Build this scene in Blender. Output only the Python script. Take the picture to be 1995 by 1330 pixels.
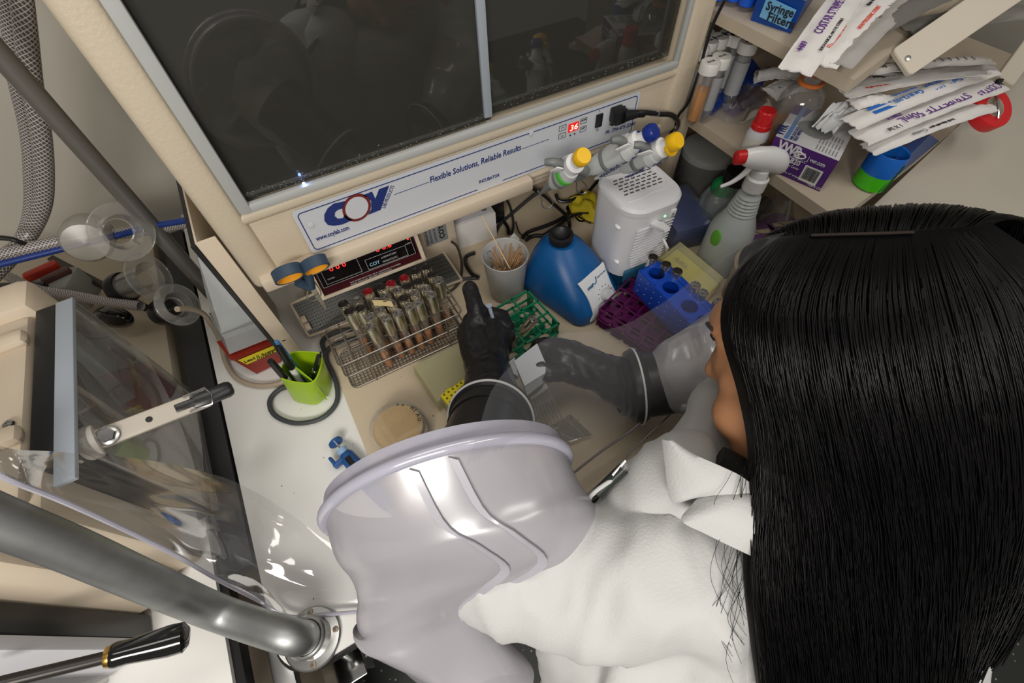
import bpy, bmesh, math, random
from math import sin, cos, pi, radians, sqrt, atan2
from mathutils import Vector, Matrix, Euler, noise
for o in list(bpy.data.objects): bpy.data.objects.remove(o)
S = bpy.context.scene
COL = S.collection
rnd = random.Random(7)
V = Vector
# ---------------------------------------------------------------- camera
FPX, HC = 888.0, 0.75
CR = V((0.8723643, -0.48820443, -0.02523817))
CD = V((-0.41760074, -0.7173751, -0.55765813))
CF = V((0.25414593, 0.49702052, -0.82968696))
cd = bpy.data.cameras.new('camera'); cam = bpy.data.objects.new('camera', cd); COL.objects.link(cam)
cd.sensor_width = 36; cd.lens = 36 * FPX / 1995; cd.clip_start = 0.01
cam.matrix_world = Matrix(((CR.x, -CD.x, -CF.x, 0), (CR.y, -CD.y, -CF.y, 0), (CR.z, -CD.z, -CF.z, HC), (0, 0, 0, 1)))
S.camera = cam
S.view_settings.view_transform = 'Standard'; S.view_settings.look = 'None'
S.view_settings.exposure = 0.0; S.view_settings.gamma = 1.0; S.view_settings.use_curve_mapping = False
# ---------------------------------------------------------------- world and room lights
w = bpy.data.worlds.new('world'); S.world = w; w.use_nodes = True
w.node_tree.nodes['Background'].inputs[0].default_value = (1.0, 0.95, 0.88, 1)
w.node_tree.nodes['Background'].inputs[1].default_value = 0.17
def area(name, loc, target, sx, sy, power, col=(1, 0.96, 0.9)):
    l = bpy.data.lights.new(name, 'AREA'); l.shape = 'RECTANGLE'; l.size = sx; l.size_y = sy; l.energy = power; l.color = col
    o = bpy.data.objects.new(name, l); COL.objects.link(o); o.location = loc
    o.rotation_euler = (V(target) - V(loc)).to_track_quat('-Z', 'Y').to_euler(); return o
area('ceiling_light_source', (-0.52, -0.66, 1.08), (-0.18, 0.10, 0), 0.7, 0.3, 16)
area('ceiling_light_source', (0.9, -0.7, 1.7), (0.3, 0.4, 0.1), 1.1, 0.3, 6.5)
area('ceiling_light_source', (0.1, 0.25, 1.6), (0.1, 0.4, 0), 1.2, 0.25, 5)
# ---------------------------------------------------------------- placing helpers (a point of the photograph on a real plane)
def _ray(px, py): return CR * ((px - 997.5) / FPX) + CD * ((py - 665) / FPX) + CF
def Z(px, py, z=0.0): d = _ray(px, py); return V((0, 0, HC)) + d * ((z - HC) / d.z)
def Y(px, py, y): d = _ray(px, py); return V((0, 0, HC)) + d * (y / d.y)
def X(px, py, x): d = _ray(px, py); return V((0, 0, HC)) + d * (x / d.x)
def D(px, py, depth): return V((0, 0, HC)) + _ray(px, py) * depth
# ---------------------------------------------------------------- materials
MATS = {}
def mat(name, col, rough=0.5, metal=0.0, noise_s=0, noise_a=0.0, bump=0.0, bump_s=200, spec=0.5, coat=0.0, emit=None, es=1.0, trans=0.0, ior=1.45, alpha=1.0, sheen=0.0, col2=None):
    if name in MATS: return MATS[name]
    m = bpy.data.materials.new(name); m.use_nodes = True; nt = m.node_tree; b = nt.nodes['Principled BSDF']; I = b.inputs
    c = (*col, 1); I['Base Color'].default_value = c; I['Roughness'].default_value = rough; I['Metallic'].default_value = metal
    I['Specular IOR Level'].default_value = spec; I['Coat Weight'].default_value = coat; I['IOR'].default_value = ior
    I['Transmission Weight'].default_value = trans; I['Alpha'].default_value = alpha; I['Sheen Weight'].default_value = sheen
    if emit: I['Emission Color'].default_value = (*emit, 1); I['Emission Strength'].default_value = es
    tc = nt.nodes.new('ShaderNodeTexCoord')
    if noise_s:
        n = nt.nodes.new('ShaderNodeTexNoise'); n.inputs['Scale'].default_value = noise_s; n.inputs['Detail'].default_value = 6
        r = nt.nodes.new('ShaderNodeMix'); r.data_type = 'RGBA'
        k = 1 - noise_a
        r.inputs[6].default_value = (*(col2 or [x * k for x in col]), 1); r.inputs[7].default_value = c
        mr = nt.nodes.new('ShaderNodeMapRange'); mr.inputs[1].default_value = .35; mr.inputs[2].default_value = .6
        nt.links.new(tc.outputs['Object'], n.inputs['Vector']); nt.links.new(n.outputs[0], mr.inputs[0]); nt.links.new(mr.outputs[0], r.inputs[0]); nt.links.new(r.outputs[2], I['Base Color'])
    if bump:
        n = nt.nodes.new('ShaderNodeTexNoise'); n.inputs['Scale'].default_value = bump_s; n.inputs['Detail'].default_value = 4
        bp = nt.nodes.new('ShaderNodeBump'); bp.inputs['Strength'].default_value = bump; bp.inputs['Distance'].default_value = 0.002
        nt.links.new(tc.outputs['Object'], n.inputs['Vector']); nt.links.new(n.outputs[0], bp.inputs['Height']); nt.links.new(bp.outputs[0], I['Normal'])
    MATS[name] = m; return m
def film(name, tint=(1, 1, 1), haze=0.05, gloss=0.08, rough=0.05, hazecol=(.8, .8, .82), bump=0.0, bs=6, fres=True, tl=False, k=.5):
    """clear plastic sheet: mostly see-through, a little milky, with a fresnel shine"""
    if name in MATS: return MATS[name]
    m = bpy.data.materials.new(name); m.use_nodes = True; nt = m.node_tree; nt.nodes.clear(); N = nt.nodes.new; L = nt.links.new
    out = N('ShaderNodeOutputMaterial'); t = N('ShaderNodeBsdfTransparent'); t.inputs[0].default_value = (*tint, 1)
    d = N('ShaderNodeBsdfTranslucent' if tl else 'ShaderNodeBsdfDiffuse'); d.inputs[0].default_value = (*hazecol, 1)
    m1 = N('ShaderNodeMixShader'); m1.inputs[0].default_value = haze; L(t.outputs[0], m1.inputs[1]); L(d.outputs[0], m1.inputs[2])
    g = N('ShaderNodeBsdfGlossy'); g.inputs['Roughness'].default_value = rough
    m2 = N('ShaderNodeMixShader'); L(m1.outputs[0], m2.inputs[1]); L(g.outputs[0], m2.inputs[2]); L(m2.outputs[0], out.inputs[0])
    if fres:
        fr = N('ShaderNodeLayerWeight'); fr.inputs[0].default_value = 0.25
        mu = N('ShaderNodeMath'); mu.operation = 'MULTIPLY_ADD'; mu.inputs[1].default_value = k; mu.inputs[2].default_value = gloss * .5; mu.use_clamp = True
        L(fr.outputs['Fresnel'], mu.inputs[0]); L(mu.outputs[0], m2.inputs[0])
    else: m2.inputs[0].default_value = gloss
    if bump:
        tc = N('ShaderNodeTexCoord'); n = N('ShaderNodeTexNoise'); n.inputs['Scale'].default_value = bs
        bp = N('ShaderNodeBump'); bp.inputs['Strength'].default_value = bump; bp.inputs['Distance'].default_value = .02
        L(tc.outputs['Object'], n.inputs['Vector']); L(n.outputs[0], bp.inputs['Height']); L(bp.outputs[0], g.inputs['Normal'])
    MATS[name] = m; return m
BEIGE = mat('powder_coat_beige', (.60, .515, .39), .45, noise_s=3, noise_a=.06, bump=.25, bump_s=260)
BEIGE2 = mat('plastic_beige', (.62, .52, .40), .4, bump=.08, bump_s=120)
DARKB = mat('black_rubber', (.008, .008, .009), .45, bump=.1, bump_s=90)
BLACK = mat('black_plastic', (.012, .012, .013), .3)
WHITE = mat('white_plastic', (.78, .78, .78), .35)
WHITEL = mat('white_laminate', (.80, .79, .76), .3, noise_s=4, noise_a=.05)
GREYP = mat('grey_plastic', (.22, .23, .23), .4)
TRIM = mat('grey_blue_trim', (.34, .38, .43), .4)
STEEL = mat('steel', (.55, .55, .54), .28, metal=1)
BRUSH = mat('brushed_steel', (.40, .41, .41), .50, metal=1, noise_s=40, noise_a=.12)
CHROME = mat('chrome', (.75, .75, .75), .12, metal=1)
PAPER = mat('paper_white', (.74, .72, .70), .7, bump=.1, bump_s=60)
INK = mat('navy_ink', (.015, .03, .16), .5)
KINK = mat('black_ink', (.01, .01, .012), .6)
PURI = mat('purple_ink', (.13, .03, .25), .5)
REDI = mat('red_ink', (.75, .10, .06), .5)
BLUI = mat('blue_ink', (.02, .16, .60), .5)
CLEAR = film('clear_plastic', (.985, .985, .98), .10, .10, .08, (.85, .84, .80))
CLEARG = film('clear_glass', (.99, .99, .99), .05, .06, .03, (.85, .83, .8), k=.32)
FROST = film('frosted_plastic', (.9, .92, .92), .42, .08, .25, (.72, .74, .74))
MILK = mat('milky_plastic', (.62, .66, .66), .35, trans=.25)
# ---------------------------------------------------------------- mesh helpers
class MB:
    def __init__(s): s.bm = bmesh.new()
    def _add(s, r, M):
        vs = r['verts'] if isinstance(r, dict) else r
        bmesh.ops.transform(s.bm, matrix=M, verts=vs); return vs
    def box(s, c, size, rot=(0, 0, 0), bev=0.0, seg=2, M=None):
        b = bmesh.new(); bmesh.ops.create_cube(b, size=1); bmesh.ops.scale(b, vec=V(size), verts=b.verts)
        if bev: bmesh.ops.bevel(b, geom=b.edges[:], offset=min(bev, min(size) * .49), segments=seg, affect='EDGES', profile=.5)
        T = Matrix.Translation(V(c)) @ Euler(rot).to_matrix().to_4x4()
        if M is not None: T = M @ T
        s.merge(b, T); return s
    def merge(s, b, T=Matrix()):
        bmesh.ops.transform(b, matrix=T, verts=b.verts)
        me = bpy.data.meshes.new('t'); b.to_mesh(me); b.free(); s.bm.from_mesh(me); bpy.data.meshes.remove(me)
    def seg(s, p0, p1, r0, r1=None, n=16, cap=True):
        p0, p1 = V(p0), V(p1); r1 = r0 if r1 is None else r1; d = p1 - p0; L = d.length
        b = bmesh.new(); bmesh.ops.create_cone(b, cap_ends=cap, segments=n, radius1=r0, radius2=r1, depth=L)
        s.merge(b, Matrix.Translation((p0 + p1) / 2) @ d.to_track_quat('Z', 'Y').to_matrix().to_4x4()); return s
    def sph(s, c, r, n=16, sc=(1, 1, 1), rot=(0, 0, 0)):
        b = bmesh.new(); bmesh.ops.create_uvsphere(b, u_segments=n, v_segments=max(6, n // 2), radius=r)
        s.merge(b, Matrix.Translation(V(c)) @ Euler(rot).to_matrix().to_4x4() @ Matrix.Diagonal((*sc, 1))); return s
    def lathe(s, prof, n=24, M=Matrix(), caps=True):
        b = bmesh.new(); rings = []
        for r, z in prof: rings.append([b.verts.new((r * cos(2 * pi * i / n), r * sin(2 * pi * i / n), z)) for i in range(n)])
        for a, c in zip(rings, rings[1:]):
            for i in range(n): b.faces.new((a[i], a[(i + 1) % n], c[(i + 1) % n], c[i]))
        if caps:
            b.faces.new(rings[0][::-1]); b.faces.new(rings[-1])
        s.merge(b, M); return s
    def tube(s, pts, r, n=8, closed=False, cap=True, smooth=0):
        pts = [V(p) for p in pts]
        if smooth: pts = crom(pts, smooth, closed)
        N = len(pts); up = V((0, 0, 1)); rings = []; b = s.bm; prev = None
        for i, p in enumerate(pts):
            a = pts[(i - 1) % N] if (closed or i > 0) else p; c = pts[(i + 1) % N] if (closed or i < N - 1) else p
            t = (c - a); t = t.normalized() if t.length > 1e-9 else V((0, 0, 1))
            if prev is None:
                u = t.cross(up); u = u if u.length > .1 else t.cross(V((1, 0, 0)))
            else: u = prev - t * prev.dot(t)
            u.normalize(); prev = u; v = t.cross(u); rr = r(i / (N - 1)) if callable(r) else r
            rings.append([b.verts.new(p + (u * cos(2 * pi * k / n) + v * sin(2 * pi * k / n)) * rr) for k in range(n)])
        m = N if closed else N - 1
        for i in range(m):
            A, B = rings[i], rings[(i + 1) % N]
            for k in range(n): b.faces.new((A[k], A[(k + 1) % n], B[(k + 1) % n], B[k]))
        if not closed and cap: b.faces.new(rings[0][::-1]); b.faces.new(rings[-1])
        return s
    def strip(s, pts, wdir, w, th, smooth=0):
        """flat band of real thickness along pts"""
        pts = [V(p) for p in pts]
        if smooth: pts = crom(pts, smooth)
        wd = V(wdir).normalized(); b = s.bm; rows = []
        for i, p in enumerate(pts):
            t = (pts[min(i + 1, len(pts) - 1)] - pts[max(i - 1, 0)]).normalized(); nn = t.cross(wd).normalized()
            rows.append([b.verts.new(p + wd * a * w / 2 + nn * c * th / 2) for a, c in ((-1, -1), (1, -1), (1, 1), (-1, 1))])
        for A, B in zip(rows, rows[1:]):
            for k in range(4): b.faces.new((A[k], A[(k + 1) % 4], B[(k + 1) % 4], B[k]))
        b.faces.new(rows[0][::-1]); b.faces.new(rows[-1]); return s
    def prism(s, poly, h, M=Matrix(), bev=0):
        b = bmesh.new(); f = b.faces.new([b.verts.new((x, y, 0)) for x, y in poly])
        e = bmesh.ops.extrude_face_region(b, geom=[f]); bmesh.ops.translate(b, vec=(0, 0, h), verts=[g for g in e['geom'] if isinstance(g, bmesh.types.BMVert)])
        bmesh.ops.recalc_face_normals(b, faces=b.faces)
        if bev: bmesh.ops.bevel(b, geom=b.edges[:], offset=bev, segments=2, affect='EDGES')
        s.merge(b, M); return s
    def loft(s, loops, cap=True, M=Matrix()):
        b = bmesh.new(); R = [[b.verts.new(V(p)) for p in l] for l in loops]; n = len(R[0])
        for A, B in zip(R, R[1:]):
            for k in range(n): b.faces.new((A[k], A[(k + 1) % n], B[(k + 1) % n], B[k]))
        if cap: b.faces.new(R[0][::-1]); b.faces.new(R[-1])
        bmesh.ops.recalc_face_normals(b, faces=b.faces); s.merge(b, M); return s
    def quad(s, *ps):
        s.bm.faces.new([s.bm.verts.new(V(p)) for p in ps]); return s
    def slab(s, ps, th):
        """a plate between corner points, given a real thickness along its normal"""
        ps = [V(p) for p in ps]; n = (ps[1] - ps[0]).cross(ps[-1] - ps[0]).normalized() * th
        b = bmesh.new(); A = [b.verts.new(p) for p in ps]; B = [b.verts.new(p - n) for p in ps]; k = len(ps)
        b.faces.new(A); b.faces.new(B[::-1])
        for i in range(k): b.faces.new((A[i], B[i], B[(i + 1) % k], A[(i + 1) % k]))
        bmesh.ops.recalc_face_normals(b, faces=b.faces); s.merge(b); return s
    def build(s, name, m, parent=None, smooth=True, ang=35, recalc=True):
        if recalc: bmesh.ops.recalc_face_normals(s.bm, faces=s.bm.faces)
        me = bpy.data.meshes.new(name); s.bm.to_mesh(me); s.bm.free(); me.materials.append(m)
        if smooth and len(me.polygons):
            me.polygons.foreach_set('use_smooth', [True] * len(me.polygons)); me.set_sharp_from_angle(angle=radians(ang))
        o = bpy.data.objects.new(name, me); COL.objects.link(o)
        if parent is not None: o.parent = parent
        return o
def crom(P, n, closed=False):
    out = []; N = len(P); m = N if closed else N - 1
    for i in range(m):
        a, b, c, d = (P[(i - 1) % N] if closed or i > 0 else P[0], P[i], P[(i + 1) % N], P[(i + 2) % N] if closed or i + 2 < N else P[-1])
        for k in range(n):
            t = k / n; out.append(.5 * ((2 * b) + (c - a) * t + (2 * a - 5 * b + 4 * c - d) * t * t + (3 * b - a - 3 * c + d) * t ** 3))
    if not closed: out.append(P[-1])
    return out
def rrect(w, h, r, n=5, cx=0, cy=0):
    P = []
    for sx, sy, a0 in ((1, 1, 0), (-1, 1, 90), (-1, -1, 180), (1, -1, 270)):
        for k in range(n + 1):
            a = radians(a0 + 90 * k / n); P.append((cx + sx * (w / 2 - r) + r * cos(a), cy + sy * (h / 2 - r) + r * sin(a)))
    return P
def tag(o, label, cat, group=None, kind=None):
    if label: o['label'] = label
    if cat: o['category'] = cat
    if group: o['group'] = group
    if kind: o['kind'] = kind
    return o
def thing(name, label, cat, loc=(0, 0, 0), rot=(0, 0, 0), group=None):
    o = bpy.data.objects.new(name, None); COL.objects.link(o); o.empty_display_size = .02
    o.location = loc; o.rotation_euler = rot if len(rot) == 3 else (0, 0, 0)
    return tag(o, label, cat, group)
def struct(name, mb, m, **k): return tag(mb.build(name, m, **k), None, None, kind='structure')
def dup(root, label=None, group=None):
    r = root.copy(); COL.objects.link(r)
    if label: r['label'] = label
    if group: r['group'] = group
    for ch in list(root.children):
        c = ch.copy(); COL.objects.link(c); c.parent = r
        for g in list(ch.children): d = g.copy(); COL.objects.link(d); d.parent = c
    return r
def frame(o, x, y=None, z=None):
    """matrix with given origin, x axis and approximate y axis"""
    x = V(x).normalized(); z = x.cross(V(y)).normalized(); y = z.cross(x)
    return Matrix(((x.x, y.x, z.x, o[0]), (x.y, y.y, z.y, o[1]), (x.z, y.z, z.z, o[2]), (0, 0, 0, 1)))
def text(s, size, M, m, parent, name='lettering', depth=0.0002, bold=0.0, shear=0.0, align='LEFT', sx=1.0, sp=1.0, fitw=None):
    c = bpy.data.curves.new(name, 'FONT'); c.body = s; c.size = size; c.extrude = depth; c.offset = bold * size; c.shear = shear; c.align_x = align; c.space_character = sp; c.resolution_u = 2
    o = bpy.data.objects.new('t', c); COL.objects.link(o)
    me = bpy.data.meshes.new_from_object(o.evaluated_get(bpy.context.evaluated_depsgraph_get()))
    bpy.data.objects.remove(o); bpy.data.curves.remove(c)
    if fitw and len(me.vertices):
        xs = [v.co.x for v in me.vertices]; sx = fitw / max(1e-6, max(xs) - min(xs))
    me.transform(M @ Matrix.Diagonal((sx, 1, 1, 1))); me.materials.clear(); me.materials.append(m); me.name = name
    o = bpy.data.objects.new(name, me); COL.objects.link(o); o.parent = parent; return o
def blob(name, m, parent, parts, vox=0.004, it=6, disp=None):
    """parts (balls and tapered limbs) fused into ONE continuous smooth surface"""
    mb = MB()
    for p in parts:
        if p[0] == 's': mb.sph(p[1], p[2], 16, *(p[3:]))
        elif p[0] == 'l':
            a, b, r0, r1 = p[1:5]; mb.seg(a, b, r0, r1, 16); mb.sph(a, r0, 16); mb.sph(b, r1, 16)
        elif p[0] == 'm': mb.merge(p[1])
    o = mb.build(name, m, None)
    r = o.modifiers.new('r', 'REMESH'); r.mode = 'VOXEL'; r.voxel_size = vox
    s = o.modifiers.new('s', 'SMOOTH'); s.iterations = it; s.factor = .5
    bpy.context.view_layer.update()
    me = bpy.data.meshes.new_from_object(o.evaluated_get(bpy.context.evaluated_depsgraph_get()))
    o.modifiers.clear(); old = o.data; o.data = me; bpy.data.meshes.remove(old); me.name = name
    if disp:
        co = [v.co.copy() for v in me.vertices]; no = [v.normal.copy() for v in me.vertices]; out = []
        for c, n in zip(co, no): out += list(c + n * disp(c))
        me.vertices.foreach_set('co', out); me.update()
    me.polygons.foreach_set('use_smooth', [True] * len(me.polygons)); me.materials.clear(); me.materials.append(m)
    if parent is not None: o.parent = parent
    return o
# ================================================================ SETTING
FZ = -0.86
fl = mat('speckled_floor', (.045, .048, .047), .45)
nt = fl.node_tree; vo = nt.nodes.new('ShaderNodeTexVoronoi'); vo.inputs['Scale'].default_value = 55
mr = nt.nodes.new('ShaderNodeMapRange'); mr.inputs[1].default_value = .10; mr.inputs[2].default_value = .16; mr.inputs[3].default_value = 1; mr.inputs[4].default_value = 0
mx = nt.nodes.new('ShaderNodeMix'); mx.data_type = 'RGBA'; mx.inputs[6].default_value = (.045, .048, .047, 1); mx.inputs[7].default_value = (.5, .46, .38, 1)
tcn = nt.nodes.new('ShaderNodeTexCoord'); nt.links.new(tcn.outputs['Object'], vo.inputs['Vector']); nt.links.new(vo.outputs['Distance'], mr.inputs[0])
nt.links.new(mr.outputs[0], mx.inputs[0]); nt.links.new(mx.outputs[2], nt.nodes['Principled BSDF'].inputs['Base Color'])
struct('floor', MB().box((0, 0, FZ - .03), (5, 4.4, .06)), fl, smooth=False)
WALL = mat('wall_paint', (.56, .53, .46), .7, noise_s=2, noise_a=.08)
struct('wall_back', MB().box((0, 1.25, .3), (5, .06, 2.4)), WALL, smooth=False)
struct('wall_left', MB().box((-2.4, -.3, .3), (.06, 3.2, 2.4)), WALL, smooth=False)
struct('wall_right', MB().box((2.4, -.3, .3), (.06, 3.2, 2.4)), WALL, smooth=False)
# ================================================================ WORKBENCH
t = thing('workbench', 'white laminate workbench with black edge carrying all the lab gear', 'bench', (0, 0, 0))
def bench_poly(g=0):
    x0, x1, y0, y1, r = -.305 + g, 2.0, .118 + g, 1.2, .05
    P = [(x1, y1), (x0, y1)] + [(x0 + r - r * cos(a), y0 + r - r * sin(a)) for a in [radians(q) for q in range(0, 91, 10)]] + [(x1, y0)]
    return P
MB().prism(bench_poly(.0035), .006, Matrix.Translation((0, 0, -.006))).build('bench_top', WHITEL, t)
MB().prism(bench_poly(0), .026, Matrix.Translation((0, 0, -.0325))).build('edge_band', BLACK, t)
MB().box((.85, .75, -.44), (2.1, .75, .8), bev=.004).build('cabinet', BEIGE2, t)
MB().box((-.215, .75, -.32), (.03, .7, .55), bev=.004).build('side_panel', BEIGE2, t)
# caster under the bench
c0 = Z(668, 1296, -.30)
t = thing('swivel_caster', 'steel swivel caster bracket hanging below the front edge of bench', 'caster', c0)
MB().box((0, .03, .25), (.03, .12, .02), bev=.003).seg((0, .03, .02), (0, .03, .25), .012).build('stem', STEEL, t)
MB().box((0, 0, .0), (.075, .07, .006), bev=.002).box((.036, 0, -.03), (.004, .05, .06)).box((-.036, 0, -.03), (.004, .05, .06)).seg((-.045, 0, -.045), (.045, 0, -.045), .005).build('fork', CHROME, t)
MB().lathe([(.002, -.012), (.035, -.012), (.04, -.008), (.04, .008), (.035, .012), (.002, .012)], 24, Matrix.Translation((0, 0, -.05)) @ Euler((0, pi / 2, 0)).to_matrix().to_4x4()).build('wheel', BLACK, t)
# beige work board lying on the bench
tag(MB().prism([(-.098, .125), (1.9, .125), (1.9, 1.15), (-.098, 1.15)], .004).build('work_board', mat('work_board_beige', (.60, .50, .36), .5, noise_s=5, noise_a=.05, bump=.1, bump_s=300)), 'thin beige board covering the bench below the incubator and tube rack', 'board')
# dirt specks on the board
sp = MB()
for k in range(60):
    x, y = rnd.uniform(.0, .34), rnd.uniform(.14, .5)
    sp.sph((x, y, .0046), rnd.uniform(.0004, .001), 6, (1, rnd.uniform(.6, 1.8), .4))
for k in range(14): sp.sph((rnd.uniform(-.27, -.1), rnd.uniform(.2, .6), .0006), rnd.uniform(.0005, .001), 6, (1, 1.3, .4))
tag(sp.build('crumbs', KINK), 'dark specks of dirt scattered over the bench top', 'dirt', kind='stuff')
# ================================================================ INCUBATOR
IY = .62
inc = thing('incubator', 'large beige incubator with dark sliding windows above the back of the bench', 'incubator', (0, IY, .2))
def I(x, y, z): return V((x, y - IY, z - .2))
bx0, bx1, bz0, bz1 = -.134, .722, .208, .67
wx0, wx1, wz0, wz1 = -.090, .664, .344, .64
# shell: front frame with rounded edges built as bars, plus sides, back, floor and top
mb = MB()
mb.box(I((bx0 + wx0) / 2, IY + .012, (bz0 + bz1) / 2), (wx0 - bx0, .05, bz1 - bz0), bev=.012, seg=3)
mb.box(I((bx1 + wx1) / 2, IY + .012, (bz0 + bz1) / 2), (bx1 - wx1, .05, bz1 - bz0), bev=.012, seg=3)
mb.box(I((bx0 + bx1) / 2, IY + .012, (wz1 + bz1) / 2), (bx1 - bx0 - .02, .05, bz1 - wz1), bev=.01, seg=3)
mb.box(I((bx0 + bx1) / 2, IY + .02, (bz0 + wz0) / 2), (bx1 - bx0 - .02, .05, wz0 - bz0), bev=.006, seg=3)
mb.tube([I(-.128, IY, .3315), I(.70, IY, .3315)], .011, 14)
mb.tube([I(-.05, IY, .226), I(.70, IY, .226)], .009, 14)
mb.box(I(bx0 + .006, .84, (bz0 + bz1) / 2), (.012, .42, bz1 - bz0), bev=.004)
mb.box(I(bx1 - .006, .84, (bz0 + bz1) / 2), (.012, .42, bz1 - bz0), bev=.004)
mb.box(I(.294, 1.04, .44), (.85, .012, .46)); mb.box(I(.294, .84, .212), (.85, .42, .008)); mb.box(I(.294, .84, .666), (.85, .42, .008))
mb.build('body', BEIGE, inc)
g = MB(); inw = mat('incubator_liner', (.42, .42, .40), .6)
g.box(I(.294, .83, .335), (.83, .37, .006)); g.box(I(.294, 1.02, .49), (.83, .006, .32)); g.box(I(-.118, .83, .49), (.006, .37, .32)); g.box(I(.706, .83, .49), (.006, .37, .32))
g.build('liner', inw, inc)
MB().box(I(.294, .84, .50), (.80, .3, .004)).box(I(.294, .69, .506), (.80, .004, .014)).build('wire_shelf', inw, inc)
# window trim
tr = mat('window_trim_grey', (.42, .43, .42), .5, bump=.1, bump_s=60)
MB().box(I(wx0 + .006, IY - .012, .495), (.016, .008, .30), bev=.002).box(I(.287, IY - .010, .3485), (.75, .010, .012), bev=.002).box(I(wx1 - .004, IY - .010, .495), (.010, .008, .30), bev=.002).build('window_trim', tr, inc)
TINT = film('tinted_glass', (.34, .33, .30), .22, .15, .02, (.15, .145, .125))  # reflected room light is painted in as a grey haze over the tint
for nm, xa, xb, yy in (('sliding_pane', -.082, .298, IY + .002), ('sliding_pane', .288, .660, IY + .014)):
    MB().box(I((xa + xb) / 2, yy, .497), (xb - xa, .004, .288)).build(nm, TINT, inc)
MB().box(I(.2915, IY - .003, .502), (.013, .006, .283), bev=.001).build('divider_strip', TRIM, inc)
# condensation specks along the lower glass edge
fr = MB()
for k in range(230):
    x = rnd.uniform(-.075, .655); z = .3545 + abs(rnd.gauss(0, .006)) + (.002 if x > .3 else 0)
    fr.sph(I(x, IY - .0005 if x < .29 else IY + .0115, z), rnd.uniform(.0003, .0007), 5, (1.5, .4, .9))
f = fr.build('frost_grime', mat('grime', (.26, .27, .26), .8), inc); f['kind'] = 'stuff'
# writing seen on the glass
M = frame(Y(900, 233, IY), Y(813, 262, IY) - Y(900, 233, IY), (0, 0, -1))
text('aplitd', .026, M, KINK, inc, name='marker_writing', fitw=.06)
# warning label inside
MB().box(I(-.010, .72, .445), (.05, .002, .014)).build('warning_label_header', mat('label_blue', (.02, .05, .25), .5), inc)
MB().box(I(-.010, .72, .422), (.05, .002, .030)).build('warning_label', mat('label_yellow', (.75, .55, .02), .5), inc)
# name panel
PY_ = IY - .0215
px0, px1, pz0, pz1 = -.0335, .592, .2375, .3205
o = MB().prism(rrect(px1 - px0, pz1 - pz0, .006, cx=(px0 + px1) / 2, cy=(pz0 + pz1) / 2 - .2), .002, frame((0, -.0085, 0), (1, 0, 0), (0, 0, 1))).build('name_panel', mat('panel_white', (.56, .58, .62), .35), inc)
PF = IY - .0108   # face of the panel
def P(px, py): return Y(px, py, PF)
def flat(poly_px, m, name, th=.0004, parent=inc, off=(0, 0, 0)):
    pts = [P(*q) for q in poly_px]
    b = MB().prism([(p.x, p.z - .2) for p in pts], th, frame((0, PF - IY, 0), (1, 0, 0), (0, 0, 1)))
    return b.build(name, m, parent, smooth=False)
def z7(x, y): return (540 + x / 3.912, 160 + y / 3.912)
def z8(x, y): return (900 + x / 4.337, 120 + y / 4.337)
flat([z7(*q) for q in ((520, 905), (430, 925), (385, 960), (358, 1010), (360, 1055), (385, 1086), (430, 1094), (500, 1082), (577, 1048), (545, 1036), (515, 1008), (500, 1036), (462, 1040), (438, 1020), (440, 992), (462, 972), (498, 962), (505, 935))], INK, 'logo_letter')
flat([z7(*q) for q in ((650, 862), (722, 833), (748, 888), (776, 815), (853, 787), (788, 972), (692, 1010), (718, 965), (716, 905), (690, 878))], INK, 'logo_letter')
c = P(*z7(607, 957)); R0 = .0235
MB().prism([(R0 * cos(a) * .95 + .12 * R0 * sin(a), R0 * sin(a)) for a in [i * pi / 24 for i in range(48)]], .0004, frame((c.x, PF - IY, c.z - .2), (1, 0, 0), (0, 0, 1))).build('logo_ring', mat('logo_maroon', (.16, .02, .02), .5), inc)
MB().prism([(R0 * .8 * (cos(a) * .95 + .12 * sin(a)), R0 * .8 * sin(a)) for a in [i * pi / 24 for i in range(48)]], .0005, frame((c.x, PF - IY - .0002, c.z - .2), (1, 0, 0), (0, 0, 1))).build('logo_ring_centre', MATS['panel_white'], inc)
def ptext(s, a, b, size, m=INK, bold=.01, shear=0, name='lettering', up=(0, 0, 1), fn=P, parent=inc, off=V((0, IY, .2))):
    A, B = fn(*a), fn(*b); M = frame(A - off, B - A, up); return text(s, size, M, m, parent, name, .0003, bold, shear, fitw=(B - A).length)
ptext('Flexible Solutions, Reliable Results', z7(1165, 768), z8(497, 745), .0150, bold=.012, shear=.15)
ptext('LAB PRODUCTS', z7(822, 962), z7(893, 795), .0085, up=(-1, 0, .3), bold=.0)
ptext('www.coylab.com', z7(303, 1210), z7(553, 1120), .0115, bold=.02)
ptext('INCUBATOR', z8(145, 1030), z8(317, 968), .0085, bold=.015)
ptext('Ph: 734-475-2200', z8(1207, 615), z8(1455, 536), .0095, bold=.005, shear=.2)
ln = MB()
def line(a, b, wd=.0011):
    A, B = P(*a) - V((0, IY, .2)), P(*b) - V((0, IY, .2)); ln.strip([A, B], (B - A).cross(V((0, 1, 0))), wd, .0005)
line(z7(893, 857), z7(1160, 760), .0007); line(z8(505, 738), z8(735, 655), .0007)
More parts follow.
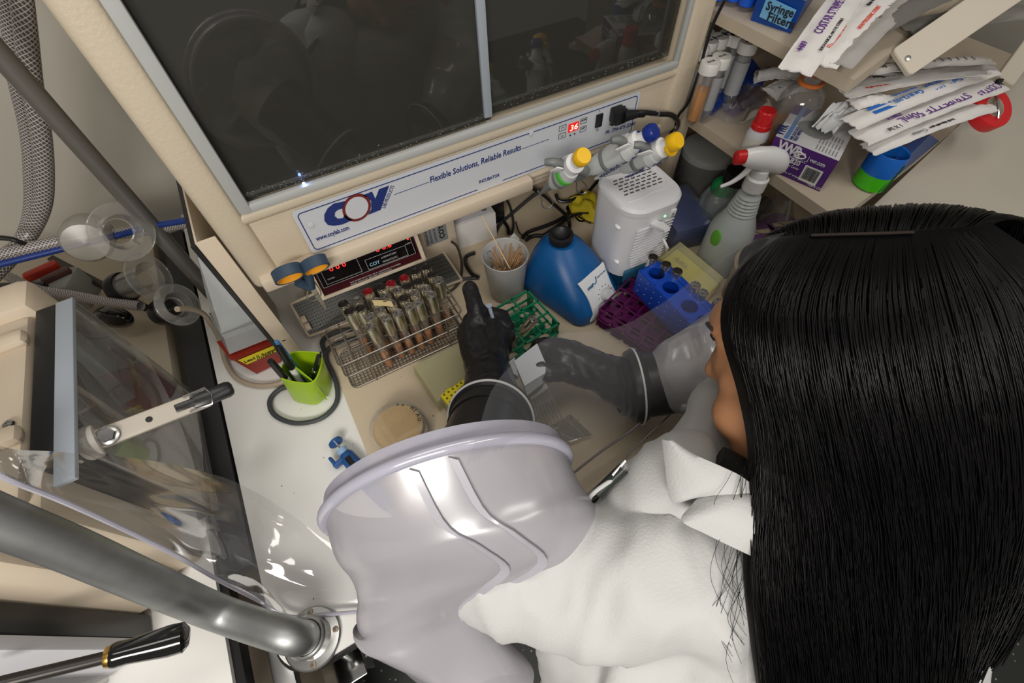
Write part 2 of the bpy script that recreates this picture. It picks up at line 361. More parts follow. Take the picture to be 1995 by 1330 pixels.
# border
bw = [(x, z - .2) for x, z in rrect(px1 - px0 - .012, pz1 - pz0 - .012, .006, cx=(px0 + px1) / 2, cy=(pz0 + pz1) / 2)]
gx0, gx1 = P(932, 358).x - .003, P(976, 343).x + .003
pp = [V((x, PF - IY, z)) for x, z in bw]; k0 = [i for i, q in enumerate(bw)]
lo = min(q[1] for q in bw)
n = len(pp)
for i in range(n):
    a, b = pp[i], pp[(i + 1) % n]
    if (a - b).length > .3 and abs(a.z - lo) < 1e-4:
        l, r = (a, b) if a.x < b.x else (b, a)
        ln.strip([l, V((gx0, l.y, l.z))], (0, 0, 1), .0014, .0005); ln.strip([V((gx1, l.y, l.z)), r], (0, 0, 1), .0014, .0005)
    elif (a - b).length > 1e-6: ln.strip([a, b], (b - a).cross(V((0, 1, 0))), .0014, .0005)
ln.build('border_line', INK, inc, smooth=False)
# controls
cx_, cz_ = P(1117, 247).x, P(1117, 247).z - .2
MB().box((cx_, -.0112, cz_), (.021, .0012, .0150)).build('display_window', mat('display_red', (.35, .0, .0), .3, emit=(1, .02, .01), es=.55), inc)
text('36', .0150, frame((cx_ - .0085, -.0120, cz_ - .0052), (1, 0, 0), (0, 0, 1)), mat('digit_glow', (1, .5, .4), .4, emit=(1, .55, .45), es=1.6), inc, name='display_digits', fitw=.016, shear=.1)
bt = MB()
for q, w_ in (((1096, 249), .014), ((1095, 264), .014), ((1137, 235), .013), ((1136, 251), .013)):
    p = P(*q); cc = (p.x, -.0110, p.z - .2)
    for a, b in (((-w_ / 2, -.0045), (w_ / 2, -.0045)), ((w_ / 2, -.0045), (w_ / 2, .0045)), ((w_ / 2, .0045), (-w_ / 2, .0045)), ((-w_ / 2, .0045), (-w_ / 2, -.0045))):
        bt.seg((cc[0] + a[0], cc[1], cc[2] + a[1]), (cc[0] + b[0], cc[1], cc[2] + b[1]), .0004, n=5)
for q, s in (((1096, 249), 1), ((1095, 264), -1)):
    p = P(*q); 
    for sx in (-1, 1): bt.seg((p.x, -.011, p.z - .2 + s * .002), (p.x + sx * .003, -.011, p.z - .2 - s * .001), .0004, n=5)
bt.build('button_outlines', KINK, inc)
ptext('ENTER', (1132.5, 237.5), (1142, 233.5), .004, KINK); ptext('SET', (1132.5, 253), (1140.5, 249.5), .004, KINK)
dt = MB(); 
for q in ((1111, 263.5), (1119.5, 260.5)):
    p = P(*q); dt.sph((p.x, -.011, p.z - .2), .0017, 10, (1, .3, 1))
dt.build('indicator_dots', KINK, inc)
p = P(1166, 234); MB().box((p.x, -.0125, p.z - .2), (.0135, .004, .024), bev=.001).build('rocker_switch', BLACK, inc)
text('I', .006, frame((p.x - .001, -.0110, p.z - .2 + .0145), (1, 0, 0), (0, 0, 1)), KINK, inc); text('O', .006, frame((p.x - .002, -.0110, p.z - .2 - .020), (1, 0, 0), (0, 0, 1)), KINK, inc)
p = P(1203, 225); MB().box((p.x, -.0125, p.z - .2), (.027, .004, .030), bev=.001).build('power_socket', BLACK, inc)
ptext('115V 60HZ 4A', (1186, 240), (1204, 235), .004, KINK, bold=0); ptext('5A FUSES ONLY', (1186, 244), (1204, 239), .004, KINK, bold=0)
for q in (z7(262, 1090), z8(587, 607)):
    p = P(*q); MB().lathe([(.001, 0), (.0045, 0), (.0045, .0006), (.0033, .001), (.001, .001)], 16, frame((p.x, -.0108, p.z - .2), (1, 0, 0), (0, 0, 1))).build('panel_dimple', MATS['panel_white'], inc)
p = Y(592, 358, IY - .012); MB().sph((p.x, -.012, p.z - .2), .0022, 10).build('indicator_lamp', mat('led_blue', (.2, .3, 1), .3, emit=(.25, .4, 1), es=25), inc)
# ---- stand of the incubator
st = thing('incubator_stand', 'beige folded steel stand with slotted legs holding up the incubator', 'stand', (0, 0, 0))
def post(x0, x1, z1):
    b = MB(); b.box(((x0 + x1) / 2, .6135, z1 / 2 + .0023), (x1 - x0, .003, z1 - .0045), bev=.0012); b.box((x0 + .0015, .70, z1 / 2 + .0023), (.003, .17, z1 - .0045), bev=.001)
    return b
post(-.163, -.136, .322).build('leg', BEIGE2, st); post(.7245, .748, .33).build('leg', BEIGE2, st)
MB().box((-.1665, .70, .16), (.006, .18, .318)).build('leg_liner', BLACK, st)
MB().box((-.1495, .6118, .078), (.006, .0006, .0025), bev=.0002).build('slot', DARKB, st)
MB().box((.120, .607, .224), (.482, .030, .024), bev=.004).box((.120, .66, .2135), (.482, .10, .003)).build('front_lip', BEIGE2, st)
MB().box((.30, .81, .198), (.84, .36, .018), bev=.002).build('base_plate', BEIGE2, st)
# ================================================================ THINGS ON THE BENCH
def Tz(a): return Matrix.Rotation(a, 4, 'Z')
# ---- gas monitor with red digits, hanging below the incubator lip
mon = thing('gas_monitor', 'beige control box with dark maroon face and red digits under the incubator', 'monitor', (.045, .69, 0.0))
a = V((-.060, .645, .108)); b = V((.147, .645, .104)); up = V((0, .028, .062)); nrm = (b - a).cross(up).normalized()
def ml(u, v, o=0.0): return a + (b - a) * u + up * v + nrm * o - V((.045, .69, 0))
MB().slab([ml(0, 0), ml(1, 0), ml(1, 1), ml(0, 1)], .012).box((.0, .04, .105), (.20, .12, .06), bev=.004).build('housing', BEIGE2, mon)
MB().slab([ml(.0, .0, .006), ml(.035, .0, .006), ml(.035, 1, .006), ml(.0, 1, .006)], .008).slab([ml(.965, 0, .006), ml(1, 0, .006), ml(1, 1, .006), ml(.965, 1, .006)], .008).slab([ml(0, -.06, .004), ml(1, -.06, .004), ml(1, .03, .004), ml(0, .03, .004)], .010).build('bezel', BEIGE2, mon)
MB().slab([ml(.03, .03, .001), ml(.97, .03, .001), ml(.97, 1.2, .001), ml(.03, 1.2, .001)], .002).build('face_plate', mat('maroon_face', (.05, .006, .01), .2), mon)
MB().slab([ml(.05, .22, .0016), ml(.95, .22, .0016), ml(.95, 1.2, .0016), ml(.05, 1.2, .0016)], .001).build('dark_window', mat('dark_face', (.006, .004, .005), .15), mon)
def mtext(s, u, v, size, m, w=None, name='lettering', bold=0):
    return text(s, size, frame(ml(u, v, .0022), b - a, up), m, mon, name, .0002, bold, fitw=w)
RED = mat('led_red', (.8, .02, .02), .4, emit=(1, .03, .02), es=2.2); WINK = mat('white_ink', (.55, .55, .55), .5)
mtext('0 0 0', .17, .60, .0105, RED, .030, 'digits'); mtext('0 0.6', .60, .66, .0105, RED, .030, 'digits'); 
MB().slab([ml(.90, .68, .0024), ml(.915, .68, .0024), ml(.915, .82, .0024), ml(.90, .82, .0024)], .0006).build('alarm_lamp', RED, mon)
mtext('COY', .50, .34, .009, mat('pale_blue_ink', (.25, .5, .65), .5), .020, bold=.02); mtext('LABORATORY', .62, .44, .0048, WINK, .030); mtext('PRODUCTS INC.', .62, .32, .0048, WINK, .030)
mtext('THIS MONITOR IS FOR USE IN ANAEROBIC CHAMBERS', .28, .10, .0035, WINK, .10); mtext('READ MANUAL BEFORE OPERATION', .28, .04, .0035, WINK, .08); mtext('OXYGEN', .12, .40, .004, WINK, .013); mtext('ALARM', .865, .56, .004, WINK, .012)
fr = MB()
for u0, v0, u1, v1 in ((.10, .30, .42, .95), (.48, .27, .86, .56), (.06, .24, .93, 1.15)):
    for p, q in (((u0, v0), (u1, v0)), ((u1, v0), (u1, v1)), ((u1, v1), (u0, v1)), ((u0, v1), (u0, v0))): fr.seg(ml(*p, .002), ml(*q, .002), .00035, n=5)
fr.build('printed_frame', WINK, mon)
# ---- perforated fan box
fb = thing('fan_filter_box', 'grey perforated filter box lying behind the wire tube rack', 'filter box', (.02, .70, 0))
fm = mat('perforated_grey', (.20, .20, .19), .45, metal=.3)
nt = fm.node_tree; tc = nt.nodes.new('ShaderNodeTexCoord'); mp = nt.nodes.new('ShaderNodeMapping'); mp.inputs['Rotation'].default_value = (0, 0, .785)
vv = nt.nodes.new('ShaderNodeTexVoronoi'); vv.inputs['Scale'].default_value = 260; vv.inputs['Randomness'].default_value = 0
rp = nt.nodes.new('ShaderNodeMapRange'); rp.inputs[1].default_value = .30; rp.inputs[2].default_value = .36
mm = nt.nodes.new('ShaderNodeMix'); mm.data_type = 'RGBA'; mm.inputs[6].default_value = (.01, .01, .01, 1); mm.inputs[7].default_value = (.11, .108, .10, 1)
for p_, q_ in ((tc.outputs['Object'], mp.inputs[0]), (mp.outputs[0], vv.inputs['Vector']), (vv.outputs['Distance'], rp.inputs[0]), (rp.outputs[0], mm.inputs[0]), (mm.outputs[2], nt.nodes['Principled BSDF'].inputs['Base Color'])): nt.links.new(p_, q_)
q0, q1, q2, q3 = Z(602, 655, .012), Z(900, 545, .012), Z(850, 470, .055), Z(566, 592, .055)
L0 = V((.02, .70, 0))
MB().slab([q0 - L0, q1 - L0, q2 - L0, q3 - L0], .008).build('perforated_cover', fm, fb)
fs = MB()
for p, q in ((q0, q1), (q1, q2), (q2, q3), (q3, q0)): fs.tube([p - L0, q - L0], .0028, 8)
fs.box((.02, .09, .010), (.24, .10, .018), bev=.002).build('box_frame', BEIGE2, fb)
e = Z(585, 640, .03) - L0
MB().box(Z(592, 622, .036) - L0, (.010, .012, .010), bev=.001).box(Z(600, 636, .030) - L0, (.010, .012, .010), bev=.001).build('latch', BEIGE2, fb)
# ---- beige meter box with grey label, and white paper box
bx = thing('meter_box', 'tall beige meter box with a grey printed sticker beside the gas monitor', 'meter', (.185, .735, .004))
MB().box((.01, .02, .075), (.085, .11, .15), bev=.004).build('housing', BEIGE2, bx)
MB().box((.008, -.0355, .095), (.050, .001, .045), bev=.0002).build('sticker', mat('sticker_grey', (.26, .27, .28), .4), bx)
text('COY', .016, frame((.026, -.0363, .080), (0, 0, 1), (-1, 0, 0)), KINK, bx, bold=.03); text('LABORATORY', .006, frame((.008, -.0363, .078), (0, 0, 1), (-1, 0, 0)), KINK, bx); text('PRODUCTS INC', .006, frame((-.001, -.0363, .078), (0, 0, 1), (-1, 0, 0)), KINK, bx); text('GRASS LAKE, MI', .005, frame((-.010, -.0363, .078), (0, 0, 1), (-1, 0, 0)), KINK, bx)
wb = thing('printed_box', 'white carton with a handwritten form lying behind the beaker of sticks', 'box', (.295, .80, .004))
MB().box((0, 0, .035), (.105, .15, .07), (0, 0, -.05), bev=.002).build('carton', PAPER, wb)
MB().box((0, -.005, .0708), (.09, .13, .0008), (0, 0, -.05)).build('form_sheet', mat('form_white', (.72, .71, .74), .6), wb)
for k in range(7): text('mNwu lIoh smuv rhnm'[k:k + 12], .007, frame((-.03, .04 - k * .012, .0714), (1, -.05, 0), (0, 1, 0)), mat('pen_blue', (.08, .08, .35), .5), wb, name='handwriting', shear=.2)
MB().lathe([(.006, 0), (.0075, 0), (.0075, .001), (.006, .001)], 18, Matrix.Translation((.03, -.055, .0710))).build('punched_ring', GREYP, wb)
# ---- wire rack of culture tubes
rk = thing('wire_tube_rack', 'rectangular stainless wire rack holding metal capped culture tubes', 'rack', (.04, .545, .004))
WIRE = mat('rack_wire', (.32, .29, .25), .35, metal=.85)
def rloop(x0, y0, x1, y1, z, r): return [V((x, y, z)) for x, y in rrect(x1 - x0, y1 - y0, r, 4, (x0 + x1) / 2, (y0 + y1) / 2)]
X0, X1, Y0, Y1 = -.118, .116, -.045, .045
mb = MB(); mb.tube(rloop(X0, Y0, X1, Y1, .003, .012), .0019, 8, closed=True)
k = X0 + .006
while k < X1 - .003: mb.tube([(k, Y0, .003), (k, Y1, .003)], .0009, 5); k += .0068
k = Y0 + .006
while k < Y1 - .003: mb.tube([(X0, k, .004), (X1, k, .004)], .0009, 5); k += .0068
mb.build('base_mesh', WIRE, rk)
for z, nm in ((.045, 'middle_grid'), (.082, 'top_grid')):
    mb = MB(); mb.tube(rloop(X0, Y0, X1, Y1, z, .010), .0017, 8, closed=True)
    for i in range(1, 9): mb.tube([(X0 + i * .026, Y0, z + .0015), (X0 + i * .026, Y1, z + .0015)], .0011, 6)
    for i in range(1, 4): mb.tube([(X0, Y0 + i * .0225, z), (X1, Y0 + i * .0225, z)], .0011, 6)
    mb.build(nm, WIRE, rk)
for x in (X0 + .045, X1 - .035):
    for y in (Y0 - .0015, Y1 + .0015): MB().tube([(x, y, .0), (x, y, .083)], .0016, 6).build('upright', WIRE, rk)
# tubes
CAPM = mat('cap_steel', (.74, .70, .60), .28, metal=1); CAPT = mat('cap_top_scratched', (.36, .34, .31), .42, metal=.8, noise_s=260, noise_a=.75, bump=.5, bump_s=200)
CAPD = mat('cap_top_dark', (.035, .03, .028), .35, metal=.4, noise_s=200, noise_a=.5, bump=.5, bump_s=200); CAPR = mat('cap_top_red', (.22, .01, .015), .3, noise_s=200, noise_a=.5, bump=.4, bump_s=200)
BROTH = mat('orange_broth', (.85, .27, .03), .12, trans=.15)
def culture_tube(label, top, liquid=True, group=None, fill=.040):
    t = thing('culture_tube', label, 'tube', (0, 0, 0), group=group)
    MB().lathe([(.0008, .0), (.005, .001), (.0078, .006), (.008, .012), (.008, .10), (.0068, .10), (.0068, .012), (.0008, .002)], 18, caps=False).build('glass', CLEARG, t)
    if liquid: MB().lathe([(.0008, .0022), (.0045, .003), (.0065, .008), (.0065, fill), (.0008, fill)], 16).build('broth', BROTH, t)
    MB().lathe([(.0092, .085), (.0092, .1265), (.0082, .128), (.0082, .085)], 22, caps=False).build('cap', CAPM, t)
    MB().lathe([(.0005, .1255), (.0072, .1255), (.0076, .1272), (.0092, .1275), (.0092, .1262), (.0086, .1262), (.0086, .1245), (.0005, .1245)][:6], 22).build('cap_top', top, t)
    return t
def z5(x, y): return (500 + x / 4.4325, 350 + y / 4.4325)
caps = [(760, 1085, 'd'), (868, 1065, 's'), (968, 985, 'r'), (1078, 940, 'd'), (1168, 905, 'r'), (1270, 862, 'r'), (1367, 815, 'd'), (1458, 770, 'd'), (1508, 838, 'd'), (1575, 890, 's'), (1408, 885, 'd'), (1310, 930, 'd'), (1455, 950, 's'), (1212, 968, 's'), (1360, 998, 's'), (1130, 1020, 's'), (1503, 1015, 's'), (1262, 1038, 'd'), (1405, 1070, 's'), (1170, 1090, 's'), (1318, 1115, 's'), (1035, 1075, 's'), (1075, 1135, 's'), (1220, 1160, 's'), (1120, 1195, 's'), (905, 1130, 'd'), (800, 1160, 'd'), (985, 1195, 's'), (1000, 1280, 's')]
protos = {'s': culture_tube('silver topped metal capped culture tube of orange broth in the wire rack', CAPT, group='silver topped tubes in the wire rack'),
          'd': culture_tube('dark topped metal capped culture tube standing in the wire rack', CAPD, group='dark topped tubes in the wire rack')}
reds = ['red topped culture tube, leftmost of the three red ones in the rack', 'red topped culture tube, middle of the three red ones in the rack', 'red topped culture tube, rightmost of the three red ones in the rack']
used = set(); ri = 0; TUBES = []
for cx, cy, k in caps:
    p = Z(*z5(cx, cy), .132)
    if k == 'r': t = culture_tube(reds[ri], CAPR, group='red topped tubes in the wire rack'); ri += 1
    elif k not in used: t = protos[k]; used.add(k)
    else: t = dup(protos[k])
    if (cx, cy) == (1000, 1280): t['label'] = 'silver capped culture tube standing out nearest the viewer in the wire rack'
    if (cx, cy) == (1575, 890): t['label'] = 'silver capped culture tube at the far right end of the wire rack'
    t.location = (p.x, p.y, .0095); t.rotation_euler = (rnd.uniform(-.02, .02), rnd.uniform(-.02, .02), rnd.uniform(0, 6)); TUBES.append(t)
ORD = ['leftmost', 'second', 'third', 'fourth', 'fifth', 'sixth', 'seventh', 'eighth', 'ninth', 'tenth', 'eleventh', 'twelfth', 'thirteenth', 'fourteenth', 'fifteenth', 'sixteenth', 'seventeenth']
for kk, nm in (('d', 'dark topped'), ('s', 'silver topped')):
    row = sorted([(c_[0], t_) for c_, t_ in zip(caps, TUBES) if c_[2] == kk], key=lambda q_: q_[0])
    for i_, (_, t_) in enumerate(row):
        t_['label'] = (ORD[0] + ' ' + nm + ' culture tube in the wire rack') if i_ == 0 else ORD[i_] + ' ' + nm + ' culture tube from the left in the wire rack'
# separate label strip resting on caps
A = Z(727, 590, .140); B = Z(765, 592, .140)
t = thing('tape_label', 'torn yellow strip of masking tape lying across the tube caps', 'tape', (A + B) / 2)
MB().strip([A - (A + B) / 2, V((0, 0, .0012)), B - (A + B) / 2], (0, 1, 0), .014, .0005, smooth=4).build('tape', mat('masking_tape', (.62, .50, .25), .7), t)
MB().box((.004, .001, .0016), (.006, .0012, .0004), (0, 0, -.6)).box((.017, .003, .0012), (.006, .0012, .0004), (0, 0, -.6)).build('pen_marks', KINK, t)
# ---- petri dishes
def petri(label, loc, z, mark):
    t = thing('petri_dish', label, 'petri dish', (loc[0], loc[1], z), (0, 0, rnd.uniform(0, 6)), 'stacked petri dishes')
    MB().lathe([(.001, .0), (.043, .0), (.043, .013), (.0422, .013), (.0422, .001), (.001, .001)], 48, caps=False).build('base', CLEARG, t)
    MB().lathe([(.001, .0015), (.0418, .0015), (.0418, .0055), (.001, .0058)], 40).build('agar', mat('agar_tan', (.62, .42, .17), .18, trans=.1, noise_s=60, noise_a=.12), t)
    MB().lathe([(.001, .0150), (.0452, .0150), (.0456, .0145), (.0456, .006), (.0449, .006), (.0449, .0142), (.001, .0142)], 48, caps=False).build('lid', CLEARG, t)
    return t
pc = Z(780, 838, .03)
petri('clear petri dish of tan agar at the bottom of the stack', (pc.x + .004, pc.y - .004), .0045, 0)
petri('clear petri dish of tan agar in the middle of the stack', (pc.x + .003, pc.y - .001), .0202, 0)
p3 = petri('topmost clear petri dish of tan agar with black handwriting on rim', (pc.x - .001, pc.y + .001), .0359, 1)
p3.rotation_euler = (0, 0, 0)
for i, ch in enumerate('nu HIAD'):
    an = radians(68 - i * 13); r = .036
    if ch != ' ': text(ch, .0085, frame((r * cos(an) - .001, r * sin(an), .0152), (sin(an), -cos(an), 0), (cos(an), sin(an), 0)), KINK, p3, name='handwriting', bold=.02)
# ---- yellow tip box with its clear lid
tb = thing('tip_box', 'open yellow pipette tip box with hinged cloudy lid next to the gloved left hand', 'tip box', (.115, .40, .004))
YEL = mat('bright_yellow', (.86, .72, .01), .35); YFROST = film('yellowish_frost', (.9, .88, .68), .55, .08, .25, (.62, .58, .36))
a1, a2 = Z(855, 772, .045), Z(880, 797, .045); d_ = (a2 - a1).normalized(); 
ex = V((.985, .17, 0)).normalized(); ey = V((-.17, .985, 0)); O = V((a1.x, a1.y, .004)); Mt = frame(O - V((.115, .40, .004)), ex, ey)
W_, D_ = .115, -.075
MB().box((W_ / 2, D_ / 2, .020), (W_, .075, .040), bev=.004, M=Mt).build('base', YFROST, tb)
pl = MB().box((W_ / 2, D_ / 2, .0435), (W_ - .004, .071, .005), bev=.0015, M=Mt).build('rack_plate', YEL, tb)
h = MB()
for i in range(12):
    for j in range(8): h.lathe([(.0003, 0), (.0021, 0), (.0021, .0003), (.0003, .0003)], 10, Mt @ Matrix.Translation((.008 + i * .009, -.006 - j * .0088, .0461)))
h.build('hole_pattern', mat('hole_brown', (.16, .12, .01), .6), tb)
MB().box((.02, -.001, .036), (.012, .006, .012), bev=.001, M=Mt).build('hinge', YEL, tb); MB().box((.045, -.080, .028), (.02, .008, .02), bev=.001, M=Mt).build('clasp', YEL, tb)
lid = MB()
c1 = [Z(*q, .035) for q in ((805, 714), (905, 664), (915, 735), (852, 786))]
for i in range(4): pass
lz = [V((c.x, c.y, .035)) - V((.115, .40, .004)) for c in c1]; lc = sum(lz, V()) / 4
top = [lc + (p - lc) * .97 for p in lz]; bot = [V((p.x, p.y, .006)) + (p - lc) * .04 for p in lz]
lid.loft([bot, lz, [V((p.x, p.y, .0345)) for p in top], [V((p.x, p.y, .034)) for p in [lc + (q - lc) * .3 for q in lz]]], cap=True)
bm_ = lid.bm; bmesh.ops.subdivide_edges(bm_, edges=bm_.edges[:], cuts=1)
lid.build('lid', YFROST, tb, ang=60)
text('200 ul', .011, frame(lc + (lz[0] - lc) * .72 + V((0, -.004, .003)), lz[1] - lz[0], (0, 1, 0)), mat('embossed_olive', (.30, .28, .14), .5), tb, name='embossed_lettering')
# ---- blue pipette lying at the front left
pp_ = thing('blue_pipette', 'dark blue single channel pipette lying on the bench beside the sleeve', 'pipette', Z(690, 905, .016))
DBL = mat('pipette_blue', (.02, .09, .27), .35); LBL = mat('pipette_pale_blue', (.28, .45, .66), .35)
dd = (Z(735, 965, .016) - Z(665, 880, .016)).normalized(); Mp = frame((0, 0, 0), dd, V((-dd.y, dd.x, 0)))
def MX(x): return Mp @ Matrix.Translation((x, 0, 0)) @ Euler((0, pi / 2, 0)).to_matrix().to_4x4()
MB().lathe([(.002, -.058), (.012, -.0575), (.0125, -.055), (.012, -.0535), (.002, -.053)], 24, MX(0)).build('plunger_button', DBL, pp_)
MB().lathe([(.0022, -.055), (.0022, -.030)], 10, MX(0)).build('plunger_rod', CHROME, pp_)
MB().lathe([(.006, -.038), (.0088, -.0375), (.0088, -.026), (.006, -.026)], 20, MX(0)).build('collar', LBL, pp_)
MB().lathe([(.008, -.028), (.0105, -.022), (.0115, .0), (.0125, .05), (.009, .09), (.006, .10)], 24, MX(0) @ Matrix.Diagonal((1, 1.15, 1, 1))).build('body', DBL, pp_)
MB().box((-.020, -.016, 0), (.007, .020, .016), bev=.003, M=Mp).box((-.028, -.022, 0), (.020, .006, .016), bev=.0028, M=Mp).build('finger_hook', DBL, pp_)
MB().box((-.002, -.001, .0115), (.024, .009, .002), bev=.0008, M=Mp).build('volume_window', BLACK, pp_)
text('10', .008, Mp @ Matrix.Translation((.018, -.003, .0128)), WHITE, pp_)
MB().lathe([(.006, .10), (.004, .15), (.002, .20)], 14, MX(0)).build('shaft', GREYP, pp_)
# ---- green pen cup
cu = thing('pen_cup', 'lime green triangular pen cup with a divider standing inside the black loop', 'pen cup', (0, 0, 0))
GRN = mat('lime_green', (.36, .56, .01), .3)
tp = [Z(*q, .088) for q in ((545, 735), (580, 746), (613, 743), (628, 705), (624, 688), (598, 684), (568, 686), (552, 705))]
bt_ = [Z(*q, .002) for q in ((571, 778), (600, 787), (622, 785), (644, 760), (643, 735), (620, 730), (590, 735), (577, 755))]
tp = [V((p.x, p.y, .088)) for p in tp]; cc = sum(tp, V()) / 8; bc = sum(bt_, V()) / 8
cu.location = (bc.x, bc.y, 0); OC = V((bc.x, bc.y, 0))
def sm(P): return crom(P, 5, True)
outer = [[p - OC for p in sm([b + (t_ - b) * f for b, t_ in zip(bt_, tp)])] for f in (0, .33, .66, 1)]
ti = [cc + (p - cc) * .93 for p in sm(tp)]; bi = [bc + V((0, 0, .004)) + (p - bc) * .92 for p in sm(bt_)]
MB().loft(outer + [[p - OC for p in ti], [p - OC for p in bi]]).build('cup', GRN, cu)
dv0, dv1 = Z(557, 698, .084), Z(611, 742, .084)
MB().slab([dv0 - OC, dv1 - OC, V((dv1.x * .9 + bc.x * .1, dv1.y * .9 + bc.y * .1, .01)) - OC, V((dv0.x * .8 + bc.x * .2, dv0.y * .8 + bc.y * .2, .01)) - OC], .002).build('divider', GRN, cu)
def pen(name, label, a, za, b, zb, spec, parts):
    """a: pixel and height of the upper end, b: of the lower end"""
    A, B = Z(*a, za), Z(*b, zb); t = thing(name, label, 'pen', A, group='pens in the green cup'); L = B - A; Mx = frame((0, 0, 0), L, V((0, 0, 1)) if abs(L.normalized().z) < .95 else V((0, 1, 0)))
    R = Mx @ Euler((0, pi / 2, 0)).to_matrix().to_4x4(); ln_ = L.length
    for nm, prof, m in parts: MB().lathe([(r, z * ln_) for r, z in prof], 18, R).build(nm, m, t)
    return t, Mx, ln_
SHP = [('cap', [(.002, 0), (.0048, .004), (.0055, .05), (.006, .42), (.0062, .45)], BLACK), ('barrel', [(.0058, .45), (.0058, 1.0)], PAPER)]
t, Mx, l_ = pen('permanent_marker', 'black capped permanent marker leaning out of the left of the green cup', (526, 702), .135, (585, 770), .012, None, SHP)
text('Permanent', .006, Mx @ Matrix.Translation((l_ * .55, -.002, .0059)), mat('brown_ink', (.25, .06, .02), .5), t)
t, Mx, l_ = pen('permanent_marker', 'black capped permanent marker next to the blue pen in the green cup', (541, 675), .145, (597, 760), .012, None, SHP)
pen('ballpoint_pen', 'translucent blue ballpoint pen leaning in the green cup', (538, 664), .150, (608, 757), .012, None, [('cap', [(.0015, 0), (.0036, .003), (.0042, .30), (.0044, .33)], mat('pen_blue_cap', (.06, .20, .45), .25)), ('barrel', [(.0037, .33), (.0037, 1)], mat('pen_teal', (.02, .10, .16), .25))])
t, Mx, l_ = pen('gel_pen', 'short black gel pen with pocket clip standing in right of the green cup', (622, 692), .125, (607, 748), .012, None, [('barrel', [(.002, 0), (.0042, .02), (.0046, .3), (.0042, .8), (.002, 1)], BLACK), ('grip_ball', [(.001, .44), (.0052, .46), (.0066, .50), (.0052, .54), (.001, .56)], CHROME)])
MB().tube([Mx @ V(q) for q in ((.004, 0, .004), (.006, 0, .010), (.020, 0, .012), (.036, 0, .008))], .0011, 8, smooth=5).build('clip', BLACK, t)
# ---- rubber loop around the cup
RUB = mat('grey_rubber', (.05, .055, .058), .5)
lp = [(575, 824), (535, 808), (526, 780), (548, 757), (590, 745), (632, 700), (628, 665), (652, 648), (690, 642), (700, 655), (660, 668), (640, 680), (636, 700), (655, 745), (655, 785), (625, 815)]
lpz = [.004, .004, .004, .004, .004, .008, .006, .005, .006, .006, .008, .008, .007, .006, .005, .004]
tag(MB().tube([Z(*p, z + .004) for p, z in zip(lp, lpz)], .0045, 10, closed=True, smooth=6).build('rubber_loop', RUB), 'dark grey rubber tubing loop lying round the lime green cup', 'tubing loop')
# ---- red tub with clear lidded box above
sh = thing('sharps_tub', 'red tapered plastic tub with yellow handwritten tape beside the beige leg', 'tub', (0, 0, 0))
REDP = mat('tub_red', (.30, .025, .012), .35)
T4 = [Z(455, 702, .062), Z(538, 668, .062), Z(505, 640, .062), Z(428, 668, .062)]; B4 = [Z(500, 728, .004), Z(548, 705, .004), Z(530, 680, .004), Z(480, 705, .004)]
oc = sum(B4, V()) / 4; sh.location = oc
MB().loft([[p - oc for p in B4], [p - oc for p in T4], [p + V((0, 0, .004)) + (p - sum(T4, V()) / 4) * .08 - oc for p in T4]]).build('tub', REDP, sh)
fa, fbq, fcq, fd = [T4[0] * (1 - u) + T4[1] * u for u in (.1, .98)] + [B4[1], B4[0]]
def sf(u, v): 
    up_ = T4[0] + (T4[1] - T4[0]) * u; dn = B4[0] + (B4[1] - B4[0]) * u; n_ = (T4[1] - T4[0]).cross(B4[0] - T4[0]).normalized(); n_ = n_ if n_.y < 0 else -n_
    return up_ + (dn - up_) * v + n_ * .0012 - oc
MB().slab([sf(.08, .04), sf(.98, .04), sf(1.0, .36), sf(.12, .38)], .0005).build('yellow_tape', mat('tape_yellow', (.75, .62, .02), .5), sh)
text('Lead II Acetate', .010, frame(sf(.12, .28) + V((0, -.0008, 0)), sf(.98, .25) - sf(.12, .25), sf(.1, 0) - sf(.1, 1)), KINK, sh, name='handwriting', fitw=.062, bold=.02)
text('1/1/2023', .008, frame(sf(.40, .37) + V((0, -.0012, 0)), sf(.98, .25) - sf(.12, .25), sf(.1, 0) - sf(.1, 1)), KINK, sh, name='handwriting', fitw=.03, bold=.02)
# clear stacked boxes
cb = thing('clear_lidded_box', 'cloudy clear plastic box standing on the red tub beside the beige leg', 'box', oc + V((0, 0, .07)))
cbo = oc + V((0, 0, .07))
def cz(q, z): return Z(*q, z) - cbo
LB = [cz(q, .075) for q in ((447, 690), (535, 655), (515, 628), (420, 645))]; LT = [cz(q, .105) for q in ((435, 655), (525, 622), (500, 590), (408, 610))]
MB().loft([LB, LT]).build('lower_box', FROST, cb)
UB = [cz(q, .110) for q in ((432, 648), (505, 618), (490, 590), (410, 610))]; UT = [cz(q, .22) for q in ((385, 500), (425, 492), (420, 470), (375, 462))]
MB().loft([UB, UT]).build('tall_lid', FROST, cb)
MB().tube([p + V((0, 0, .001)) for p in LT], .0016, 6, closed=True).tube([p for p in UB], .0014, 6, closed=True).tube(UT, .0012, 6, closed=True).build('rim', film('rim_frost', (.9, .9, .9), .6, .1, .2, (.6, .62, .62)), cb)
text('FLINN', .012, frame(cz((440, 545), .17), cz((455, 575), .14) - cz((440, 545), .17), V((1, 0, .3))), film('embossed_clear', (.9, .9, .9), .5, .1, .2, (.6, .6, .6)), cb, name='embossed_lettering') if False else None
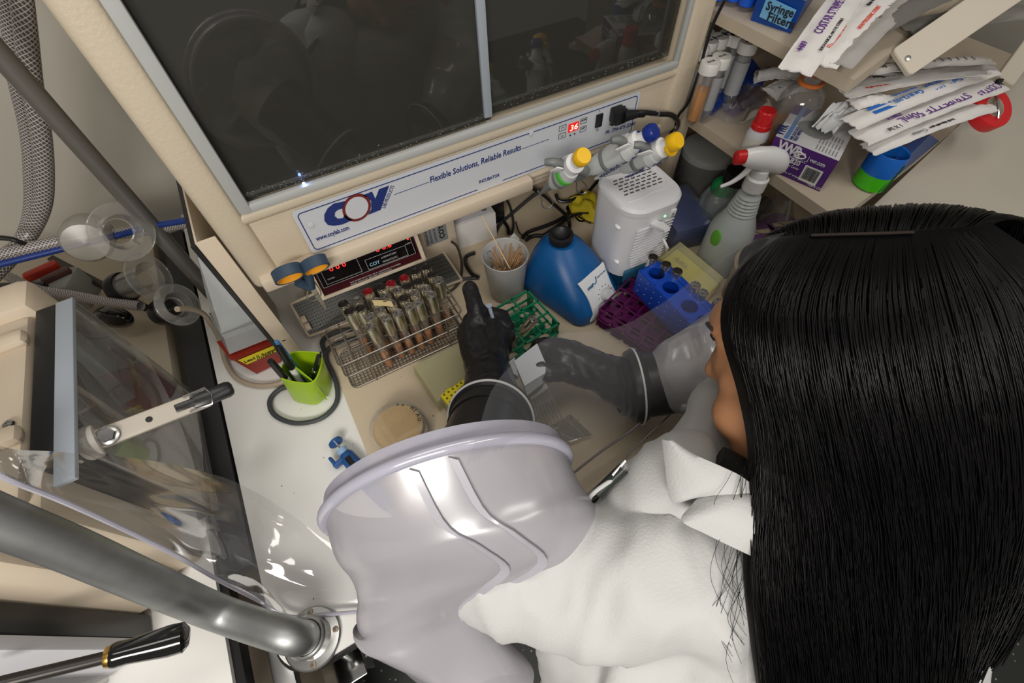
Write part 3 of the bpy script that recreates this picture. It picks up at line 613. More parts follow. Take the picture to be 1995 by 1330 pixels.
# ---- tan hose curving over the bench
hp = [(345, 602, .16), (372, 602, .13), (400, 615, .09), (428, 660, .03), (440, 705, .008), (462, 737, .008), (500, 751, .008), (540, 748, .008), (566, 735, .010)]
tag(MB().tube([Z(*p) for p in hp], .0048, 12, smooth=7).build('tan_hose', mat('tan_tubing', (.42, .34, .25), .35)), 'thin tan rubber hose curving from the clear port round the red tub', 'hose')
# ---- beaker of sticks
bk = thing('plastic_beaker', 'cloudy plastic beaker with blue marker writing holding wooden sticks', 'beaker', (.282, .565, .004))
BKM = film('beaker_plastic', (.85, .87, .87), .58, .08, .3, (.58, .58, .57))
prof = [(.034, 0), (.036, .003), (.044, .108), (.046, .110), (.0445, .111), (.0425, .108), (.0345, .004), (.001, .004)]
MB().lathe([(.001, 0)] + prof, 40, caps=False).build('body', BKM, bk)
MB().loft([[V((.030, .032, .10)), V((.036, .026, .10)), V((.042, .020, .10))], [V((.030, .034, .112)), V((.042, .038, .115)), V((.044, .020, .112))]], cap=False).build('spout', BKM, bk)
text('1', .016, frame((-.026, -.020, .065), (.75, -.6, 0), (0, 0, 1)), mat('marker_blue', (.03, .10, .30), .5), bk, name='marker_writing') if False else None
mk = MATS.get('marker_blue') or mat('marker_blue', (.03, .10, .30), .5)
q = Vector((-.020, .036, .085))
MB().tube([q + V((.010 * cos(a), .004 * cos(a) , .010 * sin(a))) for a in [i * pi / 8 for i in range(16)]], .0008, 6, closed=True).tube([q + V((0, 0, -.005)), q + V((0, 0, .006))], .0008, 6).tube([q + V((.012, 0, -.030)), q + V((.004, -.002, -.036))], .0010, 6).tube([q + V((.008, 0, -.026)), q + V((.008, 0, -.040))], .0010, 6).build('marker_writing', mk, bk)
WOOD = mat('stick_wood', (.50, .28, .13), .6, noise_s=30, noise_a=.35)
r2 = random.Random(5); first = None
for i in range(52):
    an = r2.choice([r2.gauss(.0, .5), r2.gauss(.0, .5), r2.gauss(-2.4, .35), r2.gauss(1.9, .5)]); ba = an + pi + r2.uniform(-1.2, 1.2)
    rt, rb = r2.uniform(.030, .040), r2.uniform(.002, .026); zt = r2.uniform(.082, .108)
    A = V((rt * cos(an), rt * sin(an), zt)); B = V((rb * cos(ba), rb * sin(ba), r2.uniform(.010, .03)))
    if first is None:
        first = MB().tube([(0, 0, 0), (0, 0, .1)], .0011, 6).build('wooden_stick', WOOD); s_ = first
    else: s_ = first.copy(); COL.objects.link(s_)
    s_.location = V((.282, .565, .004)) + B; dq = A - B; s_.rotation_euler = dq.to_track_quat('Z', 'Y').to_euler(); s_.scale = (1, 1, dq.length / .1)
    tag(s_, 'thin wooden applicator stick standing in the cloudy plastic beaker', 'stick', 'wooden sticks in the beaker')
LA, LBt = Z(938, 420, .20), Z(994, 524, .095)
tag(MB().tube([LA - LA, LBt - LA], .0012, 8).build('wooden_stick', mat('stick_pale', (.66, .46, .26), .6)), 'long pale wooden stick sticking far out above the beaker rim', 'stick', 'wooden sticks in the beaker').location = LA
# ---- green tube rack
GR = mat('rack_green', (.0, .20, .085), .35)
gl = thing('green_tube_rack', 'green plastic grid tube rack beside the black gloved left hand', 'rack', (0, 0, 0))
g0, g1, g3 = Z(1088, 632, .052), Z(990, 690, .052), Z(1033, 565, .052); ex = (g0 - g1).normalized(); ey = V((-ex.y, ex.x, 0)); org = V((g1.x, g1.y, .004)); gl.location = org
Mg = frame((0, 0, 0), ex, ey); W_ = (g0 - g1).length; D_ = (g3 - g0).dot(ey)
def grid_rack(parent, m, W_, D_, nx, ny, Mg, H_, bar=.0022, low=True):
    for z, nm in ((H_, 'top_grid'), (H_ * .45, 'lower_grid')):
        b = MB()
        for i in range(nx + 1): b.box((W_ * i / nx, D_ / 2, z), (bar, D_ + bar, .0035), M=Mg)
        for j in range(ny + 1): b.box((W_ / 2, D_ * j / ny, z), (W_ + bar, bar, .0035), M=Mg)
        b.build(nm, m, parent, smooth=False)
    b = MB()
    b.box((W_ / 2, D_ / 2, .0015), (W_, D_, .003), M=Mg)
    base = b.build('base', m, parent, smooth=False)
    for x in (0, W_): 
        for (ya, yb) in ((0, .18), (.82, 1)): MB().box((x, D_ * (ya + yb) / 2, H_ / 2), (bar, D_ * (yb - ya), H_), M=Mg).build('end_leg', m, parent, smooth=False)
    return base
def holed_plate(b, W_, D_, nx, ny, Mg, r_, z=.0, th=.003):
    """plate pierced by slots"""
    cw, cd_ = W_ / nx, D_ / ny
    for i in range(nx):
        for j in range(ny):
            cx_, cy_ = cw * (i + .5), cd_ * (j + .5); sq = []; ci = []
            for k in range(16):
                a = 2 * pi * k / 16 + pi / 16; c, s = cos(a), sin(a); mmx = max(abs(c), abs(s)); sq.append((cx_ + cw / 2 * c / mmx, cy_ + cd_ / 2 * s / mmx)); ci.append((cx_ + r_ * 1.5 * c, cy_ + r_ * s))
            t_ = bmesh.new(); v = [[t_.verts.new((p[0], p[1], zz)) for p in P_] for zz in (z, z + th) for P_ in (sq, ci)]
            for k in range(16):
                n_ = (k + 1) % 16; t_.faces.new((v[0][k], v[0][n_], v[1][n_], v[1][k])); t_.faces.new((v[2][k], v[3][k], v[3][n_], v[2][n_])); t_.faces.new((v[1][k], v[1][n_], v[3][n_], v[3][k]))
            b.merge(t_, Mg)
grid_rack(gl, GR, W_, D_, 3, 3, Mg, .050, bar=.0034)
gb = [c for c in gl.children if c.name.startswith('base')][0]; bpy.data.objects.remove(gb)
b = MB(); holed_plate(b, W_, D_, 3, 3, Mg, .0085); b.build('base', GR, gl, smooth=False)
# leaning tube in green rack
tl = culture_tube('lone metal capped culture tube leaning in the green plastic rack', CAPT, fill=.04)
A = Z(1036, 626, .085); B = Z(1000, 668, .025); B = A + (B - A).normalized() * .12
tl.location = B; tl.rotation_euler = (A - B).to_track_quat('Z', 'Y').to_euler()
# ---- vortex mixer
vx = thing('vortex_mixer', 'round shouldered blue vortex mixer with black rubber cup and white dial plate', 'vortex mixer', (.395, .50, .004), (0, 0, radians(17)))
VB = mat('mixer_blue', (.003, .085, .27), .38, bump=.05, bump_s=200)
def rr3(w_, d_, r_, z, cx=0, cy=0): return [V((x, y, z)) for x, y in rrect(w_, d_, r_, 6, cx, cy)]
MB().loft([rr3(.116, .165, .02, 0), rr3(.128, .178, .028, .006), rr3(.129, .178, .032, .03), rr3(.124, .154, .045, .060, 0, .010), rr3(.108, .122, .046, .090, 0, .020), rr3(.084, .088, .040, .113, 0, .028), rr3(.056, .058, .027, .126, 0, .030)]).build('housing', VB, vx)
MB().lathe([(.001, .128), (.020, .128), (.021, .136), (.0235, .142), (.0245, .150), (.0235, .154), (.0185, .155), (.014, .148), (.006, .144), (.001, .143)], 32, Matrix.Translation((-.002, .030, -.011))).build('rubber_cup', DARKB, vx)
def vf(u, v, o=0.001):   # front plate, u across, v up
    z = .012 + v * .074; yb = [(0, -.0885), (.03, -.0890), (.060, -.0670), (.090, -.0410), (.113, -.016)]
    for (z0, y0), (z1, y1) in zip(yb, yb[1:]):
        if z0 <= z <= z1: yy = y0 + (y1 - y0) * (z - z0) / (z1 - z0); break
    w_ = .044 * (1 - .18 * math.sin(v * pi)) * (1 - .12 * v)
    return V(((u - .5) * 2 * w_ + .003, yy - o - .0, z))
rows = []
b = bmesh.new()
for j in range(11): rows.append([b.verts.new(vf(i / 8, j / 10, .0022 + (.0012 if 0 < i < 8 else 0))) for i in range(9)])
for j in range(10):
    for i in range(8): b.faces.new((rows[j][i], rows[j][i + 1], rows[j + 1][i + 1], rows[j + 1][i]))
r_ = bmesh.ops.extrude_face_region(b, geom=b.faces[:]); bmesh.ops.translate(b, vec=(0, .003, 0), verts=[g for g in r_['geom'] if isinstance(g, bmesh.types.BMVert)])
m_ = MB(); m_.merge(b); m_.build('dial_plate', mat('plate_white', (.70, .72, .74), .35), vx)
kb = vf(.60, .46, .0045); fup = (vf(.5, .6) - vf(.5, .3)).normalized(); Fm = frame(kb, (1, 0, 0), fup)
MB().lathe([(.001, 0), (.0125, 0), (.0115, .012), (.0105, .014), (.001, .014)], 24, Fm).build('dial_knob', mat('knob_white', (.55, .56, .57), .35), vx)
dm = MB()
for k in range(11):
    a = radians(-140 + k * 28); dm.merge(bmesh.new()); dm.lathe([(.0002, 0), (.0009, 0), (.0011, .0006), (.0002, .0006)], 6, Fm @ Matrix.Translation((.019 * sin(a), .019 * cos(a), .0012)))
dm.build('dial_marks', KINK, vx)
MB().box((0, 0, 0), (.021, .017, .006), bev=.001, M=frame(vf(.58, .14, .005), (1, 0, 0), fup)).build('rocker_switch', BLACK, vx)
text('VWR', .0075, frame(vf(.10, .80, .0064), (1, 0, 0), fup), mat('teal_ink', (.0, .10, .22), .4), vx, bold=.04, shear=.3); text('Analog Vortex Mixer', .0042, frame(vf(.56, .88, .0064), (1, 0, 0), fup), MATS['teal_ink'], vx, fitw=.028)
MB().tube([vf(.36, .84, .0045) + V((0, 0, 0)), vf(.45, .80, .0045), vf(.52, .84, .0045), vf(.55, .92, .0045)], .0010, 6, smooth=4).build('logo_swoosh', MATS['teal_ink'], vx)
# ---- dehumidifier
DHS = 1.07
dh = thing('dehumidifier', 'white ribbed mini dehumidifier with vented top and blue water tank', 'dehumidifier', (.528, .498, .004), (0, 0, radians(-3))); dh.scale = (1.09, 1.09, 1.03)
WD = mat('appliance_white', (.74, .74, .77), .33)
MB().loft([rr3(.110, .112, .034, .048), rr3(.112, .114, .035, .08), rr3(.115, .118, .036, .19), rr3(.114, .117, .036, .196), rr3(.117, .120, .037, .197), rr3(.117, .120, .037, .205), rr3(.110, .112, .034, .210), rr3(.098, .100, .03, .2115)]).build('housing', WD, dh)
MB().loft([rr3(.108, .110, .03, .0), rr3(.110, .112, .033, .006), rr3(.108, .110, .033, .055)]).build('water_tank', mat('tank_blue', (.01, .07, .16), .15, trans=.4), dh)
rb = MB()
for k in range(14):
    z = .075 + k * .0072; rb.tube([(-.038 + .002 * max(0, 4 - k), -.0573 - k * .00015, z), (-.02, -.0582 - k * .0001, z), (.02, -.0582 - k * .0001, z), (.036, -.0575 - k * .00015, z)], .0014, 6)
rb.build('front_ribs', WD, dh)
vn = MB()
for j in range(6):
    for i in range(7): vn.box((-.036 + i * .0112 + (j % 2) * .004, -.012 + j * .0075, .2118), (.0072, .0022, .0012), (0, 0, .0))
vn.build('vent_slots', mat('slot_dark', (.08, .08, .09), .5), dh)
MB().tube([(-.045, -.028, .2115), (-.02, -.030, .2117), (0, -.026, .2117), (.030, -.026, .2117), (.044, -.01, .2117), (.046, .03, .2117)], .0010, 6, smooth=6).build('top_groove', WD, dh)
MB().box((.030, -.0590, .182), (.011, .004, .016), bev=.001).build('power_switch', WHITE, dh); text('I O', .006, frame((.031, -.0613, .176), (0, 0, 1), (-1, 0, 0)), KINK, dh)
MB().sph((.014, -.0590, .182), .0022, 10).build('status_lamp', mat('led_green', (.1, .6, .2), .3, emit=(.3, 1, .4), es=1.5), dh)
for s in ((-.0560, -.030, .165), (-.050, -.040, .085)): MB().sph(s, .008, 14, (.5, .9, .45)).build('oval_vent', mat('oval_light', (.85, .85, .86), .3), dh)
MB().box((-.018, -.060, .055), (.05, .006, .030), bev=.002).build('tank_window', mat('tank_window_blue', (.03, .16, .28), .12, trans=.3), dh)
cr = thing('white_power_lead', 'white plug and short cord plugged into the front of the dehumidifier', 'cord', (.525, .495, .17))
MB().loft([rr3(.016, .010, .003, 0), rr3(.017, .011, .003, .02), rr3(.012, .008, .003, .034)], M=frame((-.006, -.062, .012), (1, 0, .1), (0, .4, 1)) @ Euler((radians(0), 0, 0)).to_matrix().to_4x4()).build('plug', WHITE, cr)
o_ = V((.525, .495, .17))
MB().tube([V((-.006, -.090, .000)), V((.003, -.100, -.02)), Z(1288, 455, .10) - o_, Z(1297, 480, .06) - o_, Z(1293, 500, .035) - o_, Z(1275, 508, .02) - o_], .0024, 10, smooth=7).build('cord', WHITE, cr)
# ---- purple rack
PU = mat('rack_purple', (.10, .006, .075), .35)
pr = thing('purple_tube_rack', 'long purple plastic tube rack with oval holes under the blue tube block', 'rack', (0, 0, 0))
p0, p1, p2 = Z(1168, 603, .055), Z(1330, 705, .055), Z(1240, 520, .055); ex = (p1 - p0).normalized(); ey = V((-ex.y, ex.x, 0)); W_, D_ = .24, max(.11, (p2 - p0).dot(ey)); org = V((p0.x, p0.y, .004)); pr.location = org; Mg = frame((0, 0, 0), ex, ey)
grid_rack(pr, PU, W_, D_, 8, 4, Mg, .052)
gb = [c for c in pr.children if c.name.startswith('base')][0]; bpy.data.objects.remove(gb)
b = MB(); holed_plate(b, W_, D_, 8, 4, Mg @ Matrix.Translation((0, 0, 0)), .0052); b.build('base', PU, pr, smooth=False)
b = MB(); holed_plate(b, W_, D_, 8, 4, Mg, .0085, z=.026, th=.0025); b.build('middle_plate', PU, pr, smooth=False)
# ---- blue block for conical tubes
bb = thing('blue_tube_block', 'bright blue plastic block with four round wells standing on the purple rack', 'rack', (0, 0, 0))
BLU = mat('block_blue', (.003, .055, .42), .35)
q0, q1 = Z(1245, 527, .115), Z(1370, 655, .115); q2 = Z(1272, 505, .115); ex = (q1 - q0).normalized(); ey = V((-ex.y, ex.x, 0)); W_ = (q1 - q0).length; D_ = .046
org = V((q0.x, q0.y, .058)); bb.location = org; Mb = frame((0, 0, 0), ex, ey); HB = .057
b = MB(); holes = [(W_ * f, D_ * .5) for f in (.13, .36, .65, .88)]; R_ = .0155
b.box((W_ / 2, .0, HB / 2), (W_, .002, HB), bev=.0005, M=Mb).box((W_ / 2, D_, HB / 2), (W_, .002, HB), M=Mb).box((0, D_ / 2, HB / 2), (.002, D_, HB), M=Mb).box((W_, D_ / 2, HB / 2), (.002, D_, HB), M=Mb)
seg_x = [0, W_ * .245, W_ * .505, W_ * .765, W_]
for (hx_, hy_), xa, xb in zip(holes, seg_x, seg_x[1:]):
    t_ = bmesh.new(); N_ = 32; sq = []; ci = []
    for k in range(N_):
        a = 2 * pi * (k + .5) / N_; c, s = cos(a), sin(a)
        sc_ = min((((xb if c > 0 else xa) - hx_) / c) if abs(c) > 1e-6 else 9, (((D_ if s > 0 else 0) - hy_) / s) if abs(s) > 1e-6 else 9)
        sq.append((hx_ + c * sc_, hy_ + s * sc_, HB)); ci.append((hx_ + R_ * c, hy_ + R_ * s, HB))
    A_ = [t_.verts.new(p) for p in sq]; B_ = [t_.verts.new(p) for p in ci]; C_ = [t_.verts.new((p[0] * .9 + hx_ * .1, p[1] * .9 + hy_ * .1, .006)) for p in ci]
    for k in range(N_):
        n_ = (k + 1) % N_; t_.faces.new((A_[k], A_[n_], B_[n_], B_[k])); t_.faces.new((B_[k], B_[n_], C_[n_], C_[k]))
    t_.faces.new(C_); b.merge(t_, Mb)
    b.tube([Mb @ V((hx_ + R_ * cos(a), hy_ + R_ * sin(a), HB)) for a in [i * pi / 16 for i in range(32)]], .0012, 6, closed=True)
b.box((W_ / 2, D_ + .008, .050), (W_ * .98, .014, .010), bev=.002, M=Mb)
b.build('block', BLU, bb, ang=30)
dr = MB(); r3 = random.Random(3)
for i in range(9):
    for j in range(3): dr.sph(Mb @ V((W_ * (i + .6) / 9.3, -.0012, .012 + j * .016 + (i % 2) * .007)), .0011, 8)
dr.build('water_drops', mat('droplet', (.5, .6, .8), .05, trans=.5), bb)['kind'] = 'stuff'
# capped tubes behind block
for i, (q, z) in enumerate((((1273, 500), .125), ((1296, 520), .12), ((1318, 533), .12), ((1353, 560), .12), ((1366, 578), .115), ((1393, 600), .11))):
    t = culture_tube(['dark capped tube leaning out at the far left behind the blue block', 'second dark capped tube from the left behind the blue block', 'third dark capped tube from the left behind the blue block', 'black sided silver topped tube behind middle of the blue block', 'second tube from the right behind the blue block', 'rightmost silver topped tube behind the blue block'][i], CAPD if i < 3 else CAPT, liquid=False, group='capped tubes behind the blue block')
    p = Z(*q, z); t.location = (p.x, p.y, z - .128)
    if i == 0: t.rotation_euler = (0, .0, 0)
    if i >= 1: t.location.z = max(.0, z - .128)
# ---- yellow box with cloudy lid at right
yb = thing('lidded_tip_box', 'yellow tip box closed with a cloudy clear lid behind the blue block', 'tip box', (0, 0, 0))
o4 = [Z(*q, .062) for q in ((1284, 500), (1325, 468), (1412, 540), (1368, 585))]; oc = sum(o4, V()) / 4; oc.z = .004; yb.location = oc
def sc4(P_, f, z): c = sum(P_, V()) / 4; return [V((c.x + (p.x - c.x) * f - oc.x, c.y + (p.y - c.y) * f - oc.y, z)) for p in P_]
MB().loft([sc4(o4, .90, .0), sc4(o4, .97, .03), sc4(o4, .97, .036)]).build('base', YEL, yb, ang=30)
MB().loft([sc4(o4, 1.0, .028), sc4(o4, .98, .056), sc4(o4, .93, .058)]).build('lid', film('lid_frost_yellow', (.95, .95, .8), .38, .08, .25, (.60, .60, .46)), yb, ang=30)
c4 = [V((p.x - oc.x, p.y - oc.y, .0592)) for p in o4]
text('vwr', .022, frame(c4[1] * .55 + c4[0] * .15 + c4[3] * .0, c4[2] - c4[1], c4[1] - c4[0] + V((0, 0, 0)) if False else (c4[1] - c4[2]).cross(V((0, 0, -1)))), mat('olive_ink', (.25, .28, .10), .6), yb, name='handwriting', fitw=.035)
MB().box((c4[2] * .25 + c4[1] * .05) + V((0, 0, .0015)), (.020, .010, .0006), (0, 0, -.9)).build('tape_scrap', mat('masking_pale', (.70, .62, .38), .7), yb)
# ---- black cables under the incubator, cloth
def cable(pts, r, label, m=BLACK, name='black_cable', zz=.006):
    return tag(MB().tube([Z(p[0], p[1], p[2] if len(p) > 2 else zz + r) for p in pts], r, 10, smooth=7).build(name, m), label, 'cable')
def z6(x, y, z=.008): return (880 + x / 6.65, 360 + y / 6.65, z)
cable([z6(920, 690), z6(1000, 610), z6(1250, 520), z6(1450, 420), z6(1620, 260), z6(1800, 60), z6(1900, -60)], .0042, 'thick black cable sweeping from the beaker rim up behind the dehumidifier')
cable([z6(960, 720), z6(1080, 660), z6(1280, 680), z6(1400, 720)], .0042, 'black cable running from the beaker to the vortex mixer cup')
cable([z6(1190, 650, .018), z6(1330, 560, .018), z6(1500, 440, .020), z6(1640, 380, .018), z6(1850, 370, .012)], .0036, 'black cable with a tied bundle crossing towards the dehumidifier')
cable([z6(1000, 20, .03), z6(1180, 130, .02), z6(1330, 260, .012), z6(1480, 400, .026), z6(1530, 520, .014), z6(1490, 680, .01)], .0040, 'black cable dropping from the pipette hooks down to the vortex mixer')
cable([z6(560, 640), z6(640, 500), z6(820, 340), z6(1050, 150, .02), z6(1200, 60, .03)], .0040, 'black cable rising from behind the beaker under the pipettes', m=mat('cable_grey', (.04, .04, .042), .4))
cable([z6(740, 640), z6(720, 540), z6(620, 420), z6(500, 330), z6(430, 250)], .0040, 'black cable coming out of the adapter behind the beaker')
cable([z6(780, 640), z6(800, 500), z6(760, 300), z6(700, 170)], .0030, 'grey cable standing beside the white carton behind the beaker', m=MATS['cable_grey'])
cable([z6(830, 480), z6(880, 620), z6(960, 660), z6(1100, 640), z6(1210, 640)], .0014, 'thin black wire beside the beaker spout')
cable([z6(300, 880, .01), z6(190, 930, .01), z6(185, 1030, .01), z6(260, 1150, .01), z6(350, 1200, .01)], .0044, 'black cable bulging out to the left of the beaker')
cable([z6(0, 1235), z6(150, 1220), z6(350, 1205)], .0036, 'dark grey flat cable running behind the gloved thumb', m=MATS['cable_grey'])
cable([z6(0, 735, .09), z6(70, 800, .07), z6(120, 950, .03), z6(130, 1100), z6(110, 1230), z6(40, 1330), z6(-60, 1400)], .0028, 'thin brown cable hanging from the meter box to the tube rack', m=mat('cable_brown', (.06, .05, .04), .4))
cable([z6(1350, 120, .03), z6(1400, 210, .02), z6(1560, 200, .02), z6(1700, 90, .03)], .0044, 'coiled black cable loop below the pipette hooks')
cable([z6(1640, 410, .01), z6(1720, 450, .01), z6(1800, 490, .01)], .0018, 'short thin black wire over the yellow cloth')
ad = Z(955, 410, .03); t = thing('power_adapter', 'black power adapter block standing behind the white carton', 'adapter', (ad.x, ad.y, .004))
MB().box((0, 0, .03), (.05, .05, .06), (0, 0, .2), bev=.005).build('case', BLACK, t)
yc = Z(1143, 410, .0); cl = MB(); b = bmesh.new(); r4 = random.Random(2)
bmesh.ops.create_icosphere(b, subdivisions=4, radius=1)
for v in b.verts:
    n_ = noise.noise(v.co * 2.2) * .35; v.co = V((v.co.x * .040 * (1 + n_), v.co.y * .052 * (1 + n_), max(-.0, v.co.z * .026 * (1 + n_ * 1.8))))
cl.merge(b); o = cl.build('yellow_cloth', mat('cloth_yellow', (.62, .50, .02), .8)); o.location = (yc.x, yc.y, .004); tag(o, 'crumpled yellow cloth tucked behind the white dehumidifier', 'cloth')
# ================================================================ INCUBATOR FRONT EXTRAS
# scissors hung in a binder clip
cl = thing('binder_clip', 'steel loop of a binder clip gripping the incubator lip below the scissors', 'clip', Y(603, 556, .583))
o_ = cl.location.copy()
MB().tube([Y(*q, .580) - o_ for q in ((598, 545), (601, 560), (598, 576), (603, 586), (615, 584), (625, 574), (622, 562), (612, 548))], .0012, 8, smooth=6).build('wire_loop', STEEL, cl)
MB().box((.0, .004, .012), (.022, .010, .012), bev=.002).build('spring_body', BLACK, cl)
sc = thing('scissors', 'dark blue and orange handled scissors hanging handles up on the incubator lip', 'scissors', Y(590, 540, .580))
o_ = sc.location.copy(); HB1 = mat('handle_blue', (.03, .055, .09), .45, bump=.1, bump_s=400); HO = mat('handle_orange', (.75, .33, .02), .5, bump=.15, bump_s=500)
def ring_handle(cpx, rx, ry, rot, name):
    c = Y(*cpx, .575) - o_; sx, sz = V((1, 0, 0)), V((0, -.45, .89))
    pts = []
    for k in range(28):
        a = 2 * pi * k / 28; x, z = rx * cos(a), ry * sin(a); pts.append(c + sx * (x * cos(rot) - z * sin(rot)) + sz * (x * sin(rot) + z * cos(rot)))
    nrm_ = sx.cross(sz).normalized()
    def band(s0, s1, dpt, nm, m):
        b = bmesh.new(); R = []
        for p in pts:
            d = (p - c); R.append([b.verts.new(c + d * f + nrm_ * g) for f, g in ((s0, -dpt), (s1, -dpt), (s1, dpt), (s0, dpt))])
        for i in range(28):
            A, B = R[i], R[(i + 1) % 28]
            for k in range(4): b.faces.new((A[k], A[(k + 1) % 4], B[(k + 1) % 4], B[k]))
        bmesh.ops.bevel(b, geom=[e for e in b.edges], offset=.0008, segments=1, affect='EDGES')
        m_ = MB(); m_.merge(b); m_.build(nm, m, sc)
    band(.86, 1.0, .009, name, HB1); band(.74, .87, .0085, name + '_lining', HO)
ring_handle((561, 533), .0225, .0165, .1, 'finger_loop'); ring_handle((613, 516), .0215, .0150, .25, 'thumb_loop')
q_ = [Y(*p, .578) - o_ for p in ((575, 552), (593, 545), (606, 560))]
MB().seg(q_[0] + V((.004, .002, .0)), q_[2], .008, .007, 12).seg(Y(600, 530, .578) - o_, q_[2], .007, .007, 12).build('shank', HB1, sc)
MB().slab([q_[2] + V((-.004, .004, 0)), q_[2] + V((.006, .004, 0)), q_[2] + V((.004, .014, -.07)), q_[2] + V((.0, .014, -.07))], .002).build('blade', STEEL, sc)
# power cord of the incubator
ps = Y(1203, 225, .598); t = thing('mains_cable', 'thick black power cord plugged into the incubator name panel', 'cord', ps)
def pl_(q, y): return Y(*q, y) - ps
MB().box((.002, .0, .0), (.024, .022, .026), bev=.003).seg((.006, -.008, .001), pl_((1240, 222), .585), .011, .007, 14).build('plug', DARKB, t)
MB().tube([pl_((1236, 221), .585), pl_((1258, 219), .58), pl_((1285, 222), .58), pl_((1308, 224), .585), pl_((1320, 236), .60), pl_((1318, 250), .62), pl_((1305, 262), .66)], .0046, 12, smooth=8).build('cable', BLACK, t)
for k in range(6): pass
MB().tube([pl_((1240 + k * 7, 221.5 - k * .3), .584) for k in range(3)], .0066, 12).build('strain_relief', DARKB, t)
MB().tube([pl_((1268, 220), .58), pl_((1281, 221.5), .58)], .0050, 12).build('cable_sleeve', GREYP, t)
cable2 = [(1412, 0, .50), (1390, 45, .45), (1375, 90, .42), (1362, 140, .38), (1340, 200, .32), (1322, 225, .27), (1306, 262, .21)]
tag(MB().tube([X(q[0], q[1], .70) for q in cable2], .0028, 8, smooth=7).build('thin_black_wire', BLACK), 'thin black wire running down in front of the white capped tubes on the shelf', 'wire')
# ---- pipettes on hooks
GRY = mat('pipette_grey', (.17, .18, .18), .4); PWH = mat('pipette_white', (.55, .57, .57), .35)
def pipette(label, tip, head, dtip, dhead, knob_col, tape=None, brand=True):
    A, B = D(*tip, dtip), D(*head, dhead); t = thing('pipette', label, 'pipette', A, group='pipettes on the wire hooks'); L = (B - A).length
    M = frame((0, 0, 0), B - A, V((.5, .3, -.8))) @ Matrix.Diagonal((1, 1.3, 1.3, 1)); R = M @ Euler((0, pi / 2, 0)).to_matrix().to_4x4()
    MB().lathe([(.002, 0), (.0035, .02), (.006, .05), (.0085, .075)], 16, R).build('tip_cone', GREYP if not brand else PWH, t)
    k = L
    MB().lathe([(.0095, .070), (.013, .085), (.014, .14), (.0165, k - .02), (.014, k - .008), (.004, k - .006)], 24, R @ Matrix.Diagonal((1.05, .8, 1, 1))).build('body', PWH, t)
    MB().lathe([(.0148, .100), (.0152, .101), (.0154, .106), (.0150, .107)], 24, R @ Matrix.Diagonal((1.05, .8, 1, 1))).build('grey_band', GRY, t)
    MB().box((k * .62, .0128, .006), (k * .45, .003, .010), bev=.001, M=M).build('side_rib', GRY, t)
    # finger hook
    MB().tube([M @ V(p) for p in ((k - .060, .017, 0), (k - .038, .022, 0), (k - .016, .020, 0), (k - .010, .004, 0), (k - .010, -.012, 0), (k - .006, -.024, 0), (k - .012, -.033, 0))], lambda u: .0052 + .0035 * sin(u * pi), 12, smooth=5).build('finger_hook', GRY, t)
    MB().box((k - .004, -.020, -.009), (.022, .009, .002), (0, 0, .15), bev=.001, M=M).build('hook_label', WHITE, t)
    MB().lathe([(.0005, k - .010), (.0110, k - .010), (.0122, k - .004), (.0118, k + .006), (.0075, k + .008), (.0072, k + .024), (.001, k + .024)], 24, R).build('adjust_dial', WHITE, t)
    MB().lathe([(.001, k + .022), (.0098, k + .022), (.0104, k + .026), (.0104, k + .033), (.0088, k + .037), (.001, k + .037)], 24, R).build('plunger_button', knob_col, t)
    if brand:
        text('eppendorf', .013, M @ Matrix.Translation((k * .50, .006, -.0155)) @ Euler((pi, 0, 0)).to_matrix().to_4x4(), INK, t, bold=.01, fitw=.044)
        text('Research plus', .006, M @ Matrix.Translation((k * .50 + .050, .004, -.0158)) @ Euler((pi, 0, 0)).to_matrix().to_4x4(), INK, t, fitw=.026)
        MB().lathe([(.0122, .165), (.0128, .166), (.0128, .170), (.0122, .171)], 18, R @ Matrix.Translation((0, .004, 0)) @ Matrix.Diagonal((1.0, .85, 1, 1))).build('volume_band', knob_col, t)
    if tape: MB().lathe([(.0152, .118), (.0162, .119), (.0164, .130), (.0156, .131)], 24, R @ Matrix.Diagonal((1.05, .8, 1, 1))).build('green_tape', tape, t)
    return t
KY = mat('knob_yellow', (.85, .50, .01), .3); KB = mat('knob_blue', (.01, .03, .22), .3)
pipette('grey white pipette with yellow button and green tape, leftmost on the hooks', (1052, 378), (1118, 320), .85, .70, KY, tape=mat('tape_green', (.10, .55, .07), .6), brand=False).scale = (1, 1, 1)
pipette('grey white pipette with dark blue button resting on the wire hooks', (1098, 360), (1238, 277), .84, .71, KB)
pipette('grey white pipette with yellow button, rightmost under the power socket', (1160, 348), (1285, 290), .84, .71, KY)
def hook(px, label, y):
    t = tag(MB().tube([Y(*q, y) for q in px], .0012, 8, smooth=6).build('wire_hook', STEEL), label, 'hook', 'wire hooks for the pipettes'); return t
hook([(1048, 372), (1055, 385), (1056, 400), (1066, 406), (1077, 398), (1074, 388), (1064, 373)], 'bent steel wire hook below the leftmost pipette tip', .575)
hook([(1118, 348), (1124, 358), (1123, 370), (1133, 378), (1143, 372), (1142, 362), (1132, 350)], 'bent steel wire hook under the middle pipettes', .575)
# ---- cardboard piece on the incubator's left
cbp = X(352, 330, -.142); M4 = [X(340, 335, -.150), X(388, 455, -.150), X(386, 440, -.150), X(350, 338, -.150)]
a_, b_ = X(338, 338, -.172), X(385, 462, -.172)
tag(MB().slab([V((-.172, .62, a_.z)), V((-.150, .62, a_.z - .02)), V((-.150, .62, b_.z + .03)), V((-.168, .62, b_.z))], .003).build('cardboard_strip', mat('cardboard', (.36, .23, .11), .8)), 'torn strip of brown cardboard wedged at the left side of the incubator', 'cardboard')
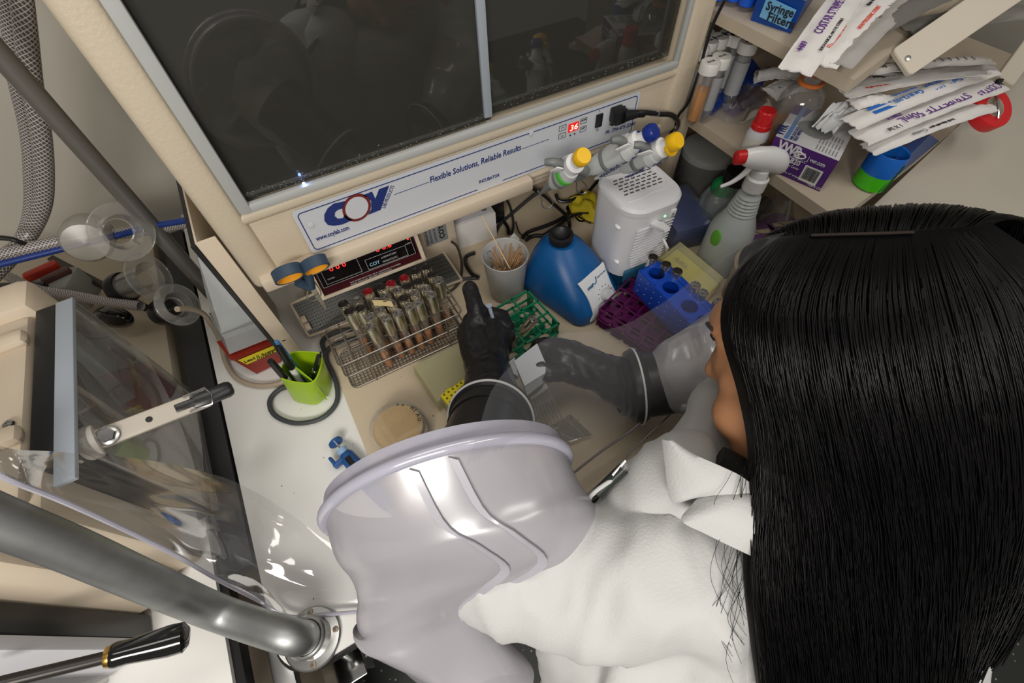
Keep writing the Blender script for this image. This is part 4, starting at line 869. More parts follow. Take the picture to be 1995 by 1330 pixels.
# ================================================================ AIRLOCK ON THE LEFT
al = thing('airlock', 'beige airlock housing with black sealed inner door standing left of the bench', 'airlock', (-.6, .45, 0))
OA = V((-.6, .45, 0))
def B_(x0, x1, y0, y1, z0, z1, bev=0): return dict(c=V(((x0 + x1) / 2, (y0 + y1) / 2, (z0 + z1) / 2)) - OA, size=(x1 - x0, y1 - y0, z1 - z0), bev=bev)
def abx(mb, *a, **k): d = B_(*a, **k); mb.box(d['c'], d['size'], bev=d['bev']); return mb
m_ = MB(); abx(m_, -.95, -.369, .335, .64, .0, .285, bev=.01); abx(m_, -.95, -.369, .62, .68, .0, .315, bev=.015); abx(m_, -.95, -.378, .35, .62, .28, .30, bev=.008); abx(m_, -.95, -.400, .300, .345, .0, .345, bev=.02)
m_.build('housing', BEIGE2, al)
for y_ in (.575, .43): 
    m_ = MB(); abx(m_, -.47, -.375, y_ - .012, y_ + .012, .295, .312, bev=.008); m_.build('moulded_rib', BEIGE2, al)
m_ = MB(); abx(m_, -.369, -.345, .385, .618, .272, .302, bev=.002); abx(m_, -.369, -.345, .588, .618, .03, .28); abx(m_, -.369, -.345, .385, .41, .03, .28); m_.build('black_seal', DARKB, al)
dr_ = MB()
for a4 in ((-.345, -.338, .388, .40, .026, .298), (-.345, -.338, .592, .615, .026, .298), (-.345, -.338, .388, .615, .026, .045), (-.345, -.338, .388, .615, .278, .298)): abx(dr_, *a4)
dr_.build('door_gasket', BLACK, al)
m_ = MB(); abx(m_, -.344, -.340, .398, .594, .04, .28); m_.build('inner_door_glass', film('smoky_glass', (.70, .66, .60), .30, .30, .03, (.34, .31, .26)), al)
m_ = MB(); abx(m_, -.3445, -.3245, .345, .6165, .298, .304, bev=.001); m_.build('grey_trim', TRIM, al)
m_ = MB(); abx(m_, -.333, -.3265, .388, .6185, .026, .298, bev=.0015); m_.build('clear_door_panel', film('acrylic', (.93, .93, .92), .06, .22, .02), al)
for q in ((30, 651), (18, 827)):
    p = Z(*q, .302) - OA; MB().lathe([(.0005, 0), (.0055, 0), (.0050, .0025), (.0005, .003)], 14, Matrix.Translation(p)).box(p + V((0, 0, .0032)), (.007, .0014, .0008)).box(p + V((0, 0, .0032)), (.0014, .007, .0008)).build('screw', STEEL, al)
# latch bar
lt = thing('latch_bar', 'long beige and chrome latch bar with a hex bolt across the airlock door', 'latch', (0, 0, 0))
l0, l1 = D(98, 893, .50), D(460, 752, .60); lt.location = l0; dl = (l1 - l0); LL = dl.length; Ml = frame((0, 0, 0), dl, CF.cross(dl) * 1.0)
wz = Ml.to_3x3() @ V((0, 0, 1)); flip = 1 if wz.dot(CF) < 0 else -1
MB().lathe([(.001, 0), (.0185, .001), (.020, .004), (.020, .040), (.0185, .043), (.001, .044)], 28, Ml @ Matrix.Translation((0, 0, 0)) @ Euler((0, pi / 2, 0)).to_matrix().to_4x4()).build('white_sleeve', mat('sleeve_white', (.70, .66, .60), .35), lt)
MB().box((LL * .5, 0, 0), (LL * .66, .024, .010), bev=.003, M=Ml).build('flat_bar', mat('bar_beige', (.50, .45, .38), .4), lt)
MB().box((LL * .85, 0, flip * .001), (LL * .26, .021, .014), bev=.006, M=Ml).build('end_grip', BLACK, lt)
MB().tube([Ml @ V(q) for q in ((LL * .70, -.010, flip * .008), (LL * .83, -.011, flip * .008), (LL * .85, 0, flip * .008), (LL * .83, .011, flip * .008), (LL * .70, .010, flip * .008))], .0015, 8).build('chrome_edge', CHROME, lt)
MB().box((LL * .70, 0, flip * .006), (LL * .13, .010, .003), bev=.001, M=Ml).build('slot', BLACK, lt)
def zc(x, r, h, m, nm, n=20): MB().lathe([(.0005, 0), (r, 0), (r, h), (r * .9, h + .0008), (.0005, h + .001)], n, Ml @ Matrix.Translation((x, 0, flip * .004)) @ (Matrix() if flip > 0 else Euler((pi, 0, 0)).to_matrix().to_4x4())).build(nm, m, lt)
zc(LL * .28, .0115, .003, STEEL, 'washer'); zc(LL * .28, .0085, .011, CHROME, 'hex_bolt', 6); zc(LL * .16, .006, .0015, KINK, 'bolt_hole'); zc(LL * .49, .0035, .0015, KINK, 'bolt_hole')
r0 = D(-60, 955, .46)
MB().tube([r0 - l0, V((0, 0, 0)) + dl * .02], .0065, 12).build('chrome_rod', CHROME, lt)
# outer door, seal, handle and side table
od = thing('outer_door', 'outer airlock door edge with black seal and white rim at the lower left', 'airlock door', (-.6, .26, 0))
OD_ = V((-.6, .26, 0))
MB().box(V((-.675, .2815, .24)) - OD_, (.45, .033, .48), bev=.003).build('black_seal', BLACK, od)
MB().box(V((-.675, .257, .24)) - OD_, (.452, .016, .48), bev=.003).build('white_rim', mat('rim_white', (.62, .62, .66), .4), od)
MB().box(V((-.70, .242, .24)) - OD_, (.40, .010, .46), bev=.002).build('clear_pane', MATS['acrylic'], od)
MB().box(V((-.70, .205, .05)) - OD_, (.34, .055, .10), bev=.004).build('hinge_block', GREYP, od)
h0, h1 = D(-40, 1340, .42), D(203, 1281, .47); h2 = D(368, 1238, .50)
hd = thing('door_handle', 'glossy black tapered handle on a dark rod over the white side table', 'handle', h1)
MB().tube([h0 - h1, V((0, 0, 0))], .0062, 14).build('rod', mat('rod_dark', (.05, .045, .042), .35, metal=.6), hd)
Mh = frame((0, 0, 0), h2 - h1, (0, 0, 1)) @ Euler((0, pi / 2, 0)).to_matrix().to_4x4(); LH = (h2 - h1).length
MB().lathe([(.001, 0), (.0095, .001), (.0105, .004), (.0105, .008)], 20, Mh).build('brass_collar', mat('brass', (.55, .35, .10), .3, metal=1), hd)
MB().lathe([(.001, .006), (.0115, .006), (.0125, .010), (.0118, .02), (.0155, LH * .75), (.0150, LH * .93), (.009, LH), (.001, LH + .001)], 28, Mh).build('grip', mat('gloss_black', (.006, .006, .006), .12, coat=.6), hd)
tb2 = thing('side_table', 'white topped side table with black edge below the airlock', 'table', (-.7, .1, 0))
poly = [(-1.2 + .7, .50), (-.362 + .7, .50), (-.362 + .7, -.02)] + [(-.362 + .7 - .045 + .045 * cos(a), -.10 + .045 * sin(a) + .0) for a in [radians(q) for q in range(0, -91, -10)]] + [(-1.2 + .7, -.145)]
MB().prism(poly, .028, Matrix.Translation((0, 0, -.030))).build('table_top', WHITEL, tb2)
poly2 = [(x + (.012 if x > -.4 else 0), y - (.010 if y < .4 else 0)) for x, y in poly]
MB().prism(poly2, .024, Matrix.Translation((0, 0, -.034))).build('black_edge', BLACK, tb2)
for x in (-.35, .25):
    for y in (-.08, .42): MB().box((x, y, -.45), (.04, .04, .82)).build('leg', BEIGE2, tb2)
MB().box((-.05, .17, -.40), (.7, .5, .50), bev=.01).build('lower_cabinet', BEIGE2, tb2)
# beige chamber base behind the airlock
tag(MB().box((-.80, .95, -.016), (.85, .56, .03), bev=.003).build('beige_slab', mat('base_beige', (.50, .43, .33), .5)), 'beige base slab on the far left behind the airlock', 'slab')
tag(MB().box((-.330, .72, -.010), (.045, .85, .018), bev=.001).build('black_gap_strip', mat('strip_black', (.03, .03, .033), .5)), 'black rubber strip closing the gap along the left edge of the bench', 'strip')
# things behind: bar, knob, grey cloth, red clamp
p0, p1 = Z(100, 503, .06), Z(285, 600, .06)
tag(MB().box((p0 + p1) / 2, ((p1 - p0).length, .014, .01), (0, 0, atan2((p1 - p0).y, (p1 - p0).x)), bev=.002).build('dark_bar', mat('bar_dark_brown', (.02, .014, .012), .5)), 'thin dark bar slanting behind the airlock hoses', 'bar')
p0 = Z(222, 618, .06); M_ = MB().sph(p0, .030, 20, (1.3, .7, .8), (0, 0, -.7))
tag(M_.build('oval_stopper', MATS['gloss_black']), 'glossy black oval stopper behind the clear door panel', 'stopper')
p0 = Z(95, 535, .11); t = thing('hose_clamp', 'red hose clamp on a pale grey block behind the airlock', 'clamp', p0)
MB().box((-.01, 0, -.04), (.10, .06, .07), (0, 0, -.4), bev=.008).build('block', mat('pale_grey', (.32, .32, .30), .6), t)
MB().box((-.012, .018, .0), (.06, .020, .018), (0, 0, .2), bev=.006).build('red_jaw', mat('clamp_red', (.42, .03, .015), .4), t)
MB().box((.012, -.008, -.002), (.05, .018, .016), (0, 0, .2), bev=.006).build('lower_jaw', mat('clamp_dark', (.10, .04, .035), .4), t)
MB().box((-.04, -.02, .01), (.10, .012, .012), (0, 0, -.5), bev=.003).build('handle', BLACK, t)
# braided hoses
HM = bpy.data.materials.new('braided_hose'); HM.use_nodes = True; nt = HM.node_tree; b_ = nt.nodes['Principled BSDF']; b_.inputs['Roughness'].default_value = .3
tc = nt.nodes.new('ShaderNodeUVMap'); 
def wv(ang):
    mp = nt.nodes.new('ShaderNodeMapping'); mp.inputs['Rotation'].default_value = (0, 0, ang); mp.inputs['Scale'].default_value = (1, 1, 1)
    wvn = nt.nodes.new('ShaderNodeTexWave'); wvn.inputs['Scale'].default_value = 1.6; nt.links.new(tc.outputs[0], mp.inputs[0]); nt.links.new(mp.outputs[0], wvn.inputs[0]); return wvn
w1, w2 = wv(.8), wv(-.8); mxx = nt.nodes.new('ShaderNodeMath'); mxx.operation = 'MAXIMUM'; nt.links.new(w1.outputs['Fac'], mxx.inputs[0]); nt.links.new(w2.outputs['Fac'], mxx.inputs[1])
mr = nt.nodes.new('ShaderNodeMapRange'); mr.inputs[1].default_value = .82; mr.inputs[2].default_value = .98; nt.links.new(mxx.outputs[0], mr.inputs[0])
mi = nt.nodes.new('ShaderNodeMix'); mi.data_type = 'RGBA'; mi.inputs[6].default_value = (.10, .085, .08, 1); mi.inputs[7].default_value = (.58, .54, .52, 1); nt.links.new(mr.outputs[0], mi.inputs[0]); nt.links.new(mi.outputs[2], b_.inputs['Base Color'])
def hose(pts, r, label, blue=False):
    pts = crom([V(p) for p in pts], 10); n = 20; mb = MB(); mb.tube(pts, r, n, cap=False); bm = mb.bm; uv = bm.loops.layers.uv.new('UVMap')
    bm.verts.ensure_lookup_table(); cum = [0]
    for a, b in zip(pts, pts[1:]): cum.append(cum[-1] + (b - a).length)
    bm.verts.index_update()
    for f in bm.faces:
        ids = [l.vert.index for l in f.loops]; seam = any(i % n == 0 for i in ids) and any(i % n == n - 1 for i in ids)
        for l in f.loops:
            i = l.vert.index; k = i % n; k = n if (seam and k == 0) else k; l[uv].uv = (k / n * 3, cum[i // n] / (2 * pi * r) * 3)
    return tag(mb.build('braided_hose', HM), label, 'hose')
hose([Y(30, -90, .93), Y(50, 60, .93), Y(62, 160, .93), Y(80, 260, .93), Y(86, 340, .93), Y(82, 400, .93), Y(60, 450, .93), Y(20, 500, .90), Y(-40, 560, .85)], .0125, 'thick braided hose hanging down vertically at the far left')
hose([Y(-5, -90, .96), Y(15, 20, .96), Y(30, 150, .96), Y(52, 250, .96), Y(60, 330, .95), Y(58, 420, .94), Y(30, 480, .92), Y(-30, 510, .9)], .0095, 'second braided hose hanging just left of the thick one')
hose([Y(-40, 505, .86), Y(60, 483, .86), Y(150, 464, .86), Y(230, 455, .86), Y(310, 444, .84), Y(385, 428, .80)], .0095, 'braided hose running sideways along the blue tube to the incubator')
tag(MB().tube([Y(-40, 525, .85), Y(60, 500, .85), Y(140, 480, .85), Y(230, 458, .85), Y(300, 440, .83), Y(370, 428, .79)], .0052, 12, smooth=6).build('blue_tube', mat('tube_blue', (.015, .04, .20), .35)), 'dark blue tube lying along the sideways braided hose', 'hose')
hose([Z(-60, 500, .16), Z(20, 540, .15), Z(70, 563, .145), Z(140, 575, .14), Z(210, 588, .14), Z(275, 596, .14)], .0085, 'braided hose crossing above the airlock door to the black port')
tag(MB().tube([Y(-20, 462, .86), Y(20, 465, .86), Y(45, 474, .86), Y(70, 480, .88)], .004, 8, smooth=5).build('black_tube', BLACK), 'thin black tube behind the hoses at the far left', 'hose')
# jar-like translucent bulb
t = tag(MB().lathe([(.001, -.045), (.030, -.04), (.036, -.02), (.036, .02), (.030, .035), (.001, .04)], 24, Matrix.Translation(Y(172, 462, .86)) @ Euler((1.2, .3, 0)).to_matrix().to_4x4()).build('milky_bulb', film('bulb_milk', (.9, .9, .88), .5, .08, .3, (.5, .47, .42))), 'cloudy plastic bulb behind the first clear port ring', 'bulb')
# three clear ports
def port(label, c, r, ax, blk=True, depth=.05):
    t = thing('clear_port', label, 'port', c, group='clear vinyl ports on the left'); R = V(ax).to_track_quat('Z', 'Y').to_matrix().to_4x4()
    MB().lathe([(r * .60, 0), (r * .98, .0008), (r, .002), (r * .98, .0035), (r * .60, .003)], 40, R, caps=False).build('flange', CLEAR, t)
    MB().tube([R @ V((r * .99 * cos(a), r * .99 * sin(a), .002)) for a in [i * pi / 20 for i in range(40)]], .0012, 8, closed=True).build('flange_rim', CLEAR, t)
    MB().lathe([(r * .62, .004), (r * .60, .0), (r * .55, -depth), (r * .53, -depth), (r * .57, 0), (r * .59, .004)], 36, R, caps=False).build('neck', CLEAR, t)
    MB().tube([R @ V((r * .45 * cos(a), r * .45 * sin(a), -.012)) for a in [i * pi / 20 for i in range(40)]], .0016, 8, closed=True).build('inner_ring', CLEAR, t)
    if blk: MB().lathe([(.001, -depth - .012), (r * .62, -depth - .012), (r * .66, -depth), (r * .62, -depth + .008), (.001, -depth + .008)], 30, R).build('black_cap', BLACK, t)
port('clear vinyl port ring, topmost of three beside the incubator', Y(238, 452, .80), .046, (.55, -.75, .25), False, .02)
port('clear vinyl port with black stopper, middle of three', Y(290, 540, .80), .043, (.85, -.35, .30), True, .06)
port('clear vinyl port pierced by the tan hose, lowest of three', Y(346, 594, .74), .038, (.75, -.45, .45), True, .04)
# frame post of the chamber
fp = tag(MB().tube([(-.257, .83, .0), (-.257, .83, .72)], .0135, 20).build('frame_post', mat('post_grey', (.20, .19, .175), .4, metal=.5)), 'grey upright frame tube of the chamber at the left of the incubator', 'frame post')
# ================================================================ FRAME RAIL WITH FLANGE AT THE FRONT CORNER
fr = thing('frame_rail', 'thick brushed steel tube bending up from a round flange on the bench corner', 'rail', Z(611, 1242, 0)); o_ = fr.location.copy()
path = [Z(611, 1242, .0), Z(611, 1242, 0) + V((0, 0, .035)), Z(611, 1242, 0) + V((-.002, .002, .075)), D(430, 1195, .585), D(300, 1140, .52), D(140, 1070, .455), D(0, 1015, .41), D(-160, 950, .37)]
MB().tube([p - o_ for p in path], .0205, 28, smooth=8).build('tube', BRUSH, fr)
MB().lathe([(.021, .0), (.039, .0), (.039, .004), (.037, .006), (.0265, .007), (.0265, .028), (.0245, .030), (.0215, .030), (.0215, .0)], 40, caps=False).build('flange', STEEL, fr)
for a in (.2, 1.77, 3.34, 4.91):
    p = V((.0325 * cos(a - .4), .0325 * sin(a - .4), .0065)); MB().lathe([(.0005, 0), (.0042, 0), (.0038, .0015), (.0005, .002)], 14, Matrix.Translation(p)).box(p + V((0, 0, .0022)), (.005, .001, .0006)).box(p + V((0, 0, .0022)), (.001, .005, .0006)).build('screw', mat('screw_brass', (.30, .24, .18), .4, metal=.9), fr)
# ================================================================ SHELF UNIT ON THE RIGHT
def VT(b, z0, t):
    p = Z(*b, z0); d = _ray(*t); s = (d.x * p.x + d.y * p.y) / (d.x ** 2 + d.y ** 2); return HC + d.z * s
SH = .235
su = thing('shelf_unit', 'beige two tier shelf unit right of the incubator crowded with supplies', 'shelf', (1.1, .6, 0)); OS = V((1.1, .6, 0))
def sb(x0, x1, y0, y1, z0, z1, bev=.003): return MB().box(V(((x0 + x1) / 2, (y0 + y1) / 2, (z0 + z1) / 2)) - OS, (x1 - x0, y1 - y0, z1 - z0), bev=bev)
SBG = mat('shelf_beige', (.52, .44, .34), .5, bump=.05, bump_s=100)
MB().prism([(.732 - 1.1, .66 - .6), (.732 - 1.1, .25 - .6), (1.50 - 1.1, .365 - .6), (1.5 - 1.1, 1.15 - .6), (.80 - 1.1, 1.15 - .6)], .020, Matrix.Translation((0, 0, SH - .020))).build('lower_shelf', SBG, su)
MB().prism([(.732 - 1.1, .66 - .6), (.732 - 1.1, .345 - .6), (1.5 - 1.1, .52 - .6), (1.5 - 1.1, 1.15 - .6), (.80 - 1.1, 1.15 - .6)], .018, Matrix.Translation((0, 0, .413 - .018))).build('upper_shelf', SBG, su)
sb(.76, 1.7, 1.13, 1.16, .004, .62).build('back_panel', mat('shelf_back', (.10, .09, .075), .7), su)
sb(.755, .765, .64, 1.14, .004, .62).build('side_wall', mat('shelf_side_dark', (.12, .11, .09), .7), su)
# vertical end panel towards the viewer
e0, e1 = V((.745, .252, 0)), V((1.55, .372, 0)); MB().slab([V((e0.x, e0.y, .004)) - OS, V((e1.x, e1.y, .004)) - OS, V((e1.x, e1.y, SH - .019)) - OS, V((e0.x, e0.y, SH - .019)) - OS], .006).build('end_panel', SBG, su) if False else None
pn = thing('beige_board', 'large beige board leaning beside the shelf at the right edge', 'board', (1.2, .24, .1))
def tri(*q): return [D(*p) - V((1.2, .24, .1)) for p in q]
c = [D(1655, 440, .80), D(1832, 272, .88), D(1960, 150, .94), D(2090, 20, 1.0), D(2150, 330, .96), D(2150, 700, .80), D(1900, 620, .74)]
nrm_ = (c[3] - c[0]).cross(c[5] - c[0]).normalized()
cp = [p - nrm_ * (p - c[0]).dot(nrm_) for p in c]
MB().slab([p - V((1.2, .24, .1)) for p in cp], .012).build('panel_sheet', mat('panel_beige', (.50, .46, .39), .5, noise_s=4, noise_a=.08), pn)
tq = [D(1962, 255, .915), D(1700, 545, .78)]
for q, d_ in (((1826, 385), .855), ((1829, 405), .855)):
    MB().sph(D(*q, d_ - .02) - V((1.2, .24, .1)), .003, 10).build('screw', CHROME, pn)
# braces
def brace(label, a, b, w_, th, screws=()):
    A, B = D(*a), D(*b); t = thing('beige_brace', label, 'brace', A, group='beige braces over the shelf'); M = frame((0, 0, 0), B - A, CF.cross(B - A)); L = (B - A).length
    MB().prism(rrect(L, w_, .006, 4, L / 2, 0), th, M @ Matrix.Translation((0, 0, -th / 2)), bev=.001).build('bar', mat('brace_beige', (.58, .52, .43), .45), t)
    f = 1 if (M.to_3x3() @ V((0, 0, 1))).dot(CF) < 0 else -1
    for x in screws: MB().lathe([(.0005, 0), (.0045, 0), (.004, .002), (.0005, .0025)], 14, M @ Matrix.Translation((x, 0, f * th / 2)) @ (Matrix() if f > 0 else Euler((pi, 0, 0)).to_matrix().to_4x4())).build('screw', STEEL, t)
brace('wide beige brace with a screw at its rounded end over the wrappers', (1752, 125, .68), (2030, -65, .66), .047, .008, (.010,))
brace('narrow beige brace at the right edge above the red tape', (1955, 160, .86), (2080, -10, .86), .034, .008)
# ---- blue rack with conical tubes
ra = thing('blue_tube_rack', 'blue plastic rack of conical tubes on the lower shelf beside incubator', 'rack', (.86, .70, SH))
BL2 = mat('rack_blue', (.004, .04, .30), .3)
RQ = [Z(*q_, SH + .02) - V((.86, .70, SH)) for q_ in ((1343, 165), (1374, 212), (1492, 150), (1452, 100))]
MB().loft([[V((p.x, p.y, .001)) for p in RQ], [V((p.x, p.y, .022)) for p in RQ]]).build('rack', BL2, ra, ang=30)
CAPW = mat('cap_white', (.62, .61, .58), .4)
def conical(label, q, z, orange=False, lab=False, r=.0145):
    p = Z(*q, z); t = thing('conical_tube', label, 'tube', (p.x, p.y, z - .122), group='white capped conical tubes in the blue rack')
    MB().lathe([(.002, 0), (r * .9, .018), (r, .02), (r, .108), (r * .93, .108), (r * .93, .022), (.001, .003)], 20, caps=False).build('tube', CLEARG, t)
    MB().lathe([(.001, .104), (r * 1.18, .104), (r * 1.18, .120), (r * 1.1, .122), (.001, .122)], 24).build('cap', CAPW, t)
    if orange: MB().lathe([(.001, .006), (r * .85, .02), (r * .9, .075), (.001, .075)], 18).build('liquid', mat('orange_liquid', (.62, .24, .01), .15, trans=.2), t)
    if lab: MB().lathe([(r * 1.01, .03), (r * 1.01, .09)], 20, caps=False).build('label', mat('label_offwhite', (.34, .35, .36), .5), t)
    text('RNA', .008, Matrix.Translation((-.009, -.003, .1222)), KINK, t, name='handwriting', fitw=.016)
    return t
cq = [((1386, 119), .357, 1, 0, 'white capped conical tube with orange liquid at the front of the blue rack'), ((1408, 108), .357, 0, 1, 'bright white capped conical tube just behind the orange one'), ((1365, 90), .357, 0, 1, 'white capped conical tube with writing nearest the incubator side'), ((1383, 78), .357, 0, 0, 'second white capped conical tube from the incubator'),
      ((1403, 70), .357, 0, 0, 'third white capped conical tube from the incubator, dark behind'), ((1421, 62), .357, 0, 0, 'small looking capped tube at the back of the blue rack'), ((1461, 80), .357, 0, 1, 'grey capped conical tube at the right end of the blue rack'), ((1441, 66), .357, 0, 1, 'grey capped conical tube second from the right end of the rack'), ((1375, 60), .357, 0, 0, 'dimly lit capped tube in the far left corner of the rack')]
for q, z, o1, o2, lb in cq: conical(lb, q, z, o1, o2)
p = Z(1352, 92, .34); tag(MB().slab([p + V((-.01, 0, .02)), p + V((.006, 0, .02)), p + V((.0, 0, -.05)), p + V((-.012, 0, -.05))], .001).build('blue_tape', mat('tape_blue', (.15, .40, .65), .6)), 'pale blue tape flag sticking out beside the incubator edge', 'tape')
# ---- zip bag with purple packs
bg = thing('plastic_bag', 'clear plastic bag with purple packets lying on the lower shelf', 'bag', Z(1435, 205, SH + .012)); o_ = bg.location.copy()
b = bmesh.new(); rr = random.Random(8); G = []
C4 = [Z(1375, 222, SH + .004), Z(1440, 243, SH + .004), Z(1530, 195, SH + .004), Z(1455, 150, SH + .004)]
for j in range(13):
    row = []
    for i in range(17):
        u, v = i / 16, j / 12; p = (C4[0] * (1 - u) + C4[1] * u) * (1 - v) + (C4[3] * (1 - u) + C4[2] * u) * v
        h_ = .020 * (sin(pi * u) * sin(pi * v)) ** .5 + .006 * noise.noise(V((u * 6, v * 6, 1)))
        row.append(b.verts.new(p - o_ + V((0, 0, max(.0, h_)))))
    G.append(row)
for j in range(12):
    for i in range(16): b.faces.new((G[j][i], G[j][i + 1], G[j + 1][i + 1], G[j + 1][i]))
m_ = MB(); m_.merge(b); m_.build('bag_film', film('bag_film', (.95, .95, .95), .16, .30, .12, (.7, .7, .72)), bg)
for k in range(3):
    A = Z(1410 + k * 8, 213 + k * 5, SH + .008) - o_; B = Z(1480 + k * 8, 168 + k * 5, SH + .008) - o_
    MB().strip([A, B], (B - A).cross(V((0, 0, 1))), .014, .004).build('purple_packet', mat('packet_purple', (.10, .03, .17), .45), bg)
# ---- small paper packs
def wrapper(label, a, b, w_, m=PAPER, bow=.006, name='pipette_wrapper', lump=.004, group='paper pipette wrappers on the shelves', cat='wrapper', twist=0.0):
    """long flat paper sleeve with a pipette bulging inside; a and b are pixel and height"""
    A, B = Z(*a), Z(*b); t = thing(name, label, cat, A, group=group); d = B - A; L = d.length; M = frame((0, 0, 0), d, V((0, 0, 1)).cross(d)); R = Matrix.Rotation(twist, 4, 'X'); M = M @ R
    bm = bmesh.new(); n, m2 = 28, 8; top, bot = [], []; sd = rnd.uniform(0, 50)
    for i in range(n + 1):
        u = i / n; rt, rb_ = [], []
        for j in range(m2 + 1):
            v = j / m2 - .5; x = u * L + (.004 * noise.noise(V((v * 9, sd, 0))) if i in (0, n) else 0)
            bump = lump * max(0, cos(v * 2.6 * pi / 2)) ** 1.0 * (1 if .04 < u < .96 else .2); wn = .0022 * noise.noise(V((u * 16, v * 5, sd)))
            z = bow * sin(pi * u) + wn
            rt.append(bm.verts.new(M @ V((x, v * w_, z + bump + .0006)))); rb_.append(bm.verts.new(M @ V((x, v * w_, z - bump * .4 - .0002))))
        top.append(rt); bot.append(rb_)
    for i in range(n):
        for j in range(m2):
            bm.faces.new((top[i][j], top[i + 1][j], top[i + 1][j + 1], top[i][j + 1])); bm.faces.new((bot[i][j], bot[i][j + 1], bot[i + 1][j + 1], bot[i + 1][j]))
        bm.faces.new((top[i][0], bot[i][0], bot[i + 1][0], top[i + 1][0])); bm.faces.new((top[i][m2], top[i + 1][m2], bot[i + 1][m2], bot[i][m2]))
    for j in range(m2): bm.faces.new((top[0][j], top[0][j + 1], bot[0][j + 1], bot[0][j])); bm.faces.new((top[n][j], bot[n][j], bot[n][j + 1], top[n][j + 1]))
    mb = MB(); mb.merge(bm); mb.build('sleeve', m, t)
    def wt(s, u, v, size, ink, w=None, flip=False, bold=.01, shear=0):
        Mt = M @ Matrix.Translation((u * L, v * w_, bow * sin(pi * min(1, max(0, u))) + lump + .0016)) @ (Matrix.Rotation(pi, 4, 'Z') if flip else Matrix())
        return text(s, size, Mt, ink, t, fitw=w, bold=bold, shear=shear)
    return t, wt
PW2 = mat('wrapper_plastic', (.40, .38, .36), .3, bump=.3, bump_s=40)
t, wt = wrapper('broad white paper pipette wrapper with purple lettering over the upper shelf edge', (1548, 140, .425), (1668, -30, .455), .046)
wt('COSTAR STRIPETTE 5mL', .32, -.05, .017, PURI, .145); wt('4489', .14, .15, .012, PURI, .024); wt('SEROLOGICAL PIPETTE STERILE', .18, -.35, .006, KINK, .09); wt('▼', .05, 0, .014, PURI) if False else None
t, wt = wrapper('paper pipette wrapper with red small print second from the left', (1600, 128, .427), (1745, -30, .455), .040)
wt('STERILE SINGLE USE DO NOT REUSE', .12, .15, .007, REDI, .10); wt('NON PYROGENIC STERILE', .35, -.25, .008, REDI, .07); wt('Made in USA', .60, .10, .008, KINK, .03)
wrapper('grey see-through pipette wrapper next to the red printed one', (1638, 128, .43), (1800, -30, .455), .030, PW2)
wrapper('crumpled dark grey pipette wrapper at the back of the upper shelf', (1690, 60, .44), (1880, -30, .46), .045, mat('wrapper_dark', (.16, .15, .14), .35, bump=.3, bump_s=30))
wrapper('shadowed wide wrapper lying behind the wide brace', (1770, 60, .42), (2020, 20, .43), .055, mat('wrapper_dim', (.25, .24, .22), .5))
t, wt = wrapper('thin white wrapper with handwritten mark left of the wide brace', (1665, 118, .40), (1830, 85, .40), .022); wt('1 x 2', .10, -.1, .009, KINK)
t, wt = wrapper('clear wrapper with a graduated pipette above the orange printed one', (1638, 148, .385), (1930, 118, .385), .026, mat('wrapper_clearish', (.42, .40, .38), .3)); 
for k in range(9): wt('|', .40 + k * .055, -.2, .010, KINK)
wt('1/10', .20, -.2, .010, KINK)
t, wt = wrapper('narrow grey wrapper with black scribble just above the orange print', (1660, 163, .37), (1935, 130, .37), .024, mat('wrapper_grey2', (.34, .32, .30), .4)); wt('Negative control', .12, -.2, .010, KINK)
t, wt = wrapper('white wrapper with orange small print, above the blue lettered one', (1642, 182, .35), (1930, 135, .36), .034)
wt('Sterile pipettes discard after use', .12, .1, .007, REDI, .07); wt('Single wrap nonpyrogenic', .12, -.25, .006, REDI, .06); wt('Store in dry place', .42, 0, .007, REDI, .05); wt('Sterile R unless open', .60, .15, .007, REDI, .05)
t, wt = wrapper('white wrapper with upside down blue lettering and blue bars', (1655, 242, .335), (1935, 135, .345), .036)
wt('Cat #:12-102', .46, .12, .012, BLUI, .062, flip=True); wt('5ml in 1/10', .72, .05, .013, BLUI, .062, flip=True); wt('SEROLOGICAL PIPET', .74, .34, .009, BLUI, .075, flip=True); wt('Disposable sterile', .46, .40, .006, BLUI, .05, flip=True)
M0 = None
for vv_ in (.18, -.12): wt('████████', .13, vv_, .009, BLUI, .045) if False else None
t, wt = wrapper('white wrapper with large upside down purple 50mL lettering', (1672, 270, .32), (1945, 165, .33), .042)
wt('STRIPETTE 50mL', .72, .02, .021, PURI, .150, flip=True, bold=.0); wt('COSTAR', .96, .02, .021, PURI, .055, flip=True, bold=.0); wt('STERILE R', .29, .25, .009, PURI, .030, flip=True); wt('1 X 2#', .22, -.25, .010, KINK, flip=True)
t, wt = wrapper('lowest white wrapper with curled open end above the blue green holder', (1690, 293, .30), (1930, 205, .315), .034, lump=.003); wt('Costar', .40, -.2, .010, GREYP, .03, flip=True); wt('Sterile disposable pipet', .62, -.2, .007, KINK, .05, flip=True)
# blue bars as printed patches on the blue wrapper
A, B = Z(1655, 242, .335), Z(1935, 135, .345); d_ = (B - A); Mw = frame(A, d_, V((0, 0, 1)).cross(d_)); Lw = d_.length
blu = [o for o in bpy.data.objects if o.get('label', '').startswith('white wrapper with upside down blue')][0]
for v_ in (.008, -.003): MB().box((Lw * .20, v_, .0078), (.045, .0065, .0006), M=frame((0, 0, 0), d_, V((0, 0, 1)).cross(d_))).build('blue_bar', BLUI, blu)
